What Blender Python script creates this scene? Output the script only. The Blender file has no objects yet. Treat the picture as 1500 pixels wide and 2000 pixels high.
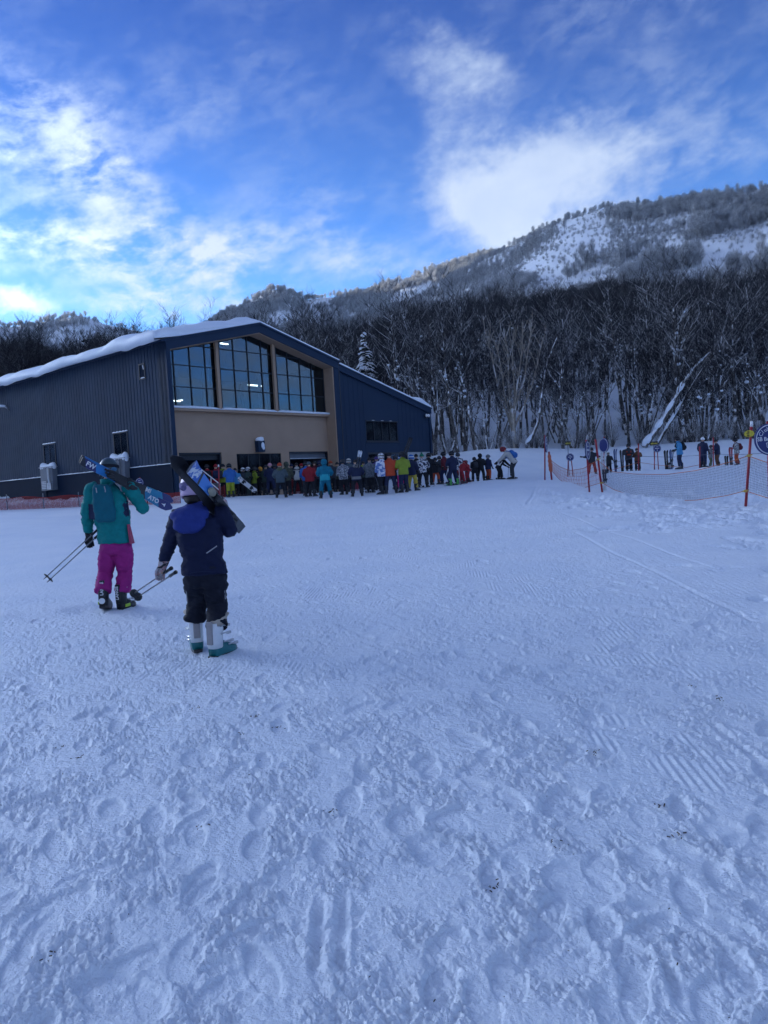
import bpy, bmesh, math, random
import numpy as np
from mathutils import Vector, Matrix, Euler, Quaternion

SC = bpy.context.scene
COL = SC.collection
rng = np.random.default_rng(7)
random.seed(7)
R = math.radians
PI = math.pi

# ------------------------------------------------------------------ camera
FPX, ROLL, PITCH = 1460.0, R(3.4), R(-2.31)
CAM = np.array([0.0, 0.0, 1.6])
cam = bpy.data.cameras.new('camera')
cam.sensor_fit = 'VERTICAL'
cam.sensor_height = 36.0
cam.sensor_width = 27.0
cam.lens = FPX / 2000.0 * 36.0
cam.clip_start = 0.05
cam.clip_end = 20000
camo = bpy.data.objects.new('camera', cam)
COL.objects.link(camo)
camo.matrix_world = (Matrix.Translation(CAM) @ Matrix.Rotation(PI / 2 + PITCH, 4, 'X') @ Matrix.Rotation(-ROLL, 4, 'Z'))
SC.camera = camo
SC.cycles.adaptive_threshold = 0.004

# ------------------------------------------------------------------ world, sun, exposure
SUN_AZ, SUN_EL = R(-59), R(10.0)
SKY_STRENGTH = 0.10
world = bpy.data.worlds.new('World')
SC.world = world
world.use_nodes = True
sun = bpy.data.lights.new('sun', 'SUN')
sun.energy = 3.0
sun.angle = R(0.55)
sun.color = (1.0, 0.93, 0.82)
suno = bpy.data.objects.new('sun', sun)
COL.objects.link(suno)
sdir = Vector((math.sin(SUN_AZ) * math.cos(SUN_EL), math.cos(SUN_AZ) * math.cos(SUN_EL), math.sin(SUN_EL)))
suno.rotation_euler = sdir.to_track_quat('Z', 'Y').to_euler()
suno.location = sdir * 400
SC.view_settings.view_transform = 'Standard'
SC.view_settings.look = 'None'
SC.view_settings.exposure = 2.18
SC.view_settings.gamma = 1.0
SC.view_settings.use_curve_mapping = False


def rays(px, py):
    u = (px - 750) / FPX
    v = -(py - 1000) / FPX
    c, s = math.cos(ROLL), math.sin(ROLL)
    u0, v0 = c * u + s * v, -s * u + c * v
    cp, sp = math.cos(PITCH), math.sin(PITCH)
    return np.array([u0, cp - sp * v0, sp + cp * v0])


def P(px, py, depth):
    """point at forward distance depth that the photograph shows at pixel (px, py)"""
    d = rays(px, py)
    return CAM + d * depth / d[1]


def azel(px, py):
    d = rays(px, py)
    return math.atan2(d[0], d[1]), math.atan2(d[2], math.hypot(d[0], d[1]))


class NT:
    """small helper to write node trees"""
    def __init__(self, tree):
        self.t = tree
        self.n = tree.nodes
        self.l = tree.links

    def add(self, typ, **kw):
        nd = self.n.new(typ)
        for k, v in kw.items():
            setattr(nd, k, v)
        return nd

    def put(self, sock, v):
        if isinstance(v, bpy.types.NodeSocket):
            self.l.new(v, sock)
        elif v is not None:
            sock.default_value = v

    def math(self, op, a, b=None, c=None, clamp=False):
        nd = self.n.new('ShaderNodeMath')
        nd.operation = op
        nd.use_clamp = clamp
        self.put(nd.inputs[0], a)
        if b is not None:
            self.put(nd.inputs[1], b)
        if c is not None:
            self.put(nd.inputs[2], c)
        return nd.outputs[0]

    def mapr(self, v, a, b, c=0.0, d=1.0, smooth=True):
        nd = self.n.new('ShaderNodeMapRange')
        nd.interpolation_type = 'SMOOTHSTEP' if smooth else 'LINEAR'
        self.put(nd.inputs['Value'], v)
        for k, x in (('From Min', a), ('From Max', b), ('To Min', c), ('To Max', d)):
            self.put(nd.inputs[k], x)
        return nd.outputs['Result']

    def mix(self, f, a, b, mode='MIX'):
        nd = self.n.new('ShaderNodeMix')
        nd.data_type = 'RGBA'
        nd.blend_type = mode
        self.put(nd.inputs['Factor'], f)
        self.put(nd.inputs[6], a)
        self.put(nd.inputs[7], b)
        return nd.outputs[2]

    def noise(self, vec, scale, detail=4, rough=0.55, dist=0.0, dims='3D', w=None):
        nd = self.n.new('ShaderNodeTexNoise')
        nd.noise_dimensions = dims
        if vec is not None:
            self.l.new(vec, nd.inputs['Vector'])
        nd.inputs['Scale'].default_value = scale
        nd.inputs['Detail'].default_value = detail
        nd.inputs['Roughness'].default_value = rough
        nd.inputs['Distortion'].default_value = dist
        if w is not None:
            nd.inputs['W'].default_value = w
        return nd.outputs['Fac']

    def vmath(self, op, a, b=None):
        nd = self.n.new('ShaderNodeVectorMath')
        nd.operation = op
        self.put(nd.inputs[0], a)
        if b is not None:
            self.put(nd.inputs[1], b)
        return nd.outputs[0]

    def comb(self, x, y, z):
        nd = self.n.new('ShaderNodeCombineXYZ')
        for i, v in enumerate((x, y, z)):
            self.put(nd.inputs[i], v)
        return nd.outputs[0]


def build_world():
    w = NT(world.node_tree)
    w.n.clear()
    sky = w.add('ShaderNodeTexSky', sky_type='NISHITA')
    sky.sun_disc = False
    sky.sun_elevation = SUN_EL
    sky.sun_rotation = SUN_AZ
    sky.altitude = 600
    sky.air_density = 1.0
    sky.dust_density = 1.3
    sky.ozone_density = 4.0
    tc = w.add('ShaderNodeTexCoord')
    sep = w.add('ShaderNodeSeparateXYZ')
    w.l.new(tc.outputs['Generated'], sep.inputs[0])
    x, y, z = sep.outputs
    az = w.math('ARCTAN2', x, y)
    el = w.math('ARCSINE', z)
    # clouds: soft banks and streaks drawn out along the wind
    ang = w.comb(w.math('ADD', w.math('MULTIPLY', az, 5.0), w.math('MULTIPLY', el, 2.4)), w.math('SUBTRACT', w.math('MULTIPLY', el, 10.0), w.math('MULTIPLY', az, 2.6)), 0.0)
    n_wisp = w.noise(ang, 1.9, 10, 0.63, 0.25)
    n_fine = w.noise(ang, 5.5, 9, 0.66, 0.2)
    n_big = w.noise(tc.outputs['Generated'], 4.5, 8, 0.56, 0.15)
    dirn = w.noise(tc.outputs['Generated'], 8.0, 9, 0.62, 0.1)
    dir2 = w.noise(w.vmath('ADD', tc.outputs['Generated'], (3.1, 1.7, 0.4)), 8.0, 9, 0.62, 0.1)
    # warped angles so that the banks have ragged edges
    azw = w.math('ADD', az, w.math('MULTIPLY', w.math('SUBTRACT', dirn, 0.5), 0.20))
    elw = w.math('ADD', el, w.math('MULTIPLY', w.math('SUBTRACT', dir2, 0.5), 0.17))

    def bank(px, py, sx, sy, amp, tilt=0.0):
        a, e = azel(px, py)
        da = w.math('SUBTRACT', azw, a)
        de = w.math('SUBTRACT', elw, e)
        if tilt:
            de = w.math('ADD', de, w.math('MULTIPLY', da, tilt))
        q = w.math('ADD', w.math('POWER', w.math('DIVIDE', da, sx / FPX), 2.0), w.math('POWER', w.math('DIVIDE', de, sy / FPX), 2.0))
        return w.math('MULTIPLY', w.math('EXPONENT', w.math('MULTIPLY', q, -1.0)), amp)

    banks = None
    for b in CLOUD_BANKS:
        v = bank(*b)
        banks = v if banks is None else w.math('ADD', banks, v)
    wis = None
    for b in WISP_BANKS:
        v = bank(*b)
        wis = v if wis is None else w.math('ADD', wis, v)
    # the same broken cloud all round the sky outside the frame
    rest = w.mapr(w.math('ABSOLUTE', az), 0.5, 0.9, 0.0, 0.70)
    tex = w.mapr(n_big, 0.32, 0.68)
    texw = w.mapr(w.math('ADD', w.math('MULTIPLY', n_wisp, 0.62), w.math('MULTIPLY', n_fine, 0.38)), 0.38, 0.64)
    ragged = w.math('ADD', w.math('MULTIPLY', w.math('SUBTRACT', n_big, 0.5), 1.0), w.math('MULTIPLY', w.math('SUBTRACT', n_fine, 0.5), 0.55))
    thick = w.math('MULTIPLY', w.mapr(w.math('ADD', banks, w.math('MULTIPLY', ragged, w.mapr(banks, 0.02, 0.3))), 0.12, 0.95), w.math('MULTIPLY_ADD', tex, 0.22, 0.66))
    thin = w.math('MULTIPLY', w.math('ADD', wis, rest), texw)
    veil = w.math('MULTIPLY', w.mapr(n_wisp, 0.45, 0.75), 0.09)
    cov = w.math('ADD', w.math('ADD', thick, thin), veil)
    cov = w.math('MINIMUM', cov, 0.93)
    cov = w.math('MULTIPLY', cov, w.mapr(z, -0.02, 0.03))
    cloud = w.mix(w.mapr(el, 0.12, 0.6), CLOUD_LOW, CLOUD_HIGH)
    tint = w.mix(w.mapr(el, 0.0, 0.62), SKY_LOW, SKY_UP)
    skyc = w.mix(1.0, sky.outputs[0], tint, 'MULTIPLY')
    # thin cloud scatters forward: it brightens towards the hidden sun
    dv = w.n.new('ShaderNodeVectorMath')
    dv.operation = 'DOT_PRODUCT'
    w.l.new(tc.outputs['Generated'], dv.inputs[0])
    dv.inputs[1].default_value = tuple(sdir)
    th = w.math('ARCCOSINE', w.math('MINIMUM', dv.outputs['Value'], 0.99999))
    glow = w.math('ADD', 1.0, w.math('MULTIPLY', w.math('EXPONENT', w.math('MULTIPLY', w.math('POWER', w.math('DIVIDE', th, 0.30), 2.0), -1.0)), 48.0))
    gl = w.n.new('ShaderNodeVectorMath')
    gl.operation = 'SCALE'
    w.l.new(cloud, gl.inputs[0])
    w.l.new(glow, gl.inputs['Scale'])
    col = w.mix(cov, skyc, gl.outputs[0])
    bg = w.add('ShaderNodeBackground')
    w.l.new(col, bg.inputs['Color'])
    bg.inputs['Strength'].default_value = SKY_STRENGTH
    out = w.add('ShaderNodeOutputWorld')
    w.l.new(bg.outputs[0], out.inputs[0])


CLOUD_LOW = (1.85, 2.05, 2.3, 1)
CLOUD_HIGH = (1.4, 1.72, 2.25, 1)
SKY_LOW = (0.45, 0.69, 0.93, 1)
SKY_UP = (0.066, 0.180, 0.44, 1)
#        px    py   half-width  half-height  cover  tilt
CLOUD_BANKS = [(1085, 335, 185, 88, 0.98, 0.0), (990, 425, 100, 70, 0.85, 0.0), (905, 125, 135, 62, 0.50, 0.0),
               (835, 265, 65, 100, 0.17, 0.0), (40, 618, 75, 36, 0.75, 0.0)]
WISP_BANKS = [(50, 255, 190, 85, 0.42, 0.3), (210, 345, 150, 70, 0.80, 0.35), (60, 465, 170, 46, 0.55, 0.1), (330, 500, 190, 50, 1.0, 0.05),
              (310, 595, 110, 24, 1.0, 0.0), (720, 520, 110, 40, 0.6, 0.0), (300, 190, 120, 60, 0.25, 0.0), (620, 400, 160, 60, 0.25, 0.0),
              (500, 130, 160, 90, 0.15, 0.0), (1330, 150, 150, 80, 0.22, 0.0), (1420, 290, 140, 80, 0.25, 0.0), (420, 560, 130, 26, 0.65, 0.1),
              (1200, 10, 240, 30, 0.2, 0.0), (560, 480, 200, 22, 0.35, 0.0)]
build_world()


# ------------------------------------------------------------------ small library
def tag(o, label=None, category=None, group=None, kind=None):
    if label:
        o['label'] = label
    if category:
        o['category'] = category
    if group:
        o['group'] = group
    if kind:
        o['kind'] = kind
    return o


def thing(name, label, category, loc=(0, 0, 0), rotz=0.0, group=None):
    o = bpy.data.objects.new(name, None)
    o.empty_display_size = 0.2
    COL.objects.link(o)
    o.location = loc
    o.rotation_euler = (0, 0, rotz)
    return tag(o, label, category, group)


def link(name, me, mat=None, parent=None):
    o = bpy.data.objects.new(name, me)
    COL.objects.link(o)
    if mat is not None:
        for m in (mat if isinstance(mat, (list, tuple)) else [mat]):
            me.materials.append(m)
    if parent is not None:
        o.parent = parent
    return o


def mesh_np(name, verts, faces, smooth=True, mats=None):
    """verts (n,3), faces (m,k) of one size k, or a list of lists"""
    me = bpy.data.meshes.new(name)
    if isinstance(faces, np.ndarray):
        verts = np.asarray(verts, dtype=np.float32)
        m, k = faces.shape
        me.vertices.add(len(verts))
        me.vertices.foreach_set('co', verts.ravel())
        me.loops.add(m * k)
        me.loops.foreach_set('vertex_index', faces.astype(np.int32).ravel())
        me.polygons.add(m)
        me.polygons.foreach_set('loop_start', np.arange(0, m * k, k, dtype=np.int32))
        me.update(calc_edges=True)
        if mats is not None:
            me.polygons.foreach_set('material_index', np.asarray(mats, dtype=np.int32))
    else:
        me.from_pydata([tuple(v) for v in verts], [], faces)
        me.update()
        if mats is not None:
            me.polygons.foreach_set('material_index', mats)
    if smooth:
        me.polygons.foreach_set('use_smooth', np.ones(len(me.polygons), dtype=bool))
    return me


class MB:
    """mesh builder: primitives gathered into one mesh"""
    def __init__(self):
        self.v, self.f, self.m = [], [], []
        self.mi = 0

    def raw(self, vs, fs):
        n = len(self.v)
        self.v += [tuple(map(float, p)) for p in vs]
        self.f += [[i + n for i in f] for f in fs]
        self.m += [self.mi] * len(fs)
        return self

    def box(self, lo, hi, M=None):
        (a, b, c), (d, e, f) = lo, hi
        vs = [(a, b, c), (d, b, c), (d, e, c), (a, e, c), (a, b, f), (d, b, f), (d, e, f), (a, e, f)]
        if M is not None:
            vs = [M @ Vector(p) for p in vs]
        return self.raw(vs, [[0, 3, 2, 1], [4, 5, 6, 7], [0, 1, 5, 4], [1, 2, 6, 5], [2, 3, 7, 6], [3, 0, 4, 7]])

    def tube(self, pts, rad, n=8, cap=True, squash=None):
        """tube along pts with a radius (or one per point)"""
        pts = [Vector(p) for p in pts]
        k = len(pts)
        rr = rad if isinstance(rad, (list, tuple, np.ndarray)) else [rad] * k
        vs, fs = [], []
        up = None
        for i, p in enumerate(pts):
            t = (pts[min(i + 1, k - 1)] - pts[max(i - 1, 0)])
            if t.length < 1e-9:
                t = Vector((0, 0, 1))
            t.normalize()
            if up is None:
                a = Vector((0, 0, 1)) if abs(t.z) < 0.9 else Vector((1, 0, 0))
                up = t.cross(a).normalized()
            else:
                up = (up - t * up.dot(t))
                up = up.normalized() if up.length > 1e-6 else t.orthogonal().normalized()
            w = t.cross(up)
            for j in range(n):
                q = 2 * PI * j / n
                sx, sy = squash if squash else (1, 1)
                vs.append(p + (up * math.cos(q) * sx + w * math.sin(q) * sy) * rr[i])
        for i in range(k - 1):
            for j in range(n):
                fs.append([i * n + j, i * n + (j + 1) % n, (i + 1) * n + (j + 1) % n, (i + 1) * n + j])
        if cap:
            fs.append(list(range(n))[::-1])
            fs.append([(k - 1) * n + j for j in range(n)])
        return self.raw(vs, fs)

    def loft(self, rings, cap=True):
        """rings: lists of points, all of one length"""
        n = len(rings[0])
        vs = [p for r in rings for p in r]
        fs = []
        for i in range(len(rings) - 1):
            for j in range(n):
                fs.append([i * n + j, i * n + (j + 1) % n, (i + 1) * n + (j + 1) % n, (i + 1) * n + j])
        if cap:
            fs.append(list(range(n))[::-1])
            fs.append([(len(rings) - 1) * n + j for j in range(n)])
        return self.raw(vs, fs)

    def ell(self, c, r, seg=12, ring=8, M=None):
        """ellipsoid"""
        vs, fs = [], []
        M = M or Matrix()
        for i in range(ring + 1):
            th = PI * i / ring
            for j in range(seg):
                ph = 2 * PI * j / seg
                v = M @ Vector((r[0] * math.sin(th) * math.cos(ph), r[1] * math.sin(th) * math.sin(ph), r[2] * math.cos(th)))
                vs.append(v + Vector(c))
        for i in range(ring):
            for j in range(seg):
                a, b = i * seg + j, i * seg + (j + 1) % seg
                if i == 0:
                    fs.append([a, a + seg, b + seg])
                elif i == ring - 1:
                    fs.append([a, a + seg, b])
                else:
                    fs.append([a, a + seg, b + seg, b])
        return self.raw(vs, fs)

    def prism(self, poly, lo, hi, axis=1, M=None):
        """closed 2-D polygon (a, b) pushed along an axis from lo to hi"""
        def pt(a, b, c):
            q = {0: (c, a, b), 1: (a, c, b), 2: (a, b, c)}[axis]
            return M @ Vector(q) if M is not None else q
        n = len(poly)
        vs = [pt(a, b, lo) for a, b in poly] + [pt(a, b, hi) for a, b in poly]
        fs = [list(range(n))[::-1], list(range(n, 2 * n))]
        fs += [[i, (i + 1) % n, n + (i + 1) % n, n + i] for i in range(n)]
        return self.raw(vs, fs)

    def mesh(self, name, smooth=False, fix=True):
        me = bpy.data.meshes.new(name)
        me.from_pydata(self.v, [], self.f)
        me.polygons.foreach_set('material_index', self.m)
        if fix:
            bm = bmesh.new()
            bm.from_mesh(me)
            bmesh.ops.recalc_face_normals(bm, faces=bm.faces)
            bm.to_mesh(me)
            bm.free()
        if smooth:
            me.polygons.foreach_set('use_smooth', np.ones(len(me.polygons), dtype=bool))
        me.update()
        return me

    def build(self, name, mat=None, parent=None, smooth=False, label=None, bevel=0.0):
        o = link(name, self.mesh(name, smooth), mat, parent)
        if bevel:
            b = o.modifiers.new('bevel', 'BEVEL')
            b.width = bevel
            b.segments = 2
            b.limit_method = 'ANGLE'
        if label:
            o['label'] = label
        return o


# ------------------------------------------------------------------ numpy noise
def _hash(ix, iy, seed):
    h = (ix * 374761393 + iy * 668265263 + seed * 1442695041) & 0xFFFFFFFF
    h = ((h ^ (h >> 13)) * 1274126177) & 0xFFFFFFFF
    h = (h ^ (h >> 16)) & 0xFFFFFFFF
    return h


def perlin(x, y, seed=0):
    x0 = np.floor(x).astype(np.int64)
    y0 = np.floor(y).astype(np.int64)
    fx, fy = x - x0, y - y0
    u = fx * fx * fx * (fx * (fx * 6 - 15) + 10)
    v = fy * fy * fy * (fy * (fy * 6 - 15) + 10)

    def g(ix, iy, dx, dy):
        a = _hash(ix, iy, seed) * (2 * PI / 4294967296.0)
        return np.cos(a) * dx + np.sin(a) * dy
    n00, n10 = g(x0, y0, fx, fy), g(x0 + 1, y0, fx - 1, fy)
    n01, n11 = g(x0, y0 + 1, fx, fy - 1), g(x0 + 1, y0 + 1, fx - 1, fy - 1)
    a = n00 + u * (n10 - n00)
    b = n01 + u * (n11 - n01)
    return (a + v * (b - a)) * 1.5


def fbm(x, y, octaves=4, gain=0.5, seed=0):
    s = np.zeros_like(x)
    amp, f = 1.0, 1.0
    for i in range(octaves):
        s += amp * perlin(x * f + 17.3 * i, y * f - 9.1 * i, seed + i)
        amp *= gain
        f *= 2.03
    return s


def sstep(a, b, x):
    t = np.clip((np.asarray(x, dtype=float) - a) / (b - a), 0, 1)
    return t * t * (3 - 2 * t)


# ------------------------------------------------------------------ materials
MATS = {}


def mat(name, color=(0.5, 0.5, 0.5), rough=0.6, metal=0.0, var=0.06, scale=8.0, bump=0.0, bscale=40.0, spec=0.4, emit=None, coords='Object'):
    """a plain material with procedural variation in tone and a fine relief"""
    if name in MATS:
        return MATS[name]
    m = bpy.data.materials.new(name)
    m.use_nodes = True
    t = NT(m.node_tree)
    b = t.n['Principled BSDF']
    tc = t.add('ShaderNodeTexCoord')
    n = t.noise(tc.outputs[coords], scale, 4, 0.6)
    k = t.mapr(n, 0.25, 0.75, 1.0 - var * 1.6, 1.0 + var * 1.6, smooth=False)
    hsv = t.add('ShaderNodeHueSaturation')
    hsv.inputs['Color'].default_value = (*color[:3], 1)
    t.l.new(k, hsv.inputs['Value'])
    t.l.new(hsv.outputs[0], b.inputs['Base Color'])
    b.inputs['Roughness'].default_value = rough
    b.inputs['Metallic'].default_value = metal
    b.inputs['Specular IOR Level'].default_value = spec
    if bump:
        bp = t.add('ShaderNodeBump')
        bp.inputs['Strength'].default_value = min(1.0, bump)
        bp.inputs['Distance'].default_value = 0.01
        t.l.new(t.noise(tc.outputs[coords], bscale, 3, 0.6), bp.inputs['Height'])
        t.l.new(bp.outputs[0], b.inputs['Normal'])
    if emit:
        b.inputs['Emission Color'].default_value = (*color[:3], 1)
        b.inputs['Emission Strength'].default_value = emit
    MATS[name] = m
    return m


def snow_material():
    m = bpy.data.materials.new('snow')
    m.use_nodes = True
    t = NT(m.node_tree)
    b = t.n['Principled BSDF']
    g = t.add('ShaderNodeNewGeometry')
    n1 = t.noise(g.outputs['Position'], 0.7, 5, 0.6)
    c = t.mix(t.mapr(n1, 0.3, 0.7), (0.74, 0.80, 0.875, 1), (0.81, 0.855, 0.91, 1))
    t.l.new(c, b.inputs['Base Color'])
    b.inputs['Roughness'].default_value = 0.5
    b.inputs['Specular IOR Level'].default_value = 0.45
    bp = t.add('ShaderNodeBump')
    bp.inputs['Strength'].default_value = 0.9
    bp.inputs['Distance'].default_value = 0.016
    h = t.math('ADD', t.noise(g.outputs['Position'], 55, 5, 0.65), t.math('MULTIPLY', t.noise(g.outputs['Position'], 16, 4, 0.6), 1.6))
    t.l.new(h, bp.inputs['Height'])
    t.l.new(bp.outputs[0], b.inputs['Normal'])
    MATS['snow'] = m
    return m


SNOW = snow_material()
# ================================================================== terrain
def H(x, y, detail=False):
    """height of the snow at (x, y): a gentle rise to the lift, a bank, then the wooded hillside"""
    x = np.asarray(x, dtype=float)
    y = np.asarray(y, dtype=float)
    yc = np.clip(y, -30, 40)
    h = np.where(yc > 0, 0.010 * yc + 0.00046 * yc * yc, 0.010 * yc)
    h = h - 0.06 * sstep(36, 44, y)
    h = h + 0.045 * np.maximum(0, -x - 4) * sstep(12, 32, y) * (1 - 0.75 * sstep(33, 46, y))
    h = h + (0.09 + 0.15 * sstep(-3, 9, x)) * sstep(29, 36, y)
    # the bank behind the beginners' area, then the hillside under the trees
    edge = 47 + 2.0 * perlin(x * 0.09 + 3, y * 0 + 1.7, 5)
    h = h + 2.0 * sstep(edge, edge + 13, y) + 0.5 * np.exp(-((x - 9.5) / 6.0) ** 2 - ((y - 57) / 5.0) ** 2)
    hill = np.clip(y - 58, 0, 170)
    h = h + 0.235 * hill * sstep(58, 85, y) * (0.78 + 0.22 * sstep(-25, 45, x))
    h = h + 0.7 * fbm(x * 0.035, y * 0.035, 3, 0.5, 11) * sstep(50, 90, y)
    # soft piled snow by the fence and along the lane
    h = h + 0.10 * fbm(x * 0.28, y * 0.28, 3, 0.5, 3) * sstep(14, 24, y) * (1 - sstep(50, 60, y)) * sstep(3.0, 9.0, x)
    h = h + 0.025 * fbm(x * 0.22, y * 0.22, 2, 0.5, 21)
    return h


def hz(x, y):
    return float(H(np.array([x]), np.array([y]))[0])


_T = 1.0 * 1.0035 ** np.arange(1500)


def ground_point(px, py):
    """where the ray through a pixel meets the snow"""
    d = rays(px, py)
    d = d / d[1]
    Q = CAM[None] + d[None] * _T[:, None]
    below = np.nonzero(Q[:, 2] < H(Q[:, 0], Q[:, 1]))[0]
    return Q[below[0]] if len(below) else Q[-1]


def build_ground():
    dense = 1000
    A = R(30.5)
    ang = np.concatenate([np.linspace(-PI, -A, 60, endpoint=False), np.linspace(-A, A, dense, endpoint=False), np.linspace(A, PI, 60, endpoint=False)])
    rad = np.concatenate([[0.35, 0.8, 1.2, 1.5], 1.0 / np.linspace(1 / 1.7, 1 / 9.0, 620, endpoint=False), 1.0 / np.linspace(1 / 9.0, 1 / 46.0, 250, endpoint=False), 46 * (240 / 46.0) ** (np.arange(90) / 90.0), [240, 300, 500, 1000, 2500]])
    aa, rr = np.meshgrid(ang, rad, indexing='ij')
    X, Y = rr * np.sin(aa), rr * np.cos(aa)
    Z = H(X, Y)
    far = np.clip((rr - 240) / 300, 0, 1)
    Z = Z * (1 - far)
    near = rr < 47
    x, y = X[near], Y[near]
    d = snow_detail(x, y, rr[near], aa[near], near, ang, rad)
    Z[near] += d
    na, nn = len(ang), len(rad)
    V = np.stack([X, Y, Z], -1).reshape(-1, 3)
    idx = np.arange(na * nn).reshape(na, nn)
    nx = np.roll(idx, -1, axis=0)
    F = np.stack([idx[:, :-1], idx[:, 1:], nx[:, 1:], nx[:, :-1]], -1).reshape(-1, 4)
    # close the middle
    c = len(V)
    V = np.vstack([V, [[0, 0, hz(0, 0)]]])
    ring = idx[:, 0]
    me = mesh_np('snow_ground', V, F)
    o = link('snow_ground', me, SNOW)
    tag(o, kind='structure')
    bm_v = [tuple(V[i]) for i in ring] + [tuple(V[c])]
    k = len(ring)
    cap = mesh_np('snow_underfoot', bm_v, [[i, (i + 1) % k, k] for i in range(k)])
    tag(link('snow_underfoot', cap, SNOW), kind='structure')
    return o


def snow_detail(x, y, r, a, near, ang, rad):
    """trodden snow: boot hollows, clods, combed groomer ribs, ski tracks"""
    # zones
    gx0, gy0 = LANE_A
    gx1, gy1 = LANE_B
    # signed distance to the line that parts the trodden lane from the combed piste on the right
    dx, dy = gx1 - gx0, gy1 - gy0
    L = math.hypot(dx, dy)
    side = ((x - gx0) * dy - (y - gy0) * dx) / L          # > 0 on the right
    piste = sstep(-0.10, 0.35, side + 0.25 * perlin(x * 0.8, y * 0.8, 77))
    leftcalm = sstep(10, 16, y) * sstep(-0.5, -4.0, x + 0.25 * y - 1.5)
    trod = (1 - 0.85 * piste) * (1 - 0.7 * leftcalm)
    fine = np.clip(1.4 - r / 30.0, 0.35, 1.0)
    trod = trod * np.clip(1.16 - r / 16.0, 0.32, 1.0) * 0.43
    # clods: ridged noise, drawn out along the way people walk
    qx, qy = x * 0.92 + y * 0.38, -x * 0.38 + y * 0.92
    n1 = 1 - np.abs(fbm(qx * 2.6, qy * 1.6, 3, 0.55, 31)) * 1.7
    n2 = fbm(qx * 7.5, qy * 5.0, 3, 0.6, 41)
    n3 = fbm(x * 24, y * 20, 2, 0.6, 51)
    rough = sstep(-0.40, 0.35, fbm(qx * 3.2 + 5, qy * 2.2, 3, 0.6, 131))
    n4 = fbm(qx * 19, qy * 14, 4, 0.70, 141)
    clod = sstep(0.02, 0.5, fbm(qx * 15 + 9, qy * 11, 3, 0.6, 151))
    grit = np.maximum(0, fbm(x * 34, y * 30, 2, 0.6, 171))
    h = trod * (0.004 * n1 + 0.006 * n2 + (0.20 + 0.80 * rough) * (0.026 * n4 + 0.008 * n3 * fine + 0.020 * clod + 0.010 * grit * fine))
    # scrapes and edge cuts, long and thin
    h -= trod * 0.020 * sstep(0.25, 0.42, fbm(qx * 11.0, qy * 1.3, 3, 0.5, 161)) * rough
    h += 0.0035 * fbm(x * 3, y * 2.0, 4, 0.55, 61)
    # wind-combed streaks on the left
    h += 0.006 * leftcalm * fbm(qx * 1.0, qy * 9.0, 3, 0.55, 63)
    # combed ribs: left in patches of the lane, whole on the piste
    dirx, diry = RIB_DIR
    cx = x * diry - y * dirx
    rib = np.sin(cx * 2 * PI / 0.047 + 0.6 * perlin(x * 2, y * 2, 71))
    patch = sstep(0.12, 0.40, fbm(x * 0.9 + 0.3 * y, y * 0.55, 2, 0.6, 81) - 0.9 * np.exp(-((x - 2.2) / 2.3) ** 2) * 0 + 0.30 * sstep(0.3, 2.2, x) - 0.42 + 0.10 * sstep(3, 9, y))
    patch = patch * (1 - piste) * (r < 14) * sstep(-0.15, 0.30, fbm(x * 3.4, y * 2.6, 3, 0.6, 83))
    h = h * (1 - 0.75 * patch)
    h += 0.006 * patch * rib
    h += 0.0028 * piste * np.sin(((x - gx0) * dy - (y - gy0) * dx) / L * 2 * PI / 0.075) * np.clip(1.3 - r / 14, 0, 1)
    # trodden patches that cross the piste
    pp = sstep(0.18, 0.42, fbm(x * 0.55, y * 0.40, 3, 0.6, 91)) * piste * (side < 4.5)
    h += pp * (-0.045 + 0.03 * n2)
    # rumpled, shovelled snow along the foot of the net
    h += 0.075 * fbm(x * 1.5, y * 1.3, 4, 0.6, 201) * sstep(5.0, 7.5, x) * sstep(14, 17, y) * (1 - sstep(27, 33, y))
    # long ski tracks
    for (tx0, ty0, tx1, ty1, w, dep) in TRACKS:
        ex, ey = tx1 - tx0, ty1 - ty0
        l = math.hypot(ex, ey)
        s = ((x - tx0) * ex + (y - ty0) * ey) / l
        dd = ((x - tx0) * ey - (y - ty0) * ex) / l + 0.02 * np.sin(s * 1.3)
        inside = sstep(0, 0.15, s) * (1 - sstep(l - 0.15, l, s))
        g = np.exp(-(dd / w) ** 4)
        h -= dep * g * inside
        h += 0.35 * dep * np.exp(-((np.abs(dd) - 1.6 * w) / (0.5 * w)) ** 2) * inside
    # boot prints pressed one over another
    full = np.zeros(near.shape)
    full[near] = h
    na = near.shape[0]
    ra = np.arange(near.shape[1])[rad < 46.5]
    g2 = np.random.default_rng(5)
    for i in range(480):
        rp = 1.9 * (26 / 1.9) ** (g2.random() ** 0.85)
        ap = g2.uniform(-R(32), R(32))
        px, py = rp * math.sin(ap), rp * math.cos(ap)
        sd = ((px - gx0) * dy - (py - gy0) * dx) / L
        if sd > -0.1 and g2.random() > 0.10:
            continue
        if px + 0.25 * py < 0.5 and py > 10 and g2.random() > 0.35:
            continue
        th = g2.normal(0.0, 0.55) + ap * 0.4
        ln, wd = g2.uniform(0.11, 0.16), g2.uniform(0.045, 0.065)
        dep = g2.uniform(0.006, 0.018)
        if g2.random() < 0.12:
            ln, wd, dep = ln * 1.25, wd * 1.9, dep * 1.2
        i0, i1 = np.searchsorted(ang, [ap - 0.36 / rp, ap + 0.36 / rp])
        j0, j1 = np.searchsorted(rad, [rp - 0.36, rp + 0.36])
        if i1 - i0 < 2 or j1 - j0 < 2:
            continue
        A, Rr = np.meshgrid(ang[i0:i1], rad[j0:j1], indexing='ij')
        ux, uy = Rr * np.sin(A) - px, Rr * np.cos(A) - py
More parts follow.
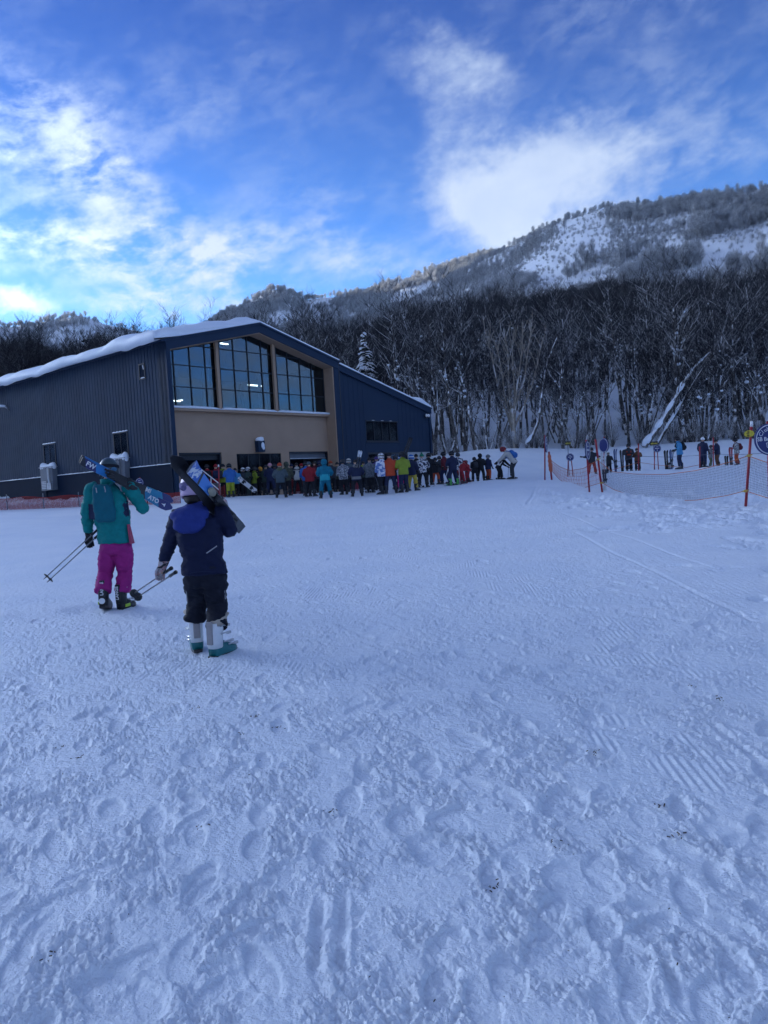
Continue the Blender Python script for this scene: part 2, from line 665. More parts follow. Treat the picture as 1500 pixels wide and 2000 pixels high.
        fx = ux * math.cos(th) - uy * math.sin(th)
        fy = ux * math.sin(th) + uy * math.cos(th)
        q = ((fx / wd) ** 2 + (fy / ln) ** 2)
        pit = 1 - sstep(0.75, 1.15, q)
        rim = np.exp(-((q - 1.6) / 0.55) ** 2)
        sub = full[i0:i1, j0:j1]
        sub[:] = sub * (1 - 0.50 * pit) - dep * pit + 0.16 * dep * rim
    return full[near]


def _gp(px, py):
    p = ground_point(px, py)
    return float(p[0]), float(p[1])


LANE_A, LANE_B = _gp(1500, 1225), _gp(1110, 1010)
_a, _b = _gp(1278, 1402), _gp(1324, 1456)
_l = math.hypot(_b[0] - _a[0], _b[1] - _a[1])
RIB_DIR = ((_b[0] - _a[0]) / _l, (_b[1] - _a[1]) / _l)
TRACKS = []
for q in ((616, 1930, 632, 1740, .022, .018), (664, 1930, 676, 1730, .022, .020), (1290, 1840, 1330, 1990, .02, .014), (1480, 1215, 1120, 1040, .035, .010),
          (1395, 1110, 1090, 1000, .03, .012), (1030, 985, 1055, 935, .06, .02), (1500, 1500, 1380, 1400, .025, .012), (1440, 1700, 1330, 1560, .025, .012)):
    TRACKS.append((*_gp(q[0], q[1]), *_gp(q[2], q[3]), q[4], q[5]))
build_ground()


def ridge_mesh(name, ridge, R0, z0, dist, nu=360, nv=90, power=1.0, noise=0.05, seed=3, back=0.6):
    """a mountain side: from a foot at distance R0 up to a ridge that follows ridge [(azimuth, elevation)], and down behind it"""
    az = np.array([a for a, e in ridge])
    el = np.array([e for a, e in ridge])
    A = np.linspace(az[0], az[-1], nu)
    E_ = np.interp(A, az, el)
    k = np.ones(9) / 9
    E_ = np.convolve(np.pad(E_, 4, mode='edge'), k, mode='valid')
    D = dist(A)
    zr = CAM[2] + D * np.tan(E_)
    T = np.concatenate([np.linspace(0, 1, nv), 1 + np.linspace(0, 1, 25)[1:] * back])
    AA, TT = np.meshgrid(A, T, indexing='ij')
    r0 = R0(A)[:, None] if callable(R0) else R0
    RR = r0 + (D[:, None] - r0) * TT
    zb = z0(A)[:, None] if callable(z0) else z0
    up = np.clip(TT, 0, 1) ** power
    down = np.clip(TT - 1, 0, 10)
    ZZ = zb + (zr[:, None] - zb) * (up - 0.9 * down ** 1.3)
    X, Y = RR * np.sin(AA), RR * np.cos(AA)
    sc = 1.0 / (0.16 * D.mean())
    amp = noise * (zr.mean() - 20)
    gull = fbm(X * sc, Y * sc * 0.5, 4, 0.5, seed)
    ZZ = ZZ + amp * gull * np.sin(np.clip(TT, 0, 1) * PI) + 0.18 * amp * fbm(X * sc * 6, Y * sc * 6, 3, 0.5, seed + 9)
    V = np.stack([X, Y, ZZ], -1).reshape(-1, 3)
    n, m = len(A), len(T)
    idx = np.arange(n * m).reshape(n, m)
    F = np.stack([idx[:-1, :-1], idx[1:, :-1], idx[1:, 1:], idx[:-1, 1:]], -1).reshape(-1, 4)
    o = link(name, mesh_np(name, V, F), SNOW_HILL)
    tag(o, kind='structure')

    def height(a, t):
        """surface point at azimuth a and share t of the way to the ridge (arrays)"""
        fi = np.clip((a - A[0]) / (A[-1] - A[0]) * (n - 1), 0, n - 1.001)
        fj = np.clip(np.interp(t, T, np.arange(m)), 0, m - 1.001)
        i, j = fi.astype(int), fj.astype(int)
        u, v = (fi - i)[:, None], (fj - j)[:, None]
        G = V.reshape(n, m, 3)
        return (G[i, j] * (1 - u) * (1 - v) + G[i + 1, j] * u * (1 - v) + G[i, j + 1] * (1 - u) * v + G[i + 1, j + 1] * u * v)
    return o, height


SNOW_HILL = mat('hill_snow', (0.83, 0.84, 0.86), 0.7, var=0.04, scale=0.02, coords='Object')


def skyline(pts, lift=0.0):
    out = []
    for px, py in pts:
        a, e = azel(px, py)
        out.append((a, e + lift))
    return out


# tree tops make the seen outline, so the ground of each ridge lies a little lower
right_pts = skyline([(560, 720), (640, 668), (700, 640), (760, 612), (830, 570), (900, 525), (950, 496), (1000, 472), (1050, 444), (1100, 420), (1150, 405), (1190, 395), (1240, 390), (1300, 386), (1400, 372), (1500, 362)], -0.006)
right_pts += [(R(34), R(20.6)), (R(42), R(20)), (R(52), R(17)), (R(62), R(11)), (R(74), R(4.5)), (R(102), R(4.0)), (R(125), R(4.5))]
mid_pts = [(R(-21), R(8.0))] + skyline([(380, 652), (410, 628), (440, 606), (470, 590), (500, 572), (540, 560), (575, 567), (610, 582), (650, 573), (700, 567), (760, 552), (830, 528), (900, 508), (950, 492), (1020, 486), (1100, 480)], -0.004) + [(R(22), R(13))]
mid_pts = sorted(mid_pts)
far_pts = [(R(-75), R(10)), (R(-50), R(12.5)), (R(-36), R(13.2))] + skyline([(0, 636), (60, 634), (100, 620), (150, 614), (200, 624), (250, 641), (300, 654), (400, 680), (520, 720)], -0.002)
far_pts = sorted(far_pts)
right_hill, right_h = ridge_mesh('right_mountain', right_pts, 215.0, lambda a: (30 + 6 * np.sin(a)) * (1 - sstep(0.72, 1.15, a)), lambda a: 520 - 130 * sstep(0.0, 0.6, a) + 60 * sstep(0.0, -0.12, a), 520, 110, 1.0, 0.07, 3)
mid_hill, mid_h = ridge_mesh('middle_mountain', mid_pts, 520.0, 35.0, lambda a: 1000 + 0 * a, 260, 80, 1.05, 0.08, 13)
far_hill, far_h = ridge_mesh('far_mountain', far_pts, 900.0, 20.0, lambda a: 1900 + 0 * a, 260, 60, 1.0, 0.10, 23)

blocker_pts = [(R(a), R(e)) for a, e in ((-118, 5), (-104, 6), (-90, 9), (-76, 11.5), (-62, 12.2), (-48, 12.2), (-41, 14), (-36, 18), (-33, 18.5), (-31, 18), (-29.6, 13), (-28.6, 4))]  # unseen ridge, added and shaped to keep the low sun off the scene
blocker_hill, blocker_h = ridge_mesh('sun_blocking_ridge', blocker_pts, 300.0, 0.0, lambda a: 1000 + 0 * a, 300, 60, 1.0, 0.05, 43)
ring_pts = [(R(a), R(e)) for a, e in ((108, 4.5), (125, 6), (140, 6.0), (160, 8.5), (180, 7), (200, 9), (225, 8), (245, 10), (262, 9.5), (280, 10.5))]
valley_hill, valley_h = ridge_mesh('valley_hills', ring_pts, 260.0, 0.0, lambda a: 900 + 0 * a, 240, 50, 1.0, 0.10, 33)


def build_haze():
    m = bpy.data.materials.new('thin_haze')
    m.use_nodes = True
    t = NT(m.node_tree)
    t.n.clear()
    v = t.add('ShaderNodeVolumePrincipled')
    v.inputs['Color'].default_value = (0.55, 0.72, 1.0, 1)
    v.inputs['Density'].default_value = HAZE
    v.inputs['Anisotropy'].default_value = 0.1
    o = t.add('ShaderNodeOutputMaterial')
    t.l.new(v.outputs[0], o.inputs['Volume'])
    b = MB()
    b.box((-2750, -2750, -8.0), (2750, 2750, 640.0))
    tag(b.build('haze', m), kind='stuff')


HAZE = 0.00005
if HAZE:
    build_haze()
# ================================================================== the lodge
NAVY = mat('navy_steel', (0.012, 0.028, 0.060), 0.55, spec=.2, var=0.05, scale=0.7, bump=0.15, bscale=6)
CLAD = mat('slate_cladding', (0.032, 0.049, 0.080), 0.7, spec=.12, var=0.10, scale=0.6, bump=0.1, bscale=5)
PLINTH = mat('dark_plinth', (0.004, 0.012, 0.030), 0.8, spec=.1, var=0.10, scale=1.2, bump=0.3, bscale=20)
BEIGE = mat('beige_render', (0.365, 0.255, 0.178), 0.85, var=0.05, scale=0.9, bump=0.35, bscale=30)
CONC = mat('pale_concrete', (0.36, 0.37, 0.38), 0.85, var=0.1, scale=2.0, bump=0.3, bscale=20)
FRAME = mat('black_window_frame', (0.014, 0.018, 0.028), 0.4, var=0.05)
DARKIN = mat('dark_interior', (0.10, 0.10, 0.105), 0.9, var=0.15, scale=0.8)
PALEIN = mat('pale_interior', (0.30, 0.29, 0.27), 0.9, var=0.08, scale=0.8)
TUBE = mat('lit_tube', (1.0, 0.93, 0.78), 0.5, emit=3.0)
STEEL = mat('galvanised_steel', (0.45, 0.47, 0.50), 0.35, metal=0.8, var=0.1, scale=6)
GREYBOX = mat('grey_metal_box', (0.12, 0.14, 0.17), 0.5, var=0.08, scale=2)
WHITE = mat('white_paint', (0.78, 0.79, 0.80), 0.5, var=0.03)


def glass_material():
    m = bpy.data.materials.new('window_glass')
    m.use_nodes = True
    t = NT(m.node_tree)
    t.n.clear()
    tr = t.add('ShaderNodeBsdfTransparent')
    tr.inputs[0].default_value = (0.50, 0.58, 0.64, 1)
    gl = t.add('ShaderNodeBsdfGlossy')
    gl.inputs['Color'].default_value = (0.82, 0.90, 1.0, 1)
    gl.inputs['Roughness'].default_value = 0.015
    g = t.add('ShaderNodeNewGeometry')
    bp = t.add('ShaderNodeBump')
    bp.inputs['Strength'].default_value = 0.05
    bp.inputs['Distance'].default_value = 0.05
    t.l.new(t.noise(g.outputs['Position'], 0.8, 1, 0.5), bp.inputs['Height'])
    t.l.new(bp.outputs[0], gl.inputs['Normal'])
    fr = t.add('ShaderNodeFresnel')
    fr.inputs['IOR'].default_value = 1.7
    f = t.math('MULTIPLY_ADD', fr.outputs[0], 0.28, 0.012)
    mx = t.add('ShaderNodeMixShader')
    t.l.new(f, mx.inputs[0])
    t.l.new(tr.outputs[0], mx.inputs[1])
    t.l.new(gl.outputs[0], mx.inputs[2])
    o = t.add('ShaderNodeOutputMaterial')
    t.l.new(mx.outputs[0], o.inputs[0])
    return m


GLASS = glass_material()
ZB = 1.15
BROT = R(50)
B_ORIG = P(339.6, 905.6, 38.0)
lodge = thing('ski_lodge', 'large dark slate gabled building with beige front and tall windows', 'building', (B_ORIG[0], B_ORIG[1], ZB), BROT)
BM = Matrix.Translation((B_ORIG[0], B_ORIG[1], 0)) @ Matrix.Rotation(BROT, 4, 'Z')
SAPEX, SW, ZE, ZA = 6.30, 12.65, 9.39, 10.97
BLEN = 33.0


def zroof(s):
    return ZE + (ZA - ZE) * (1 - abs(s - SAPEX) / SAPEX)


def zwing(s):
    return 9.16 - 0.247 * (s - SW)


class BB(MB):
    """mesh builder whose heights are world heights, under the lodge"""
    def build(self, name, m, parent=None, **k):
        self.v = [(a, b, c - ZB) for a, b, c in self.v]
        return super().build(name, m, parent or lodge, **k)


def lodge_shell():
    # left wall: trapezoid ribs
    b = BB()
    pitch = 0.30
    n = int(BLEN / pitch)
    pts = []
    for i in range(n):
        y = 0.16 + i * pitch
        pts += [(y, 0.0), (y + 0.235, 0.0), (y + 0.25, 0.045), (y + 0.285, 0.045)]
    pts.append((0.16 + n * pitch, 0.0))
    vs = [(x, y, 3.0) for y, x in pts] + [(x, y, ZE - 0.02) for y, x in pts]
    k = len(pts)
    b.raw(vs, [[i, i + 1, k + i + 1, k + i] for i in range(k - 1)])
    o = b.build('wall_cladding', CLAD)
    b = BB()
    b.box((-0.06, 0.10, 0.6), (0.10, 4.02, 3.15)).box((-0.06, 5.46, 0.6), (0.10, 12.1, 3.15)).box((-0.06, 13.62, 0.6), (0.10, BLEN, 3.15))
    b.box((0.0, 4.03, 0.6), (0.1, 5.45, 3.15)).box((0.0, 12.11, 0.6), (0.1, 13.61, 3.15))
    b.build('plinth', PLINTH)
    for y0, y1 in ((0.1, 3.9), (5.5, 12.0), (13.65, 24.0)):
        b = BB()
        n = int((y1 - y0) / 0.12)
        g = np.random.default_rng(int(y0 * 10))
        top = 0.035 + 0.03 * np.abs(fbm(np.arange(n + 1) * 0.35, np.zeros(n + 1) + y0, 3, 0.6, 3))
        rings = []
        for i in range(n + 1):
            y = y0 + (y1 - y0) * i / n
            t = float(top[i])
            rings.append([(-0.105, y, 3.15), (-0.09, y, 3.15 + t * .7), (-0.04, y, 3.15 + t), (-0.003, y, 3.15 + t * 1.1), (-0.003, y, 3.151)])
        b.loft(rings)
        b.build('ledge_snow', SNOW, smooth=True)
    # other outer walls, plain
    b = BB()
    b.box((0.12, BLEN - 0.2, 0.6), (22.2, BLEN, 6.6))
    b.prism([(0.06, 6.5), (22.2, 6.5), (22.2, zwing(22.2)), (SW, zroof(SW) - .1), (SAPEX, ZA - .1), (0.06, ZE - .1)], BLEN - 0.2, BLEN - 0.02, axis=1)
    b.box((22.0, 0.4, 0.6), (22.2, BLEN - .2, zwing(22.2) - .05))
    b.build('rear_wall', CLAD)
    # frame of the gable: columns and raking bands
    b = BB()
    b.box((0.0, 0.0, 0.6), (0.25, 0.80, ZE - 0.05))
    b.box((0.05, 0.80, 0.6), (0.24, 1.1, ZE - 0.05))
    b.box((12.20 + 0.02, 0.0, 0.6), (SW, 0.80, ZE - 0.05))
    b.prism([(0.0, ZE - .05), (SAPEX, ZA - .05), (SW, ZE - .05), (SW, ZE - .50), (SAPEX, ZA - .50), (0.0, ZE - .50)][::-1], -0.03, 0.06, axis=1)
    b.build('gable_frame', NAVY)
    b = BB()
    b.box((SW + 0.003, -0.015, 0.6), (SW + 0.09, 0.13, ZE - .1))
    b.build('downpipe', FRAME)
    # beige lining of the recess
    b = BB()
    b.box((12.13, 0.03, 0.6), (12.215, 0.86, ZE - .4))
    b.prism([(0.26, ZE - .46 + .065), (SAPEX, ZA - .46), (12.20, ZE - .46 + .11), (12.20, ZE - .54 + .11), (SAPEX, ZA - .54), (0.26, ZE - .54 + .065)][::-1], 0.062, 0.95, axis=1)
    b.build('recess_lining', BEIGE)
    # beige front with its three openings
    b = BB()
    y0, y1 = 0.80, 0.95
    for s0, s1, z0, z1 in ((0.25, 12.13, 3.75, 6.02), (3.66, 4.70, 0.6, 3.75), (8.06, 8.72, 0.6, 3.75), (12.09, 12.13, 0.6, 3.75), (0.25, 0.90, 0.6, 3.75), (4.70, 8.06, 0.6, 1.5)):
        b.box((s0, y0, z0), (s1, y1, z1))
    b.box((4.70, y0, 3.66), (8.06, y1, 3.75))
    b.build('front_wall', BEIGE)
    b = BB()
    b.box((0.26, 0.50, 5.93), (12.128, 0.92, 6.06))
    b.build('window_sill', BEIGE)
    b = BB()
    n = 110
    xs = np.linspace(0.27, 12.12, n)
    tt = 0.13 + 0.03 * fbm(xs * 0.8, xs * 0, 3, 0.5, 9)
    rings = []
    for s, t in zip(xs, tt):
        d = min(abs(s - 3.62), abs(s - 7.78))
        t = t * (0.25 + 0.75 * min(1, d / 0.35))
        rings.append([(s, 0.46, 6.065), (s, 0.45, 6.06 + t * .6), (s, 0.52, 6.06 + t), (s, 0.66, 6.06 + t * 1.05), (s, 0.79, 6.06 + t * 1.1), (s, 0.79, 6.062)])
    b.loft(rings)
    b.build('sill_snow', SNOW, smooth=True)
    for s in (3.60, 7.74):
        b = BB()
        b.box((s, 0.62, 6.062), (s + 0.19, 0.785, zroof(s + 0.1) - 0.50))
        b.build('post', BEIGE, bevel=0.01)


def lodge_window(x0, x1, zb, zt, cols, rows, y=0.86, name='window', frame=0.05, mat_f=None):
    """glazed field between x0 and x1; zt is a function of x; panes are separate"""
    mat_f = mat_f or FRAME
    f = BB()
    w = frame / 2
    xs = [x0] + cols + [x1]
    for x in xs:
        f.box((x - w, y - 0.05, zb), (x + w, y + 0.05, zt(x)))
    for z in rows:
        a, c = x0, x1
        # clip a rail to the sloping head
        while zt(a) < z + .05 and a < c:
            a += 0.05
        while zt(c) < z + .05 and c > a:
            c -= 0.05
        if c - a > 0.1:
            f.box((a, y - 0.045, z - w), (c, y + 0.045, z + w))
    f.box((x0, y - 0.05, zb), (x1, y + 0.05, zb + frame))
    win = f.build(name, mat_f)
    zs = [zb] + rows + [99]
    for a, c in zip(xs[:-1], xs[1:]):
        for r0, r1 in zip(zs[:-1], zs[1:]):
            za, zc = min(r1, zt(a + w)), min(r1, zt(c - w))
            if max(za, zc) - r0 < 0.08:
                continue
            za, zc = max(za, r0 + .01), max(zc, r0 + .01)
            p = BB()
            A, C = a + w - .004, c - w + .004
            p.prism([(A, r0 + .01), (C, r0 + .01), (C, zc), (A, za)], y - 0.006, y + 0.006, axis=1)
            o = p.build('pane', GLASS)
            o.parent = win
    return win


def zhead(s):
    return zroof(s) - 0.47 if s > 0.3 else zroof(s) - 0.40


lodge_shell()
rowz = [7.22, 8.36, 9.46]
for x0, x1, cols in ((0.28, 3.96, [0.98, 2.0, 3.0]), (3.98, 8.14, [4.98, 6.0, 7.02]), (8.16, 12.10, [9.06, 10.07, 11.07])):
    lodge_window(x0, x1, 6.08, zhead, cols, rowz)
# low window between the doors
lodge_window(4.72, 8.04, 1.52, lambda s: 3.65, [5.55, 6.38, 7.21], [2.75], y=0.87)


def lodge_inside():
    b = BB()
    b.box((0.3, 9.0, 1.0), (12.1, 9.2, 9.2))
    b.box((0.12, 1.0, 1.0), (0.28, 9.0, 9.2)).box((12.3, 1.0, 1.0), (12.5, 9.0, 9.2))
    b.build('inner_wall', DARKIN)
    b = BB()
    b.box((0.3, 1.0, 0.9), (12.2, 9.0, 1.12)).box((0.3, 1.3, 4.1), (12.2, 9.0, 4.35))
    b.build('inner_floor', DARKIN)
    # pale stair tower and curtains that show faintly behind the panes
    for s, w in ((3.25, .18), (3.55, .2), (7.3, .16), (7.6, .2)):
        b = BB()
        b.box((s, 1.5, 4.36), (s + w, 1.62, 8.6))
        b.build('curtain', PALEIN)
    def tube(px, py, off, ln):
        d = rays(px, py)
        Bi = BM.inverted()
        o, e = Bi @ Vector(CAM), (Bi.to_3x3() @ Vector(d))
        t = (off - o.y) / e.y
        p = o + e * t
        b = BB()
        b.box((p.x - ln / 2, off - .05, p.z - .03), (p.x + ln / 2, off + .05, p.z + .03))
        b.build('ceiling_light', TUBE)
        b = BB()
        b.box((p.x - ln / 2 - .03, off - .08, p.z + .034), (p.x + ln / 2 + .03, off + .08, p.z + .075))
        b.tube([(p.x, off, p.z + .075), (p.x, off, 9.3)], 0.012, 5)
        b.build('light_fitting', GREYBOX)
    for px, py, off, ln in ((438, 671.5, 4.0, .55), (343, 783, 5.0, .65), (352, 781.5, 6.5, .3), (500, 753, 3.6, 1.25), (577, 738, 5.2, .7), (593, 735, 4.2, .85), (600, 793, 3.4, 1.35)):
        tube(px, py, off, ln)
    # dark inner faces of the two entrances
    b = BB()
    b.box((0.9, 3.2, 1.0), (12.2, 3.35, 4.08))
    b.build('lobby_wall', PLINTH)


lodge_inside()


def entrance(s0, s1, z1, roll):
    b = BB()
    b.box((s0, 0.84, 0.8), (s0 + .07, 1.2, z1)).box((s1 - .07, 0.84, 0.8), (s1, 1.2, z1)).box((s0, 0.84, z1 - .09), (s1, 1.2, z1))
    d = b.build('door_frame', FRAME)
    b = BB()
    for k in range(4):
        b.box((s0 + .08, 1.0 + .004 * k, z1 - .16 - .075 * k), (s1 - .08, 1.04 + .004 * k, z1 - .092 - .075 * k))
    o = b.build('roller_shutter', GREYBOX if roll else FRAME)
    o.parent = d
    if roll:
        b = BB()
        b.box((s0 + .09, 0.96, z1 - .43), (s1 - .09, 1.05, z1 - .385))
        o = b.build('shutter_rail', STEEL)
        o.parent = d


entrance(0.92, 3.64, 3.745, False)
entrance(8.74, 12.08, 3.745, True)


def lodge_wing():
    y = 0.15
    x0, x1 = SW + 0.09, 22.2
    b = BB()
    wx0, wx1, wz0, wz1 = 15.14, 18.5, 4.35, 5.68
    dx0, dx1, dz = 15.2, 19.5, 3.60
    top = lambda s: zwing(s) - .30
    b.prism([(x0, dz), (wx0, dz), (wx0, top(wx0)), (x0, top(x0))], y, y + .12, axis=1)
    b.prism([(wx1, dz), (x1, dz), (x1, top(x1)), (wx1, top(wx1))], y, y + .12, axis=1)
    b.prism([(wx0, wz1), (wx1, wz1), (wx1, top(wx1)), (wx0, top(wx0))], y, y + .12, axis=1)
    b.box((wx0, y, dz), (wx1, y + .12, wz0))
    b.box((x0, y, 0.6), (dx0, y + .12, dz))
    o = b.build('wing_wall', NAVY)
    # fine upright seams of the panelling
    b = BB()
    s = x0 + .45
    while s < x1 - .1:
        if not (wx0 - .1 < s < wx1 + .1):
            b.box((s, y - .012, 3.62 if s > dx0 else .8), (s + .03, y - .001, top(s) - .02))
        s += 0.455
    o = b.build('panel_seams', NAVY)
    b = BB()
    b.box((dx1, y + .04, 0.6), (x1 - .02, y + .16, dz - .002))
    b.build('foundation', CONC)
    b = BB()
    b.prism([(SW + .1, zwing(SW) - .36), (22.40, zwing(22.40) - .36), (22.40, zwing(22.40) - .02), (SW + .1, zwing(SW) - .02)], y - .16, y + .05, axis=1)
    b.box((22.2 + .002, y - .1, 3.5), (22.38, y + .1, zwing(22.3) - .32))
    b.build('wing_fascia', NAVY)
    lodge_window(wx0 + .02, wx1 - .02, wz0 + .01, lambda s: wz1 - .01, [15.98, 16.82, 17.66], [], y=y + .06, frame=.05)
    for za in (wz1, wz0 - .07):
        b = BB()
        b.box((wx0 - .04, y - .07, za), (wx1 + .04, y - .002, za + .05))
        b.build('window_trim', FRAME)
    for s in (15.9, 16.85, 17.75):
        b = BB()
        b.ell((s, y - .035, wz1 + .055), (.16, .03, .03), 8, 5)
        b.build('trim_snow', SNOW, smooth=True)
    b = BB()
    b.box((dx0, y + .02, .6), (dx0 + .08, y + .3, dz)).box((dx1 - .08, y + .02, .6), (dx1, y + .3, dz)).box((dx0, y + .02, dz - .1), (dx1, y + .3, dz - .002))
    b.box((17.3, y + .1, .6), (17.38, y + .3, dz - .1))
    d = b.build('door_frame', FRAME)
    for a, c in ((dx0 + .08, 17.3), (17.38, dx1 - .08)):
        b = BB()
        b.box((a, y + .2, .7), (c, y + .215, dz - .1))
        o = b.build('door', GLASS)
        o.parent = d
    b = BB()
    b.box((x0, 2.6, .6), (22.0, 2.75, 6.4))
    b.box((x0, y + .13, 4.05), (22.0, 2.6, 4.15))
    b.build('wing_inner_wall', PLINTH)
    # security light at the corner
    b = BB()
    b.tube([(21.72, y, 6.22), (21.72, y - .20, 6.2)], .03, 8)
    b.box((21.60, y - .26, 6.05), (21.84, y - .10, 6.20))
    lm = b.build('floodlight', FRAME)
    for dx in (-.12, .13):
        b = BB()
        b.ell((21.74 + dx, y - .27, 6.22), (.09, .1, .12), 10, 8)
        o = b.build('lamp_head', WHITE, smooth=True)
        o.parent = lm


lodge_wing()


def lodge_left_details():
    for y0, y1, zb, ztop, zbox in ((4.02, 5.46, 3.72, 5.16, 1.55), (12.1, 13.62, 3.72, 5.16, 2.30)):
        b = BB()
        b.box((-0.05, y0, zb), (-0.002, y0 + .06, ztop)).box((-0.05, y1 - .06, zb), (-0.002, y1, ztop)).box((-0.05, y0 + .06, ztop - .06), (-0.002, y1 - .06, ztop))
        b.box((-0.04, (y0 + y1) / 2 - .02, zb), (-0.004, (y0 + y1) / 2 + .02, ztop - .06))
        w = b.build('side_window', FRAME)
        for a, c in ((y0 + .06, (y0 + y1) / 2 - .02), ((y0 + y1) / 2 + .02, y1 - .06)):
            p = BB()
            p.box((-0.02, a, zb), (-0.008, c, ztop - .06))
            o = p.build('pane', FRAME if False else GLASS)
            o.parent = w
        p = BB()
        p.box((-0.0035, y0 + .06, zb), (-0.001, y1 - .06, ztop - .06))
        o = p.build('pane_backing', PLINTH)  # near-black sheet set close behind the panes
        o.parent = w
        b = BB()
        n = 14
        rings = []
        for i in range(n + 1):
            y = y0 - .02 + (y1 - y0 + .04) * i / n
            t = .05 + .015 * math.sin(i * 2.1)
            rings.append([(-.07, y, ztop), (-.06, y, ztop + t), (-.004, y, ztop + t * 1.1), (-.004, y, ztop + .001)])
        b.loft(rings)
        o = b.build('lintel_snow', SNOW, smooth=True)
        # boxed unit below it with a cap of snow and a pipe
        b = BB()
        b.box((-0.34, y0, zbox), (-0.002, y1, 3.70))
        bx = b.build('service_box', GREYBOX)
        b = BB()
        b.box((-0.40, y0 - .05, 3.70), (-0.002, y1 + .05, 3.745))
        o = b.build('box_lid', STEEL)
        o.parent = bx
        b = BB()
        g = np.random.default_rng(int(y0))
        for k in range(7):
            yy = y0 + (y1 - y0) * (k + .5) / 7
            r = .10 + .07 * g.random() + (.07 if k in (0, 5, 6) else 0)
            b.ell((-.19, yy, 3.76), (.19, .19, r * 1.25), 12, 7)
        o = b.build('cap_snow', SNOW, smooth=True)
        o.parent = bx
        b = BB()
        b.tube([(-.42, y0 + .38, 3.66), (-.42, y0 + .37, zbox + .7), (-.42, y0 + .32, zbox + .45), (-.42, y0 + .3, zbox + .1)], .06, 8)
        b.box((-.46, y0 + .05, zbox + .05), (-.342, y0 + .55, zbox + .45))
        o = b.build('vent_pipe', STEEL if zbox > 2 else GREYBOX)
        o.parent = bx
        b = BB()
        for k in range(5):
            b.box((-.36, y0 + .85, zbox + .1 + k * .1), (-.342, y1 - .1, zbox + .16 + k * .1))
        o = b.build('louvre', STEEL)
        o.parent = bx
    # small open hatch high on the wall
    b = BB()
    b.box((-.05, 1.93, 7.70), (-.002, 1.98, 8.52)).box((-.05, 2.43, 7.70), (-.002, 2.48, 8.52)).box((-.05, 1.98, 8.46), (-.002, 2.43, 8.52)).box((-.05, 1.98, 7.70), (-.002, 2.43, 7.75))
    w = b.build('hatch', FRAME)
    b = BB()
    b.box((-.012, 1.98, 7.75), (-.004, 2.43, 8.46))
    o = b.build('hatch_panel', PLINTH)
    o.parent = w
    b = BB()
    b.tube([(-.03, 2.12, 8.42), (-.03, 2.06, 8.2)], .03, 8)
    o = b.build('hatch_tube', WHITE)  # short white tube inside the hatch frame
    o.parent = w
    b = BB()
    b.ell((-.03, 2.2, 7.77), (.03, .2, .04), 10, 6)
    o = b.build('hatch_snow', SNOW, smooth=True)
    o.parent = w
    # lamp on a bracket, capped with snow
    b = BB()
    b.tube([(0, 18.0, 7.8), (-.2, 18.05, 8.0), (-.4, 18.3, 8.02), (-.5, 18.9, 7.86)], .05, 8)
    b.ell((-.5, 18.95, 7.8), (.12, .2, .1), 10, 6)
    lm = b.build('wall_lamp', STEEL, smooth=True)
    b = BB()
    b.tube([(-.2, 18.05, 8.04), (-.4, 18.3, 8.08), (-.46, 18.65, 8.02)], .075, 8)
    o = b.build('lamp_snow', SNOW, smooth=True)
    o.parent = lm


lodge_left_details()


def roof_snow(name, s0, s1, zf, th, y0=-0.06, y1=BLEN, ns=26, ny=120, eave=None, bulge=0.0):
    """snow lying on a roof plane; th(s, y) its depth; bulge pushes the eave edge outwards"""
    S = np.linspace(s0, s1, ns)
    Y = y0 + (y1 - y0) * (np.linspace(0, 1, ny) ** 1.6)
    SS, YY = np.meshgrid(S, Y, indexing='ij')
    zr = np.vectorize(zf)(SS)
    T = th(SS, YY)
    V, rows = [], []
    top = zr + T
    X = SS.copy()
    if bulge:
        k = np.clip(1 - (SS - s0) / 1.2, 0, 1)
        X = SS - bulge * k * (0.55 + 0.45 * np.clip(fbm(YY * 0.30, YY * 0 + 2, 2, 0.5, 44) + .5, 0, 1.4))
        top = top - 0.30 * T * k ** 3
    G = np.stack([X, YY, top], -1)
    n, m = ns, ny
    verts = G.reshape(-1, 3).tolist()
    faces = []
    for i in range(n - 1):
        for j in range(m - 1):
            faces.append([i * m + j, (i + 1) * m + j, (i + 1) * m + j + 1, i * m + j + 1])
    # skirts: along the eave (i=0), the front (j=0) and the upper edge
    def skirt(idx, fn):
        base = len(verts)
        for q in idx:
            verts.append(fn(q))
        for a in range(len(idx) - 1):
            faces.append([idx[a], idx[a + 1], base + a + 1, base + a])
        return base
    def low(q):
        i, j = divmod(q, m)
        x, y = X[i, j], YY[i, j]
        return [x, y, zf(SS[i, j]) + .004]
    def eave_mid(q):
        i, j = divmod(q, m)
        sag = 0.10 + 0.13 * math.sin(YY[0, j] * 0.9) * math.sin(YY[0, j] * 0.37 + 1) + 0.05 * math.sin(YY[0, j] * 3.1)
        return [X[i, j] - 0.03 * bulge, YY[i, j], zf(s0) - max(0.0, sag) * bulge / .45 + .01]
    e = list(range(0, m))
    if bulge:
        b1 = skirt(e, eave_mid)
        i2 = [b1 + a for a in range(m)]
        base = len(verts)
        for a in range(m):
            verts.append([s0 + .12, YY[0, a], zf(s0 + .12) + .004])
        for a in range(m - 1):
            faces.append([i2[a], i2[a + 1], base + a + 1, base + a])
    else:
        skirt(e, low)
    skirt([i * m for i in range(n)], low)
    skirt([(n - 1) * m + j for j in range(m)], low)
    b = BB()
    b.raw(verts, faces)
    return b.build(name, SNOW, smooth=True)


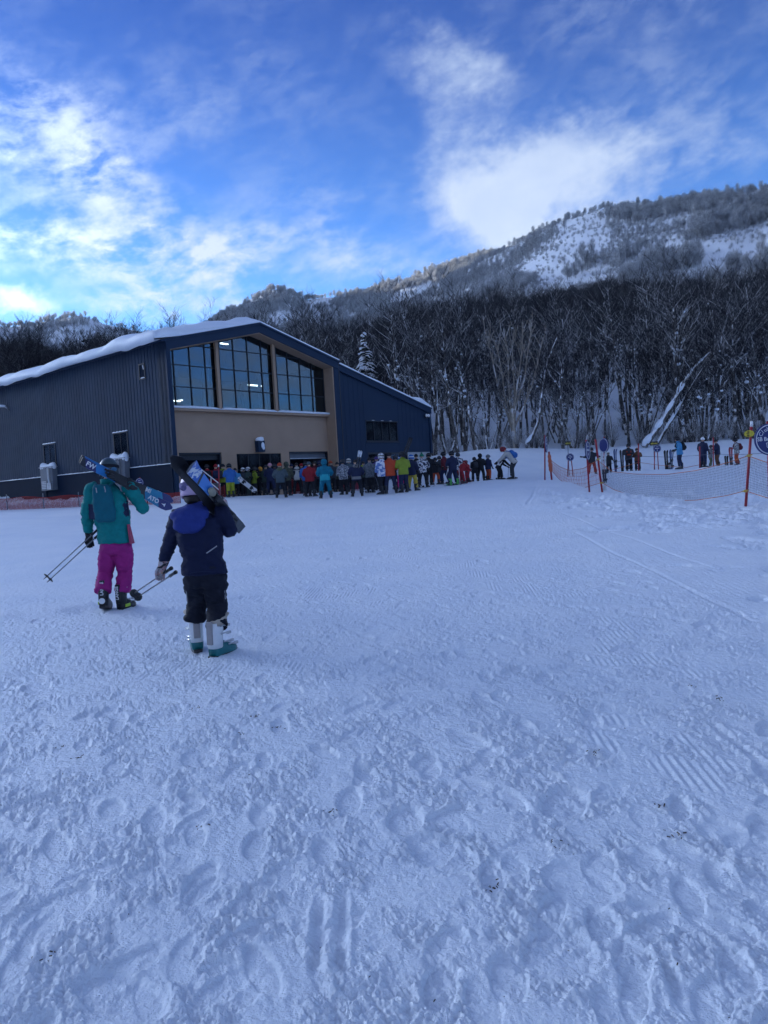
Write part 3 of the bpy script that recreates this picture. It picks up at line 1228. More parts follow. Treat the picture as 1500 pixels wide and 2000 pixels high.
def lodge_roof():
    for a, c, zf in ((-.30, SAPEX, zroof), (SAPEX + .001, SW + .12, zroof)):
        b = BB()
        f = lambda s: (ZE + (ZA - ZE) * (1 - abs(s - SAPEX) / SAPEX))
        b.prism([(a, f(a) - .05), (c, f(c) - .05), (c, f(c) + .06), (a, f(a) + .06)], -0.10, BLEN, axis=1)
        b.build('roof', NAVY)
    b = BB()
    b.prism([(SW + .125, zwing(SW) - .02), (22.46, zwing(22.46) - .02), (22.46, zwing(22.46) + .07), (SW + .125, zwing(SW) + .07)], -0.04, BLEN, axis=1)
    b.build('wing_roof', NAVY)
    f = lambda s: ZE + (ZA - ZE) * (1 - abs(s - SAPEX) / SAPEX) + .062

    def thL(S, Y):
        lump = fbm(Y * 0.33 + 2.2, S * 0.25, 3, 0.55, 55)
        front = 0.10 + 0.20 * np.clip(1 - S / 4.5, 0, 1)
        t = 0.46 + 0.34 * lump + 0.10 * np.exp(-((S - 0.5) / .8) ** 2)
        w = np.clip((Y + .06) / 1.1, 0, 1)
        e = np.clip(1.4 - np.abs(S), 0, 1)
        w = np.maximum(w, 0.9 * e)
        return np.clip(front * (1 - w) + t * w, .06, 1.2)
    roof_snow('roof_snow', -0.28, SAPEX, f, thL, ns=30, ny=150, bulge=0.46)
    def thR(S, Y):
        w = np.clip((Y + .06) / 2.5, 0, 1)
        return 0.10 + 0.35 * w + 0.05 * fbm(Y * .3, S * .3, 3, .5, 56) * w
    roof_snow('roof_snow', SAPEX + .004, SW + .10, f, thR, ns=24, ny=60)
    g = lambda s: zwing(s) + .072
    def thW(S, Y):
        end = np.exp(-((S - 21.6) / .55) ** 2)
        w = np.clip((Y + .04) / 1.5, 0, 1)
        return 0.13 + 0.25 * w + 0.34 * end * np.clip((Y + .2) / .5, 0, 1) + 0.03 * fbm(Y * .5, S * .5, 3, .5, 57)
    roof_snow('roof_snow', SW + .14, 22.44, g, thW, y0=0.0, ns=40, ny=60)


lodge_roof()
# ================================================================== trees
def bark_material(name, dark, pale, snow_amt=0.55, edge=0.30, scale=2.0):
    """bark with paler rings, and snow lying on whatever faces up"""
    m = bpy.data.materials.new(name)
    m.use_nodes = True
    t = NT(m.node_tree)
    b = t.n['Principled BSDF']
    g = t.add('ShaderNodeNewGeometry')
    tc = t.add('ShaderNodeTexCoord')
    oi = t.add('ShaderNodeObjectInfo')
    pos = tc.outputs['Object']
    n = t.noise(t.vmath('MULTIPLY', pos, (6.0, 6.0, 1.6)), scale, 4, 0.65)
    col = t.mix(t.mapr(n, 0.42, 0.66), (*dark, 1), (*pale, 1))
    hsv = t.add('ShaderNodeHueSaturation')
    t.l.new(col, hsv.inputs['Color'])
    t.l.new(t.mapr(oi.outputs['Random'], 0, 1, 0.7, 1.25, smooth=False), hsv.inputs['Value'])
    sep = t.add('ShaderNodeSeparateXYZ')
    t.l.new(g.outputs['Normal'], sep.inputs[0])
    nn = t.noise(g.outputs['Position'], 1.3, 3, 0.6)
    lim = t.math('SUBTRACT', edge + 0.5, t.math('MULTIPLY', nn, 1.0))
    s = t.math('MULTIPLY', t.mapr(t.math('SUBTRACT', sep.outputs[2], lim), 0.0, 0.22), snow_amt)
    # snow blown against the windward side
    dw = t.n.new('ShaderNodeVectorMath')
    dw.operation = 'DOT_PRODUCT'
    t.l.new(g.outputs['Normal'], dw.inputs[0])
    dw.inputs[1].default_value = (-0.62, -0.72, 0.31)
    n3 = t.noise(g.outputs['Position'], 0.9, 4, 0.65)
    s = t.math('MAXIMUM', s, t.math('MULTIPLY', t.math('MULTIPLY', t.mapr(dw.outputs['Value'], 0.30, 0.60), t.mapr(n3, 0.53, 0.60)), snow_amt * 0.95))
    c = t.mix(s, hsv.outputs[0], (0.84, 0.85, 0.87, 1))
    t.l.new(c, b.inputs['Base Color'])
    b.inputs['Roughness'].default_value = 0.9
    b.inputs['Specular IOR Level'].default_value = 0.15
    MATS[name] = m
    return m


BARK = bark_material('grey_bark', (0.052, 0.046, 0.044), (0.20, 0.19, 0.18), 1.0, 0.16)
LIMB = bark_material('dark_limbs', (0.026, 0.023, 0.024), (0.075, 0.068, 0.066), 0.9, 0.22)
TWIG = bark_material('dark_twigs', (0.018, 0.016, 0.018), (0.032, 0.028, 0.030), 0.15, 0.45)
PALEBARK = bark_material('pale_birch_bark', (0.33, 0.285, 0.235), (0.52, 0.47, 0.40), 0.8, 0.45)
FROST = bark_material('frosted_twigs', (0.22, 0.22, 0.225), (0.40, 0.40, 0.41), 0.95, 0.10, 0.6)
DARKWOOD = bark_material('dark_wood', (0.018, 0.016, 0.018), (0.034, 0.030, 0.032), 0.22, 0.40, 0.6)
NEEDLE = bark_material('snowy_needles', (0.018, 0.026, 0.022), (0.035, 0.045, 0.035), 1.0, 0.10, 1.0)
NEEDLE2 = bark_material('dark_needles', (0.014, 0.020, 0.019), (0.028, 0.036, 0.030), 0.55, 0.35, 1.0)


def tube_np(V, Fq, pts, rad, n):
    """append a tube (numpy) to lists; closed to a point at the end"""
    pts = np.asarray(pts, float)
    k = len(pts)
    base = sum(len(a) for a in V)
    T = np.gradient(pts, axis=0)
    T /= np.linalg.norm(T, axis=1)[:, None] + 1e-9
    ref = np.array([0.31, 0.95, 0.05]) if abs(T[0, 2]) > 0.5 else np.array([0, 0, 1.0])
    U = np.cross(T, ref)
    U /= np.linalg.norm(U, axis=1)[:, None] + 1e-9
    W = np.cross(T, U)
    q = np.arange(n) * 2 * PI / n
    ring = pts[:, None, :] + np.asarray(rad)[:, None, None] * (U[:, None, :] * np.cos(q)[None, :, None] + W[:, None, :] * np.sin(q)[None, :, None])
    V.append(ring.reshape(-1, 3))
    idx = base + np.arange(k * n).reshape(k, n)
    nx = np.roll(idx, -1, axis=1)
    Fq.append(np.stack([idx[:-1], nx[:-1], nx[1:], idx[1:]], -1).reshape(-1, 4))


def grow(seed, height=12.0, stems=1, spread=0.30, r0=0.13, first=0.28, nb=12, sub=6, tw=5, lean=0.1, up=0.9, jit=0.10):
    """a bare broadleaf tree: stems, limbs, branches and twigs; returns trunk, crown, twigs, snow"""
    g = np.random.default_rng(seed)
    trunk, crown, twig, lumps = ([], []), ([], []), ([], []), []

    def path(p, d, ln, k, wob, lift):
        out = [np.array(p, float)]
        d = np.array(d, float)
        d /= np.linalg.norm(d)
        for i in range(k):
            d = d + g.normal(0, wob, 3) + np.array([0, 0, lift])
            d /= np.linalg.norm(d)
            out.append(out[-1] + d * ln / k)
        return np.array(out), d

    for s in range(stems):
        a = g.uniform(0, 2 * PI)
        tilt = lean * g.uniform(0.4, 1.3) + (0.12 if stems > 1 else 0)
        hgt = height * g.uniform(0.8, 1.0)
        d0 = np.array([math.cos(a) * tilt, math.sin(a) * tilt, 1.0])
        p0 = np.array([math.cos(a) * 0.12 * (stems > 1), math.sin(a) * 0.12 * (stems > 1), -0.4])
        pts, dd = path(p0, d0, hgt, 11, 0.055, 0.02)
        r = r0 * (0.75 if stems > 1 else 1.0) * np.linspace(1.0, 0.13, 12) ** 0.9
        r[0] *= 1.35
        tube_np(*trunk, pts, r, 7)
        for i in range(nb):
            f = first + (0.97 - first) * ((i + g.random()) / nb) ** 0.85
            fi = f * 11
            j = min(int(fi), 10)
            p = pts[j] + (pts[j + 1] - pts[j]) * (fi - j)
            a2 = g.uniform(0, 2 * PI)
            ln = hgt * (0.42 - 0.26 * f) * g.uniform(0.7, 1.25)
            out = spread * 2.0
            d1 = np.array([math.cos(a2) * out, math.sin(a2) * out, up * g.uniform(0.35, 1.1)])
            bp, bd = path(p, d1, ln, 5, jit, 0.05)
            br = max(0.018, r[j] * 0.55) * np.linspace(1, 0.28, 6)
            tube_np(*crown, bp, br, 5)
            if g.random() < 0.55 and f < 0.75:
                lumps.append((p + np.array([math.cos(a2), math.sin(a2), 0.4]) * r[j], g.uniform(0.07, 0.17)))
            if g.random() < 0.5 and f < 0.7:
                q = bp[g.integers(1, 4)]
                lumps.append((q + np.array([0, 0, 0.03]), g.uniform(0.06, 0.15)))
            for m in range(sub):
                k = 1 + int(g.random() * 4.99)
                k = min(k, 5)
                a3 = g.uniform(0, 2 * PI)
                dir2 = bd * 0.6 + np.array([math.cos(a3) * 0.75, math.sin(a3) * 0.75, 0.35 * up + 0.1])
                cp, cd = path(bp[k] if k < 5 else bp[5], dir2, ln * g.uniform(0.30, 0.60), 3, jit, 0.06)
                tube_np(*crown, cp, np.linspace(0.45, 0.16, 4) * br[0] * 0.7 + 0.004, 3)
                for q in range(tw):
                    kk = 1 + int(g.random() * 2.99)
                    a4 = g.uniform(0, 2 * PI)
                    dir3 = cd * 0.8 + np.array([math.cos(a4) * 0.8, math.sin(a4) * 0.8, 0.40])
                    tp, _ = path(cp[kk], dir3, g.uniform(0.45, 1.15), 2, 0.12, 0.05)
                    tube_np(*twig, tp, np.array([0.013, 0.009, 0.004]), 3)
    return trunk, crown, twig, lumps


def arr(vf):
    return np.concatenate(vf[0]), np.concatenate(vf[1])


def lump_mesh(lumps, name):
    b = MB()
    for p, r in lumps:
        b.ell(p, (r * 1.15, r * 1.0, r * 0.75), 7, 5)
    return b.mesh(name, smooth=True, fix=False)


TREES = []


def tree_kind(seed, bark=None, **k):
    tr, cr, tw, lu = grow(seed, **k)
    tv, tf = arr(tr)
    cv, cf = arr(cr)
    wv, wf = arr(tw)
    t_me = mesh_np('trunk', tv, tf)
    t_me.materials.append(bark or BARK)
    V = np.concatenate([cv, wv])
    F = np.concatenate([cf, wf + len(cv)])
    c_me = mesh_np('crown', V, F, mats=np.concatenate([np.zeros(len(cf)), np.ones(len(wf))]).astype(np.int32))
    c_me.materials.append(bark or LIMB)
    c_me.materials.append(TWIG if bark is None else bark)
    s_me = lump_mesh(lu, 'lying_snow') if lu else None
    if s_me:
        s_me.materials.append(SNOW)
    # one joined mesh for the wood farther up the slope
    JV = np.concatenate([tv, V])
    JF = np.concatenate([tf, F + len(tv)])
    j_me = mesh_np('wood_tree', JV, JF, mats=np.concatenate([np.zeros(len(tf) + len(cf)), np.ones(len(wf))]).astype(np.int32))
    j_me.materials.append(DARKWOOD)
    j_me.materials.append(TWIG)
    return t_me, c_me, s_me, j_me


KINDS = [tree_kind(101, height=12.5, nb=13, r0=.165, first=.44), tree_kind(102, height=11.0, stems=2, nb=9, r0=.15, lean=.14, first=.40), tree_kind(103, height=13.5, nb=14, r0=.185, first=.50, lean=.05),
         tree_kind(104, height=10.0, stems=3, nb=7, r0=.135, lean=.22, spread=.4, first=.38), tree_kind(105, height=12.0, nb=13, r0=.145, first=.42, spread=.42, lean=.16), tree_kind(106, height=9.0, stems=2, nb=9, r0=.10, lean=.25, spread=.45, first=.34),
         tree_kind(107, height=13.0, nb=12, r0=.15, first=.52, lean=.07, spread=.24), tree_kind(108, height=8.0, nb=12, r0=.08, first=.30, lean=.2, spread=.5)]

N_TREE = 0


def plant(kind, x, y, label, group=None, name='bare_tree', rot=None, sc=1.0, category='tree', tilt=(0, 0)):
    global N_TREE
    t_me, c_me, s_me, _ = kind
    r = thing(name, label, category, (x, y, hz(x, y)), 0, group)
    r.rotation_euler = (tilt[0], tilt[1], rng.uniform(0, 2 * PI) if rot is None else rot)
    r.scale = (sc, sc, sc)
    for nm, me in (('trunk', t_me), ('crown', c_me), ('lying_snow', s_me)):
        if me is not None:
            o = bpy.data.objects.new(nm, me)
            o.parent = r
            if nm == 'lying_snow':
                o['kind'] = 'stuff'
            COL.objects.link(o)
    N_TREE += 1
    return r


def in_lodge(x, y, pad=2.0):
    dx, dy = x - B_ORIG[0], y - B_ORIG[1]
    s = dx * math.sin(R(40)) + dy * math.cos(R(40))
    o = -dx * math.cos(R(40)) + dy * math.sin(R(40))
    return -pad < s < 22.4 + pad and -pad < o < BLEN + pad


KIND_WORDS = ['slender bare', 'two-stemmed bare', 'tall straight bare', 'three-stemmed bare', 'wide-branched bare', 'low forked bare', 'high-crowned bare', 'small bushy bare']
FRONT = 'bare snow-dusted trees along the edge of the wood'


def plant_wood():
    g = np.random.default_rng(12)
    spots = []
    tries = 0
    while len(spots) < 262 and tries < 20000:
        tries += 1
        y = 57 + 40 * g.random() ** 1.5
        x = g.uniform(-0.10, 0.56) * y
        u = x / y
        if y < 59.5 + 1.5 * math.sin(x * .7) or in_lodge(x, y, 3):
            continue
        # lane left free round the leaning trunk
        if abs(x + 0.0206 * y) < 2.4 and y < 80:
            continue
        if abs(x - 20.5) < 1.4 and y < 61:
            continue
        if any((x - a) ** 2 + (y - b) ** 2 < 0.62 ** 2 for a, b in spots):
            continue
        spots.append((x, y))
    spots.sort(key=lambda q: q[1])
    for i, (x, y) in enumerate(spots):
        k = KINDS[int(g.choice(8, p=[.17, .12, .17, .10, .14, .09, .14, .07]))]
        front = y < 63
        px = 750 + FPX * (x / y)
        where = ('over the lodge roof' if px < 850 else 'behind the queue' if px < 1030 else 'behind the far end of the net' if px < 1190 else "near the leaning snowy trunk" if px < 1360 else 'at the right end of the wood')
        deep = 'in the front row' if y < 62 else 'a few rows back' if y < 70 else 'midway into the wood' if y < 82 else 'deep in the wood'
        plant(k, x, y, KIND_WORDS[KINDS.index(k)] + ' snow-dusted tree ' + deep + ' ' + where, FRONT, sc=g.uniform(.62, 1.14), tilt=(g.normal(0, .03), g.normal(0, .03)))


plant_wood()


def gn_scatter(name, pts, scales, sources, kind='stuff', label=None):
    """one object whose points carry small trees"""
    me = bpy.data.meshes.new(name)
    me.vertices.add(len(pts))
    me.vertices.foreach_set('co', np.asarray(pts, dtype=np.float32).ravel())
    at = me.attributes.new('tree_scale', 'FLOAT', 'POINT')
    at.data.foreach_set('value', np.asarray(scales, dtype=np.float32))
    me.update()
    o = link(name, me)
    tree = bpy.data.node_groups.new(name, 'GeometryNodeTree')
    tree.interface.new_socket('Geometry', in_out='INPUT', socket_type='NodeSocketGeometry')
    tree.interface.new_socket('Geometry', in_out='OUTPUT', socket_type='NodeSocketGeometry')
    n, l = tree.nodes, tree.links
    gi, go = n.new('NodeGroupInput'), n.new('NodeGroupOutput')
    jn = n.new('GeometryNodeJoinGeometry')
    for me_ in sources:
        so = bpy.data.objects.new(name + '_source', me_)
        oi = n.new('GeometryNodeObjectInfo')
        oi.inputs['Object'].default_value = so
        oi.inputs['As Instance'].default_value = True
        l.new(oi.outputs['Geometry'], jn.inputs[0])
    iop = n.new('GeometryNodeInstanceOnPoints')
    iop.inputs['Pick Instance'].default_value = True
    ri = n.new('FunctionNodeRandomValue')
    ri.data_type = 'INT'
    [s for s in ri.inputs if s.name == 'Min' and s.type == 'INT'][0].default_value = 0
    [s for s in ri.inputs if s.name == 'Max' and s.type == 'INT'][0].default_value = len(sources) - 1
    rv = n.new('FunctionNodeRandomValue')
    rv.data_type = 'FLOAT_VECTOR'
    vs = [s for s in rv.inputs if s.type == 'VECTOR']
    vs[0].default_value = (-.06, -.06, 0)
    vs[1].default_value = (.06, .06, 6.283)
    rv.inputs['Seed'].default_value = 3
    er = n.new('FunctionNodeEulerToRotation')
    l.new([s for s in rv.outputs if s.type == 'VECTOR'][0], er.inputs[0])
    na = n.new('GeometryNodeInputNamedAttribute')
    na.data_type = 'FLOAT'
    na.inputs['Name'].default_value = 'tree_scale'
    l.new(gi.outputs[0], iop.inputs['Points'])
    l.new(jn.outputs[0], iop.inputs['Instance'])
    l.new([s for s in ri.outputs if s.type == 'INT'][0], iop.inputs['Instance Index'])
    l.new(er.outputs[0], iop.inputs['Rotation'])
    l.new([s for s in na.outputs if s.enabled][0], iop.inputs['Scale'])
    l.new(iop.outputs[0], go.inputs[0])
    md = o.modifiers.new('scatter', 'NODES')
    md.node_group = tree
    tag(o, kind=kind)
    if label:
        o['label'] = label
    return o


def small_tree(seed, h=8.0, w=2.6, n=110, r=0.035, mats_=(FROST, FROST), trunk_r=0.16, droop=0.25):
    """far broadleaf tree: trunk and a rounded spray of fine branches"""
    g = np.random.default_rng(seed)
    V, F = [], []
    tube_np(V, F, [(0, 0, -1.5), (g.normal(0, .15), g.normal(0, .15), h * .35), (g.normal(0, .3), g.normal(0, .3), h * .75)], np.array([1, .8, .3]) * trunk_r, 4)
    nt = sum(len(f) for f in F)
    for i in range(n):
        a = g.uniform(0, 2 * PI)
        f = g.uniform(.25, .75)
        p = np.array([0, 0, h * f])
        rr = w * math.sqrt(g.random()) * (0.55 + 0.45 * math.sin(min(1, (f - .1) / .7) * PI))
        zt = h * (f + .12 + .32 * g.random() * (1 - 0.5 * rr / w))
        e = np.array([math.cos(a) * rr, math.sin(a) * rr, min(zt, h * 1.02)])
        m = (p + e) / 2 + np.array([math.cos(a) * rr * .18, math.sin(a) * rr * .18, -.1 * h * g.random()])
        tube_np(V, F, [p, m, e], np.array([1.5, 1.0, .5]) * r, 3)
        for q in range(3):
            e2 = e + g.normal(0, .34, 3) * np.array([1, 1, .8]) * w * .6
            tube_np(V, F, [m + (e - m) * g.uniform(.1, .9), e2], np.array([.9, .45]) * r, 3)
    V, F = np.concatenate(V), np.concatenate(F)
    me = mesh_np('hill_tree', V, F, mats=np.concatenate([np.zeros(nt), np.ones(len(F) - nt)]).astype(np.int32))
    for m in mats_:
        me.materials.append(m)
    return me


def conifer_meshes(seed, h=9.0, w=2.2, tiers=15, needle=NEEDLE2, lumps=True):
    g = np.random.default_rng(seed)
    V, F = [], []
    tube_np(V, F, [(0, 0, -1), (0, 0, h * .5), (0.05, 0, h)], np.array([.16, .10, .02]), 6)
    tr = mesh_np('trunk', np.concatenate(V), np.concatenate(F))
    tr.materials.append(BARK)
    V, F, lu = [], [], []
    for i in range(tiers):
        f = i / (tiers - 1)
        z = h * (.10 + .88 * f)
        rr = w * (1 - f) ** .85 + .12
        nb = max(5, int(13 * (1 - f) + 4))
        for k in range(nb):
            a = 2 * PI * (k + g.random() * .7) / nb + i
            z = h * (.10 + .88 * min(1, max(0, f + g.uniform(-.04, .04))))
            ln = rr * g.uniform(.6, 1.15)
            dz = -ln * g.uniform(.25, .5)
            c, s = math.cos(a), math.sin(a)
            m = np.array([c * ln * .55, s * ln * .55, z + dz * .25])
            e = np.array([c * ln, s * ln, z + dz])
            tube_np(V, F, [(0, 0, z), m, e], np.array([.06, .16 + .06 * (1 - f), .05]), 4)
            for q in range(4):
                b = m + (e - m) * g.uniform(-.3, .8)
                sd = g.choice([-1, 1])
                e2 = b + np.array([c * .35 - s * sd * .45, s * .35 + c * sd * .45, -.22]) * ln * .5
                tube_np(V, F, [b, (b + e2) / 2, e2], np.array([.05, .10, .02]), 3)
            if lumps and g.random() < .6:
                q = m + (e - m) * g.uniform(-.2, .9)
                lu.append((q + np.array([0, 0, .10]), g.uniform(.08, .22) * (1.1 - .4 * f)))
    cr = mesh_np('foliage', np.concatenate(V), np.concatenate(F))
    cr.materials.append(needle)
    sn = None
    if lumps:
        sn = lump_mesh(lu, 'lying_snow')
        sn.materials.append(SNOW)
    return tr, cr, sn, None


# ------------------------------------------------------------------ single trees that stand out
def special_trees():
    con = conifer_meshes(7, 11.4, 2.7, 22, NEEDLE, True)
    p = P(720, 800, 68.0)
    plant(con, p[0], p[1], 'snow-laden conifer rising behind the right wing of the lodge', name='conifer_tree', rot=0.4)
    c2 = conifer_meshes(8, 8.0, 1.5, 14, NEEDLE2, True)
    for i, (px, py, d, sc, lab) in enumerate(((165, 655, 118.0, 1.1, 'dark pointed conifer above the snowy roof, leftmost of the conifers over the eaves'),
                                              (248, 643, 122.0, 1.0, 'dark pointed conifer behind the roof edge left of the snowy corner'),
                                              (262, 645, 124.0, .9, 'slim dark conifer close beside another above the snow-laden eaves'),
                                              (392, 640, 150.0, .9, 'small dark conifer on the skyline above the left gable slope'))):
        q = P(px, py, d)
        z = hz(q[0], q[1])
        o = plant(c2, q[0], q[1], lab, name='conifer_tree', sc=max(.5, (q[2] - z) / 8.0))
    # tall pale birch with a fan of upright stems
    g = np.random.default_rng(31)
    d = 61.0
    base = P(1006, 872, d)
    base[2] = hz(base[0], base[1])
    root = thing('birch_tree', 'tall pale-barked birch with a fan of upright stems before the dark wood', 'tree', base)
    tv, cv, wv = ([], []), ([], []), ([], [])
    tube_np(*tv, [(0, 0, -.4), (-.05, 0, 1.6), (-.1, 0, 3.4)], np.array([.17, .14, .12]), 8)
    for ex, ey, sx in ((955, 655, -.12), (968, 690, -.1), (985, 640, 0), (1004, 648, .02), (1022, 628, .1), (1040, 640, .1), (1056, 662, .12)):
        e = P(ex, ey, d) - base
        e[1] += g.uniform(-1.2, 1.2)
        s0 = np.array([-.05 + sx * .3, 0, g.uniform(1.2, 3.2)])
        m = s0 + (e - s0) * .45 + np.array([(e[0] - s0[0]) * .12, 0, -.2])
        pts = np.array([s0, s0 + (m - s0) * .5 + g.normal(0, .06, 3), m, m + (e - m) * .5 + g.normal(0, .08, 3), e])
        tube_np(*cv, pts, np.linspace(.105, .022, 5), 6)
        for k in range(10):
            f = g.uniform(.30, 1)
            j = min(int(f * 4), 3)
            q = pts[j] + (pts[j + 1] - pts[j]) * (f * 4 - j)
            a = g.uniform(0, 2 * PI)
            e2 = q + np.array([math.cos(a) * .55, math.sin(a) * .55, g.uniform(.8, 2.0)]) * g.uniform(.7, 1.2)
            tube_np(*cv, [q, (q + e2) / 2 + g.normal(0, .05, 3), e2], np.array([.038, .025, .010]), 4)
            for w_ in range(5):
                q2 = q + (e2 - q) * g.uniform(.2, 1)
                e3 = q2 + np.array([g.normal(0, .3), g.normal(0, .3), g.uniform(.2, .8)])
                tube_np(*wv, [q2, e3], np.array([.014, .005]), 3)
    o = link('trunk', mesh_np('trunk', *arr(tv)), PALEBARK, root)
    cva, cfa = arr(cv)
    wva, wfa = arr(wv)
    link('crown', mesh_np('crown', np.concatenate([cva, wva]), np.concatenate([cfa, wfa + len(cva)])), PALEBARK, root)

    def stem_tree(name, label, px_pts, d, r0, r1, bark=BARK, snow=None, extra=None, seed=1):
        g = np.random.default_rng(seed)
        pts = [P(x, y, d + dd) for x, y, dd in px_pts]
        b = pts[0].copy()
        b[2] = hz(b[0], b[1])
        root = thing(name, label, 'tree', b)
        loc = np.array([p - b for p in pts])
        # finer path
        t = np.linspace(0, len(loc) - 1, len(loc) * 4)
        fine = np.stack([np.interp(t, np.arange(len(loc)), loc[:, i]) for i in range(3)], -1)
        fine[1:-1] = (fine[:-2] + fine[1:-1] * 2 + fine[2:]) / 4
        k = len(fine)
        V = ([], [])
        tube_np(*V, fine, np.linspace(r0, r1, k) * (1 + .12 * g.normal(0, 1, k) * .5), 8)
        link('trunk', mesh_np('trunk', *arr(V)), bark, root)
        C = ([], [])
        for i in range(22):
            f = g.uniform(.35, 1)
            q = fine[min(int(f * k), k - 1)]
            a = g.uniform(0, 2 * PI)
            e = q + np.array([math.cos(a) * .9, math.sin(a) * .9, g.uniform(.3, 1.6)]) * g.uniform(.6, 1.5)
            tube_np(*C, [q, (q + e) / 2 + g.normal(0, .1, 3), e], np.array([.035, .022, .008]), 4)
            for w_ in range(5):
                q2 = q + (e - q) * g.uniform(.2, 1)
                tube_np(*C, [q2, q2 + np.array([g.normal(0, .3), g.normal(0, .3), g.uniform(.1, .7)])], np.array([.013, .005]), 3)
        link('crown', mesh_np('crown', *arr(C)), TWIG, root)
        if snow:
            for s0, s1, th in snow:
                m = MB()
                i0, i1 = int(s0 * k), int(s1 * k)
                seg = fine[i0:i1]
                n = len(seg)
                rr = np.linspace(r0, r1, k)[i0:i1]
                lump = 0.75 + 0.5 * np.abs(fbm(np.arange(n) * .9, np.zeros(n) + s0 * 9, 2, .5, seed))
                env = np.sin(np.clip(np.arange(n) / max(1, n - 1), .04, .96) * PI) ** .35
                side = np.array([-.72, -.15, .68])
                m.tube(seg + side[None] * (rr * .55)[:, None], list((rr * .95 + th * lump) * env), 8)
                o = m.build('lying_snow', SNOW, root, smooth=True)
        return root
    stem_tree('fallen_tree', 'thick leaning trunk under deep snow, sloping up across the standing trees',
              [(1258, 872, 0), (1284, 838, .3), (1308, 800, .6), (1334, 752, 1.0), (1352, 722, 1.3), (1385, 690, 1.5)], 57.0, .23, .09, snow=[(0.0, .20, .09), (.17, .36, .07), (.37, .50, .05), (.52, .70, .08), (.73, .84, .05), (.87, .97, .05)], seed=3)
    stem_tree('fallen_tree', 'thinner bare leaning stem beside the snow-covered leaning trunk',
              [(1282, 870, 1.5), (1306, 830, 1.5), (1330, 790, 1.8), (1352, 752, 2.0), (1376, 715, 2.2)], 57.0, .14, .06, snow=[(.15, .6, .03)], seed=4)
    stem_tree('curved_tree', 'dark trunk curving up out of the bank with snow down its bowed foot',
              [(1028, 868, 0), (1040, 852, 0), (1051, 826, .2), (1056, 790, .3), (1061, 745, .3), (1072, 700, .3), (1088, 660, .3)], 58.0,   .14, .06, snow=[(0.0, .24, .04)], seed=5)


special_trees()


# ------------------------------------------------------------------ the woods beyond: one mass each
def hillside_wood():
    g = np.random.default_rng(21)
    pts, scs = [], []
    n = 0
    X = g.uniform(-1, 1, 14000)
    Y = 64 + 165 * g.random(14000) ** 0.8
    X = X * Y * .60
    Z = H(X, Y)
    for x, y, z in zip(X, Y, Z):
        if in_lodge(x, y, 4):
            continue
        right = x > -0.12 * y
        if right and y < 100:
            continue
        if not right and y < 76:
            continue
        if g.random() > (0.42 if y > 135 else 0.26):
            continue
        pts.append((x, y, z))
        scs.append(g.uniform(.55, 1.15) * (.95 if y > 120 else .95))
    # more of them far up, in the dark belt below the open slopes
    print('hillside wood', len(pts))
    gn_scatter('hillside_wood', pts, scs, [k[3] for k in KINDS])


hillside_wood()
# brush at the foot of the wood
BRUSH = []
for sd in (1, 2, 3):
    g = np.random.default_rng(900 + sd)
    V, F = [], []
    for i in range(34):
        a = g.uniform(0, 2 * PI)
        e = np.array([math.cos(a) * g.uniform(.2, .8), math.sin(a) * g.uniform(.2, .8), g.uniform(.5, 1.7)])
        m = e * .5 + np.array([0, 0, .15])
        tube_np(V, F, [(0, 0, -.1), m, e], np.array([.012, .009, .004]), 3)
        for q in range(3):
            e2 = m + (e - m) * g.uniform(0, .8)
            tube_np(V, F, [e2, e2 + g.normal(0, .22, 3) + np.array([0, 0, .2])], np.array([.007, .004]), 3)
    me = mesh_np('brush', np.concatenate(V), np.concatenate(F))
    me.materials.append(BARK)
    BRUSH.append(me)
g = np.random.default_rng(44)
bp, bs = [], []
for i in range(110):
    y = 58.5 + 22 * g.random() ** 1.4
    x = g.uniform(.02, .56) * y
    if not in_lodge(x, y, 2):
        bp.append((x, y, hz(x, y)))
        bs.append(g.uniform(.6, 1.3))
gn_scatter('undergrowth', bp, bs, BRUSH)

HT = [small_tree(s, h=h, w=w) for s, h, w in ((1, 8.5, 2.7), (2, 7.5, 2.9), (3, 9.5, 2.4), (4, 6.5, 2.2))]
HD = [small_tree(s + 20, h=h, w=w, mats_=(DARKWOOD, DARKWOOD)) for s, h, w in ((1, 9.5, 2.6), (2, 8.5, 2.8), (3, 10.5, 2.3))]
HS = [small_tree(41, h=2.4, w=1.0, n=26, r=.03, trunk_r=.05), small_tree(42, h=1.8, w=1.1, n=22, r=.03, trunk_r=.05)]


def to_px(Q):
    """pixel of world points (arrays), used to lay out which parts of the mountain are bare"""
    d = Q - CAM
    cp, sp = math.cos(PITCH), math.sin(PITCH)
    y = cp * d[:, 1] + sp * d[:, 2]
    z = -sp * d[:, 1] + cp * d[:, 2]
    u0, v0 = d[:, 0] / y, z / y
    c, s = math.cos(ROLL), math.sin(ROLL)
    return 750 + FPX * (c * u0 - s * v0), 1000 - FPX * (s * u0 + c * v0)


#           centre      half sizes  tilt
CLEAR = [(1128, 462, 50, 40, -.5), (1068, 535, 44, 34, .2), (1185, 577, 36, 13, -.3), (1455, 478, 75, 34, -.35), (1312, 492, 34, 11, -.3), (1150, 408, 34, 14, -.3),
         (855, 593, 22, 7, -.2), (1240, 520, 26, 12, -.3), (960, 590, 26, 8, -.2), (1205, 400, 20, 10, -.2), (1100, 500, 40, 40, 0), (1340, 545, 60, 12, -.3), (1160, 545, 40, 18, -.3)]


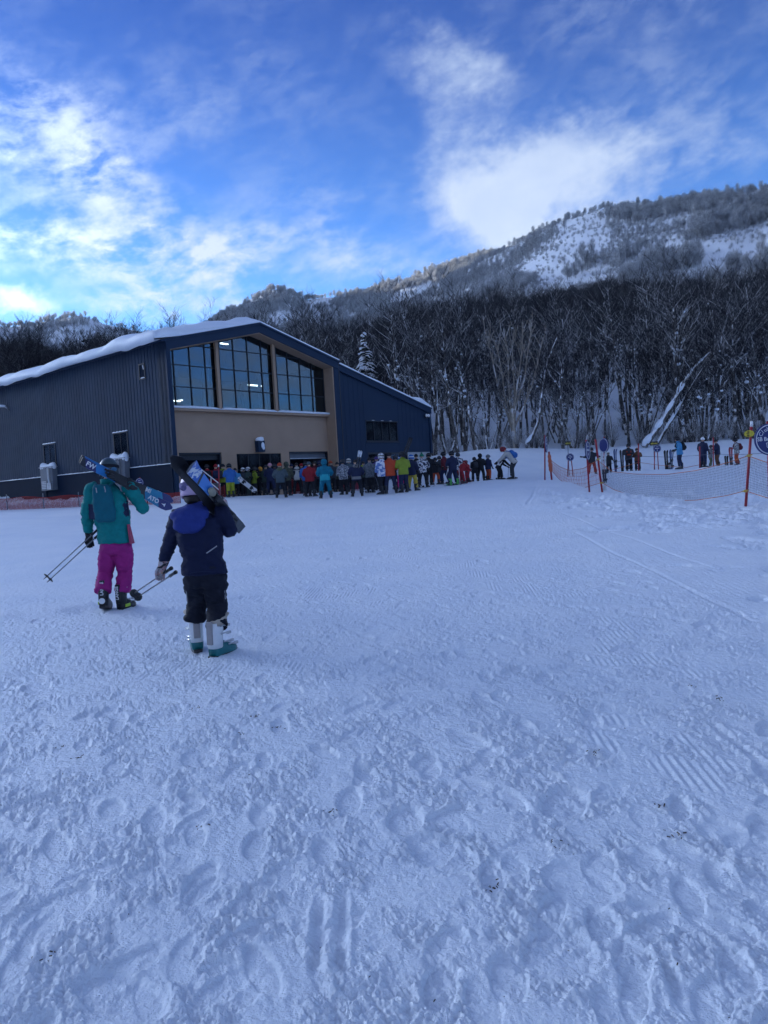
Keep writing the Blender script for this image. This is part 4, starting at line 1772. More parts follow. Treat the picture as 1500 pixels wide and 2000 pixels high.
def mountain_woods():
    g = np.random.default_rng(61)

    def sample(n, a0, a1, t0, t1, hfun, tp=1.0):
        a = g.uniform(a0, a1, n)
        t = t0 + (t1 - t0) * g.random(n) ** tp
        return hfun(a, t), a, t
    Q, a, t = sample(24000, R(-9), R(34), 0.0, 1.03, right_h)
    px, py = to_px(Q)
    keep = np.ones(len(Q))
    for cx, cy, sx, sy, tl in CLEAR:
        dx, dy = px - cx, py - cy
        dy = dy - tl * dx * 0.6
        q = np.sqrt((dx / (1.2 * sx)) ** 2 + (dy / (1.2 * sy)) ** 2) + 0.35 * fbm(Q[:, 0] * .03, Q[:, 1] * .03, 3, .5, 8)
        keep = np.minimum(keep, sstep(.75, 1.1, q))
    patch = fbm(Q[:, 0] * .022, Q[:, 1] * .022, 4, .55, 66)
    dens = np.clip(.17 + 1.0 * patch, .02, .9) * keep
    dark = sstep(.20, .04, t + .10 * patch - .10 * sstep(.05, -.1, a))
    dens = np.maximum(dens, dark * .95 * keep)
    dens = np.where(t > .97, .55, dens)
    sel = g.random(len(Q)) < dens * .72
    isdark = g.random(len(Q)) < dark
    A = sel & ~isdark
    B = sel & isdark
    print('right mountain', A.sum(), B.sum())
    gn_scatter('mountain_wood', Q[A], g.uniform(.42, .85, A.sum()) * (1 - .3 * sstep(.90, .97, t[A])), HT)
    gn_scatter('dark_wood', Q[B], g.uniform(.6, 1.0, B.sum()), HD)
    # scrub in the clearings
    sc = (~sel) & (g.random(len(Q)) < .8 * (.25 + .75 * keep))
    gn_scatter('mountain_scrub', Q[sc], g.uniform(.5, 1.2, sc.sum()), HS)
    Q, a, t = sample(14000, R(-20), R(14), 0.25, 1.02, mid_h, .8)
    patch = fbm(Q[:, 0] * .011, Q[:, 1] * .011, 4, .55, 67)
    sel = g.random(len(Q)) < np.clip(.46 + 1.0 * patch, .05, 1)
    print('middle', sel.sum())
    gn_scatter('middle_mountain_wood', Q[sel], g.uniform(.75, 1.25, sel.sum()), HT)
    Q, a, t = sample(7000, R(-34), R(-9), 0.2, 1.01, far_h, .8)
    patch = fbm(Q[:, 0] * .006, Q[:, 1] * .006, 4, .55, 68)
    sel = g.random(len(Q)) < np.clip(.50 + 1.0 * patch, .06, 1)
    gn_scatter('far_mountain_wood', Q[sel], g.uniform(1.2, 2.0, sel.sum()), HT)


    # the slopes outside the frame carry the same wood
    Q, a, t = sample(9000, R(34), R(124), 0.0, 1.02, right_h)
    sel = g.random(len(Q)) < .6
    gn_scatter('side_wood', Q[sel], g.uniform(.8, 1.5, sel.sum()), HT[:2] + HD[:1])
    Q, a, t = sample(6000, R(-118), R(-31), 0.0, 1.02, blocker_h)
    sel = g.random(len(Q)) < .6
    gn_scatter('blocker_wood', Q[sel], g.uniform(1.0, 1.8, sel.sum()), HT[:2] + HD[:1])
    Q, a, t = sample(9000, R(110), R(280), 0.05, 1.02, valley_h)
    sel = g.random(len(Q)) < .7
    gn_scatter('valley_wood', Q[sel], g.uniform(1.2, 2.2, sel.sum()), HT[:2] + HD[:1])


mountain_woods()
# ================================================================== people
def pattern(name, c1, c2, scale=14.0, thr=0.5, c3=None, coords='Object'):
    if name in MATS:
        return MATS[name]
    m = bpy.data.materials.new(name)
    m.use_nodes = True
    t = NT(m.node_tree)
    b = t.n['Principled BSDF']
    tc = t.add('ShaderNodeTexCoord')
    n = t.noise(tc.outputs[coords], scale, 2, 0.5, 0.8)
    c = t.mix(t.mapr(n, thr - .02, thr + .02), (*c1, 1), (*c2, 1))
    if c3:
        n2 = t.noise(tc.outputs[coords], scale * .7, 2, 0.5, 1.2)
        c = t.mix(t.mapr(n2, .55, .58), c, (*c3, 1))
    t.l.new(c, b.inputs['Base Color'])
    b.inputs['Roughness'].default_value = 0.75
    MATS[name] = m
    return m


def cloth(name, c, rough=0.75):
    return mat(name, c, rough, var=0.10, scale=9, bump=0.35, bscale=28, spec=0.25)


BLACKC = cloth('black_cloth', (0.012, 0.013, 0.018))
NAVYC = cloth('navy_cloth', (0.014, 0.020, 0.055))
SKIN = mat('skin', (0.50, 0.31, 0.23), 0.6)
BOOTBLK = mat('black_boot', (0.013, 0.014, 0.017), 0.35)
BOOTGRY = mat('grey_boot', (0.30, 0.31, 0.33), 0.4)
HAIR = mat('dark_hair', (0.015, 0.011, 0.009), 0.6, var=.2, scale=30)
GLOVE = mat('black_glove', (0.012, 0.012, 0.015), 0.7, bump=.3)


def union(b, name, voxel, smooth=4, fac=0.5, deform=None):
    """one continuous skin round overlapping closed shapes"""
    me = b.mesh(name + '_raw', fix=True)
    o = bpy.data.objects.new(name + '_raw', me)
    COL.objects.link(o)
    r = o.modifiers.new('r', 'REMESH')
    r.mode = 'VOXEL'
    r.voxel_size = voxel
    s = o.modifiers.new('s', 'SMOOTH')
    s.factor = fac
    s.iterations = smooth
    dg = bpy.context.evaluated_depsgraph_get()
    out = bpy.data.meshes.new_from_object(o.evaluated_get(dg))
    out.name = name
    bpy.data.objects.remove(o)
    bpy.data.meshes.remove(me)
    if deform is not None:
        n = len(out.vertices)
        co = np.empty(n * 3)
        out.vertices.foreach_get('co', co)
        co = co.reshape(-1, 3)
        no = np.empty(n * 3, dtype=np.float32)
        out.vertex_normals.foreach_get('vector', no)
        co = deform(co, no.reshape(-1, 3))
        out.vertices.foreach_set('co', co.ravel())
        out.update()
    out.materials.clear()
    out.polygons.foreach_set('use_smooth', np.ones(len(out.polygons), dtype=bool))
    return out


def ring(c, rx, ry, n=16, tilt=0.0, yaw=0.0, power=2.4):
    pts = []
    c = Vector(c)
    M = Matrix.Rotation(tilt, 3, 'X') @ Matrix.Rotation(yaw, 3, 'Z')
    for j in range(n):
        a = 2 * PI * j / n
        ca, sa = math.cos(a), math.sin(a)
        k = 2.0 / power
        v = Vector((math.copysign(abs(ca) ** k, ca) * rx, math.copysign(abs(sa) ** k, sa) * ry, 0))
        pts.append(c + M @ v)
    return pts


class Pose:
    """joints of a figure 1.78 m tall that faces +y; z = 0 at the snow"""
    def __init__(s, lean=0.0, la=((-.27, .0, 1.14), (-.27, .10, .92)), ra=((.27, .0, 1.14), (.27, .10, .92)), feet=((-.11, 0, 0), (.11, 0, 0)), knees=None, hip=(0, 0, .90), headtilt=0.0, side=0.0):
        s.hip = Vector(hip)
        s.lean = lean
        L = Matrix.Rotation(-lean, 3, 'X') @ Matrix.Rotation(side, 3, 'Y')
        s.L = L
        up = lambda x, y, z: s.hip + L @ Vector((x, y, z - .90))
        s.up = up
        s.sl, s.sr = up(-.185, 0, 1.41), up(.185, 0, 1.41)
        s.neck, s.collar = up(0, 0, 1.49), up(0, .01, 1.535)
        hm = Matrix.Rotation(-lean - headtilt, 3, 'X')
        s.head = s.collar + hm @ Vector((0, .02, .125))
        s.hm = hm
        s.la = [Vector(q) for q in la]
        s.ra = [Vector(q) for q in ra]
        s.feet = [Vector(q) for q in feet]
        s.knees = knees
        if knees is None:
            s.knees = []
            for i, f in enumerate(s.feet):
                hx = s.hip + Vector((-.095 if i == 0 else .095, 0, -.04))
                a = f + Vector((0, -.02, .26))
                s.knees.append((hx + a) / 2 + Vector((0, .045, 0)))
        else:
            s.knees = [Vector(q) for q in knees]


def make_jacket(p, voxel, name='jacket', hem=.78, hw=.215, waist=.195, chest=.222, sleeve=1.0, smooth=4, deform=None, depth=1.0, collar=True):
    b = MB()
    up = p.up
    t = -p.lean
    rings = []
    for z, rx, ry, dy in ((hem, hw, .150, 0), (hem + .10, hw - .006, .150, 0), (1.02, waist, .142, -.004), (1.20, chest, .152, -.008), (1.33, chest - .002, .148, -.012), (1.41, .205, .122, -.012), (1.46, .135, .098, -.006), (1.50, .092, .088, .0), (1.55, .082, .085, .008)):
        if z > 1.52 and not collar:
            continue
        rings.append(ring(up(0, dy, z), rx, ry * depth, 18, t))
    b.loft(rings)
    for s, (e, h) in ((p.sl, p.la), (p.sr, p.ra)):
        k = 1 if s is p.sr else -1
        w = h + (e - h).normalized() * .055
        b.tube([s - p.L @ Vector((k * .05, 0, .02)), s + (e - s) * .12, s + (e - s) * .55, e, e + (w - e) * .3, e + (w - e) * .75, w], [q * sleeve for q in (.075, .092, .082, .072, .070, .060, .056)], 10)
        b.ell(e, (.072 * sleeve,) * 3, 10, 7)
    return union(b, name, voxel, smooth, deform=deform)


def make_trousers(p, voxel, name='trousers', cuff=.16, wide=1.0, smooth=4, deform=None):
    b = MB()
    h = p.hip
    b.loft([ring(h + Vector((0, 0, z)), rx, ry, 16) for z, rx, ry in ((.13, .165, .118), (.06, .178, .128), (-.02, .188, .138), (-.09, .170, .130), (-.13, .11, .10))])
    for i, f in enumerate(p.feet):
        k = -1 if i == 0 else 1
        hip = h + Vector((k * .092, 0, -.03))
        kn = p.knees[i]
        an = f + Vector((0, -.03, cuff))
        b.tube([hip, hip + (kn - hip) * .35, hip + (kn - hip) * .8, kn, kn + (an - kn) * .25, kn + (an - kn) * .7, an], [q * wide for q in (.105, .112, .096, .090, .088, .094, .100)], 12)
    return union(b, name, voxel, smooth, deform=deform)


def make_body(p, voxel, name='body', hands=True):
    """the figure under the clothes, one skin: head with face, neck, trunk, limbs, hands"""
    b = MB()
    hm = p.hm
    c = p.head
    b.ell(c, (.076, .094, .112), 14, 10, hm.to_4x4())
    at = lambda x, y, z: c + hm @ Vector((x, y, z))
    b.ell(at(0, .05, -.055), (.052, .052, .055), 10, 7)
    b.tube([at(0, .085, .015), at(0, .118, -.022), at(0, .09, -.035)], [.010, .017, .012], 6)
    for k in (-1, 1):
        b.ell(at(k * .080, -.005, -.005), (.012, .022, .034), 8, 6)
    b.tube([c + hm @ Vector((0, -.01, -.05)), p.collar, p.neck, p.up(0, 0, 1.40)], [.055, .056, .062, .085], 10)
    b.loft([ring(p.up(0, 0, z), rx, ry, 12, -p.lean) for z, rx, ry in ((.82, .14, .10), (1.0, .13, .09), (1.25, .16, .10), (1.40, .14, .08), (1.47, .06, .06))])
    for s, (e, h) in ((p.sl, p.la), (p.sr, p.ra)):
        b.tube([s, e, h], [.048, .040, .032], 8)
        if hands:
            d = (h - e).normalized()
            b.ell(h + d * .05, (.036, .036, .05), 8, 6)
    for i, f in enumerate(p.feet):
        k = -1 if i == 0 else 1
        b.tube([p.hip + Vector((k * .09, 0, -.02)), p.knees[i], f + Vector((0, -.03, .1))], [.08, .055, .04], 8)
        b.ell(f + Vector((0, .05, .06)), (.04, .11, .045), 8, 6)
    return union(b, name, voxel, 3)


def boot_mesh(name='boot', cuff_h=.36):
    b = MB()
    b.mi = 0
    # shell of the foot
    b.loft([ring((0, -.085, .05), .043, .03, 10, PI / 2, 0, 3), ring((0, -.06, .075), .052, .065, 10, PI / 2, 0, 3), ring((0, .06, .065), .056, .055, 10, PI / 2, 0, 3), ring((0, .17, .052), .054, .042, 10, PI / 2, 0, 3), ring((0, .225, .042), .035, .030, 10, PI / 2, 0, 3)])
    # cuff
    b.loft([ring((0, -.03, .06), .056, .062, 12), ring((0, -.035, .16), .060, .070, 12), ring((0, -.03, .26), .066, .078, 12), ring((0, -.01, cuff_h), .074, .088, 12, .12)])
    b.mi = 1
    b.box((-.045, -.115, .0), (.045, .245, .022))
    for z in (.11, .18, .27):
        b.box((.052, .0, z), (.076, .065, z + .02))
        b.box((-.076, .0, z), (-.052, .065, z + .02))
    return b.mesh(name, smooth=False)


def glove_mesh(name='glove', big=1.0):
    """half-closed hand pointing down -z, palm towards the body (+x side is the thumb side)"""
    b = MB()
    b.tube([(0, 0, .045), (0, 0, 0), (0, .002, -.045), (0, .004, -.085)], [.046, .042, .040, .034], 10, squash=(1.0, .72))
    for i, (y, ln) in enumerate(((-.030, .070), (-.010, .080), (.011, .077), (.031, .060))):
        b.tube([(0.0, y, -.075), (.008, y * 1.05, -.075 - ln * .45), (.030, y * 1.05, -.075 - ln * .78), (.047, y, -.075 - ln * .70)], [.0135, .013, .012, .009], 7)
    b.tube([(.010, -.032, -.02), (.030, -.052, -.055), (.046, -.050, -.088)], [.015, .014, .010], 7)
    b.v = [(x * big, y * big, z * big) for x, y, z in b.v]
    return b.mesh(name, smooth=True)


def helmet_mesh(name='helmet'):
    b = MB()
    b.mi = 0
    rings = []
    for th in (0.08, .35, .7, 1.05, 1.35, 1.62, 1.80, 1.92):
        r, z = math.sin(th), math.cos(th)
        rings.append([(r * .118 * math.cos(2 * PI * j / 18), r * .138 * math.sin(2 * PI * j / 18) - .006, z * .132 + .02 - (.05 if th > 1.7 and math.sin(2 * PI * j / 18) < .4 else 0)) for j in range(18)])
    b.loft(rings)
    for k in (-1, 1):
        b.ell((k * .100, .0, -.05), (.022, .05, .05), 10, 6)
    b.mi = 1
    # goggle band and goggles
    for j in range(24):
        pass
    b.loft([[(1.03 * .121 * math.cos(2 * PI * j / 18), 1.03 * .141 * math.sin(2 * PI * j / 18) - .006, z) for j in range(18)] for z in (.012, .05)], cap=False)
    b.mi = 2
    b.loft([[(x * k, .118 + .018 * (1 - x * x / .0072), -.012 + z * kk) for x, z, in ((-.075, 0), (-.05, .038), (.05, .038), (.075, 0), (.05, -.036), (.012, -.022), (-.012, -.022), (-.05, -.036))] for k, kk, in ((.9, .9), (1, 1))], cap=True)
    return b.mesh(name, smooth=True)


def beanie_mesh(name='beanie', pom=False):
    b = MB()
    rings = []
    for th in (0.1, .4, .75, 1.1, 1.4, 1.6):
        r, z = math.sin(th), math.cos(th)
        rings.append([(r * .098 * math.cos(2 * PI * j / 14), r * .118 * math.sin(2 * PI * j / 14) - .005, z * .135 + .01) for j in range(14)])
    b.loft(rings)
    b.loft([[(q * .098 * math.cos(2 * PI * j / 14), q * .118 * math.sin(2 * PI * j / 14) - .005, z) for j in range(14)] for q, z in ((1.02, -.02), (1.09, -.012), (1.09, .04), (1.02, .05))])
    if pom:
        b.ell((0, -.01, .165), (.038, .038, .036), 9, 7)
    return b.mesh(name, smooth=True)


def hood_mesh(name='hood'):
    b = MB()
    rings = []
    for th in (0.1, .45, .85, 1.2, 1.55, 1.9, 2.2, 2.5):
        r, z = math.sin(th), math.cos(th)
        rings.append([(r * .128 * math.cos(2 * PI * j / 16), r * .140 * math.sin(2 * PI * j / 16) - .022, z * .158 + .0) for j in range(16)])
    b.loft(rings)
    return b.mesh(name, smooth=True)


def pack_mesh(name='backpack'):
    b = MB()
    b.loft([ring((0, -.19, 1.00), .11, .05, 14, 0, 0, 3.5), ring((0, -.205, 1.03), .145, .085, 14, 0, 0, 3.5), ring((0, -.215, 1.20), .150, .095, 14, 0, 0, 3.5), ring((0, -.20, 1.38), .135, .075, 14, 0, 0, 3.5), ring((0, -.185, 1.44), .10, .045, 14, 0, 0, 3.5)])
    b.loft([ring((0, -.29, 1.06), .09, .02, 10, 0, 0, 3.5), ring((0, -.305, 1.10), .105, .035, 10, 0, 0, 3.5), ring((0, -.305, 1.22), .105, .035, 10, 0, 0, 3.5), ring((0, -.28, 1.27), .08, .015, 10, 0, 0, 3.5)])
    for k in (-1, 1):
        b.tube([(k * .10, -.14, 1.42), (k * .115, -.04, 1.485), (k * .115, .10, 1.42), (k * .13, .16, 1.28), (k * .16, .06, 1.08), (k * .14, -.12, 1.04)], .022, 6)
    return b.mesh(name, smooth=True)


POSES = {
    'stand': Pose(),
    'bent_arms': Pose(la=((-.27, .06, 1.14), (-.12, .26, 1.16)), ra=((.27, .06, 1.14), (.12, .26, 1.18)), feet=((-.12, 0, 0), (.11, .03, 0)), lean=.06),
    'wide': Pose(feet=((-.20, 0, 0), (.20, .02, 0)), la=((-.30, .02, 1.15), (-.24, .16, .98)), ra=((.30, .02, 1.15), (.24, .16, .98)), hip=(0, 0, .885)),
    'pockets': Pose(la=((-.33, -.06, 1.14), (-.24, .09, .97)), ra=((.33, -.06, 1.14), (.24, .09, .97)), feet=((-.10, .02, 0), (.13, -.02, 0)), hip=(.02, 0, .90)),
    'pole': Pose(la=((-.30, .04, 1.15), (-.38, .22, 1.06)), ra=((.30, .04, 1.15), (.38, .22, 1.06)), feet=((-.12, 0, 0), (.12, .02, 0)), lean=.10),
    'bend': Pose(lean=.55, la=((-.26, .42, 1.00), (-.20, .62, .86)), ra=((.26, .42, 1.00), (.20, .62, .86)), feet=((-.14, 0, 0), (.14, .04, 0)), hip=(0, -.10, .87), headtilt=.2),
    'stoop': Pose(lean=.95, la=((-.22, .58, .80), (-.14, .66, .56)), ra=((.22, .58, .80), (.14, .66, .56)), feet=((-.15, 0, 0), (.15, .03, 0)), hip=(0, -.16, .86), headtilt=.25),
    'stride': Pose(feet=((-.11, .17, 0), (.11, -.17, 0)), la=((-.28, -.08, 1.15), (-.27, -.04, .92)), ra=((.28, .08, 1.15), (.24, .24, 1.02)), hip=(0, 0, .885)),
    'spread': Pose(la=((-.36, .08, 1.16), (-.55, .22, 1.12)), ra=((.36, .08, 1.16), (.55, .22, 1.20)), feet=((-.20, 0, 0), (.20, 0, 0)), hip=(0, 0, .88), lean=.1),
}
PM = {}
for k_, p_ in POSES.items():
    PM[k_] = (p_, make_body(p_, .026), make_jacket(p_, .026), make_trousers(p_, .026))
    for me_ in PM[k_][1:]:
        me_.materials.append(SKIN)
BOOT, GLV, HELM, BEAN, POMB, HOOD, PACK = boot_mesh(), glove_mesh(), helmet_mesh(), beanie_mesh(), beanie_mesh('pompom_hat', True), hood_mesh(), pack_mesh()
for me_, n_ in ((BOOT, 2), (GLV, 1), (HELM, 3), (BEAN, 1), (POMB, 1), (HOOD, 1), (PACK, 1)):
    for q_ in range(n_):
        me_.materials.append(BLACKC)
GOGGLE = mat('goggle_lens', (0.02, 0.022, 0.03), 0.12, spec=.8)
STRAP = mat('goggle_strap', (0.05, 0.05, 0.055), .7)


def wear(name, me, mats_, parent, M=None):
    o = bpy.data.objects.new(name, me)
    COL.objects.link(o)
    o.parent = parent
    for i, m in enumerate(mats_):
        o.material_slots[i].link = 'OBJECT'
        o.material_slots[i].material = m
    if M is not None:
        o.matrix_local = M
    return o


def frame_z(d, side=Vector((1, 0, 0))):
    """rotation whose -z runs along d"""
    z = -d.normalized()
    x = side - z * side.dot(z)
    x = x.normalized() if x.length > 1e-4 else z.orthogonal().normalized()
    y = z.cross(x)
    return Matrix((x, y, z)).transposed()


GROUPS = {'queue': 'people queueing in front of the lodge', 'area': "people in the beginners' area"}


def person(label, x, feet, top, jacket, trousers, head=('helmet', None), pose='stand', rot=0.0, h=1.76, group='queue', pack=None, boot=None, glove=None, strap=None, d=None, vest=None, panel=None, hoodie=None, name='person', dx=0.0):
    """one figure of the crowd, standing where the photograph shows it"""
    if d is None:
        d = FPX * h / (feet - top) * .985
        lo, hi = (35.0, 44.5) if group == 'queue' else (37.5, 46)
        if 434 < x < 562 or 643 < x < 846:
            # nobody stands inside the wall
            u = (x - 750 - .059 * (930 - 1000)) / FPX
            s_ = (u * 38 + 10.49) / (.643 - .766 * u)
            hi = min(hi, 38 + .766 * s_ - (.15 if x > 660 else -.35))
        d = min(max(d, lo), hi)
    q = P(x, feet, d)
    height = (feet - top) * d / FPX
    p, bm, jm, tm = PM[pose]
    full = {'bend': 1.60, 'stoop': 1.30}.get(pose, 1.79)
    sc = height / full
    r = thing(name, label, 'person', (q[0], q[1], hz(q[0], q[1])), R(rot), GROUPS[group])
    r.scale = (sc * 1.13, sc * 1.13, sc)
    wear('body', bm, [SKIN], r)
    wear('jacket', jm, [jacket], r)
    wear('trousers', tm, [trousers], r)
    HMx = Matrix.Translation(p.head) @ p.hm.to_4x4()
    kind, hm_ = head
    if kind == 'helmet':
        wear('helmet', HELM, [hm_ or BLACKC, strap or STRAP, GOGGLE], r, HMx)
    elif kind == 'beanie':
        wear('beanie', BEAN, [hm_], r, HMx)
    elif kind == 'pom':
        wear('beanie', POMB, [hm_], r, HMx)
    elif kind == 'hood':
        wear('hood', HOOD, [hm_], r, HMx)
    elif kind == 'hair':
        wear('hair', BEAN, [HAIR], r, HMx @ Matrix.Scale(.96, 4))
    for i, f in enumerate(p.feet):
        wear('boot', BOOT, [boot or BOOTBLK, BOOTGRY], r, Matrix.Translation(f + Vector((0, -.02, 0))) @ Matrix.Rotation((.15 if i == 0 else -.15), 4, 'Z'))
    for i, (e, hnd) in enumerate((p.la, p.ra)):
        M = Matrix.Translation(hnd) @ frame_z(hnd - e).to_4x4()
        if i == 0:
            M = M @ Matrix.Scale(1, 4)
        wear('glove', GLV, [glove or GLOVE], r, M)
    UM = Matrix.Translation(p.hip) @ p.L.to_4x4() @ Matrix.Translation((0, 0, -.90))
    if pack:
        wear('backpack', PACK, [pack], r, UM)
    if panel:
        # a differently coloured lower back of the jacket, following it closely
        z0, z1, m = panel
        b = MB()
        rings = []
        for z in np.linspace(z0, z1, 5):
            rx = float(np.interp(z, [.78, 1.02, 1.20, 1.33], [.215, .195, .222, .22])) + .007
            ry = float(np.interp(z, [.78, 1.02, 1.20, 1.33], [.15, .142, .152, .148])) + .007
            rings.append([p.up(rx * math.cos(a), ry * math.sin(a) - .006, float(z)) for a in np.linspace(PI * 1.06, PI * 1.94, 11)] + [p.up(.9 * rx * math.cos(a), .9 * ry * math.sin(a) - .006, float(z)) for a in np.linspace(PI * 1.94, PI * 1.06, 11)])
        b.loft(rings)
        o = b.build('jacket_panel', m, r, smooth=True)
    if hoodie:
        b = MB()
        b.ell(p.up(0, -.09, 1.47), (.13, .085, .10), 12, 8)
        b.build('hood', hoodie, r, smooth=True)
    return r


C = dict(
    red=cloth('red_cloth', (.25, .016, .024)), orange=cloth('orange_cloth', (.42, .055, .02)), rust=cloth('rust_cloth', (.34, .06, .025)), lime=cloth('lime_cloth', (.21, .27, .03)), blue=cloth('blue_cloth', (.03, .12, .36)),
    sky=cloth('light_blue_cloth', (.06, .24, .45)), teal=cloth('petrol_cloth', (.004, .13, .20)), aqua=cloth('aqua_cloth', (.02, .30, .36)), olive=cloth('olive_cloth', (.085, .10, .055)), grey=cloth('grey_cloth', (.17, .17, .175)),
    pale=cloth('pale_grey_cloth', (.42, .41, .38)), dkgreen=cloth('dark_green_cloth', (.035, .055, .05)), slate=cloth('slate_cloth', (.06, .085, .10)), pink=cloth('bright_pink_cloth', (.62, .03, .22)), rose=cloth('rose_cloth', (.55, .28, .33)),
    yellow=cloth('yellow_cloth', (.42, .33, .05)), yg=cloth('yellow_green_cloth', (.30, .34, .03)), white=cloth('white_cloth', (.70, .71, .73)), maroon=cloth('maroon_cloth', (.10, .012, .02)), purple=cloth('purple_cloth', (.07, .045, .17)), amber=cloth('amber_cloth', (.60, .27, .04)), brown=cloth('brown_cloth', (.13, .06, .035)),
    black=BLACKC, navy=NAVYC, char=cloth('charcoal_cloth', (.030, .033, .040)), green=cloth('green_cloth', (.02, .16, .09)), grass=cloth('bright_green_cloth', (.10, .40, .10)))
CAMO_W = pattern('white_black_print', (.62, .63, .66), (.02, .025, .05), 13, .50)
CAMO_B = pattern('white_blue_print', (.66, .68, .74), (.10, .18, .42), 9, .52)
CAMO_G = pattern('grey_print', (.07, .08, .095), (.13, .15, .17), 14, .5)
CAMO_O = pattern('olive_print', (.03, .035, .025), (.06, .07, .04), 14, .5)
WPAT = pattern('white_flecked_cloth', (.60, .61, .64), (.22, .23, .27), 26, .55)
GPAT = pattern('grey_white_print', (.10, .11, .13), (.42, .43, .45), 16, .53)
HPAT = pattern('white_patterned_helmet', (.66, .66, .68), (.16, .15, .17), 22, .55)

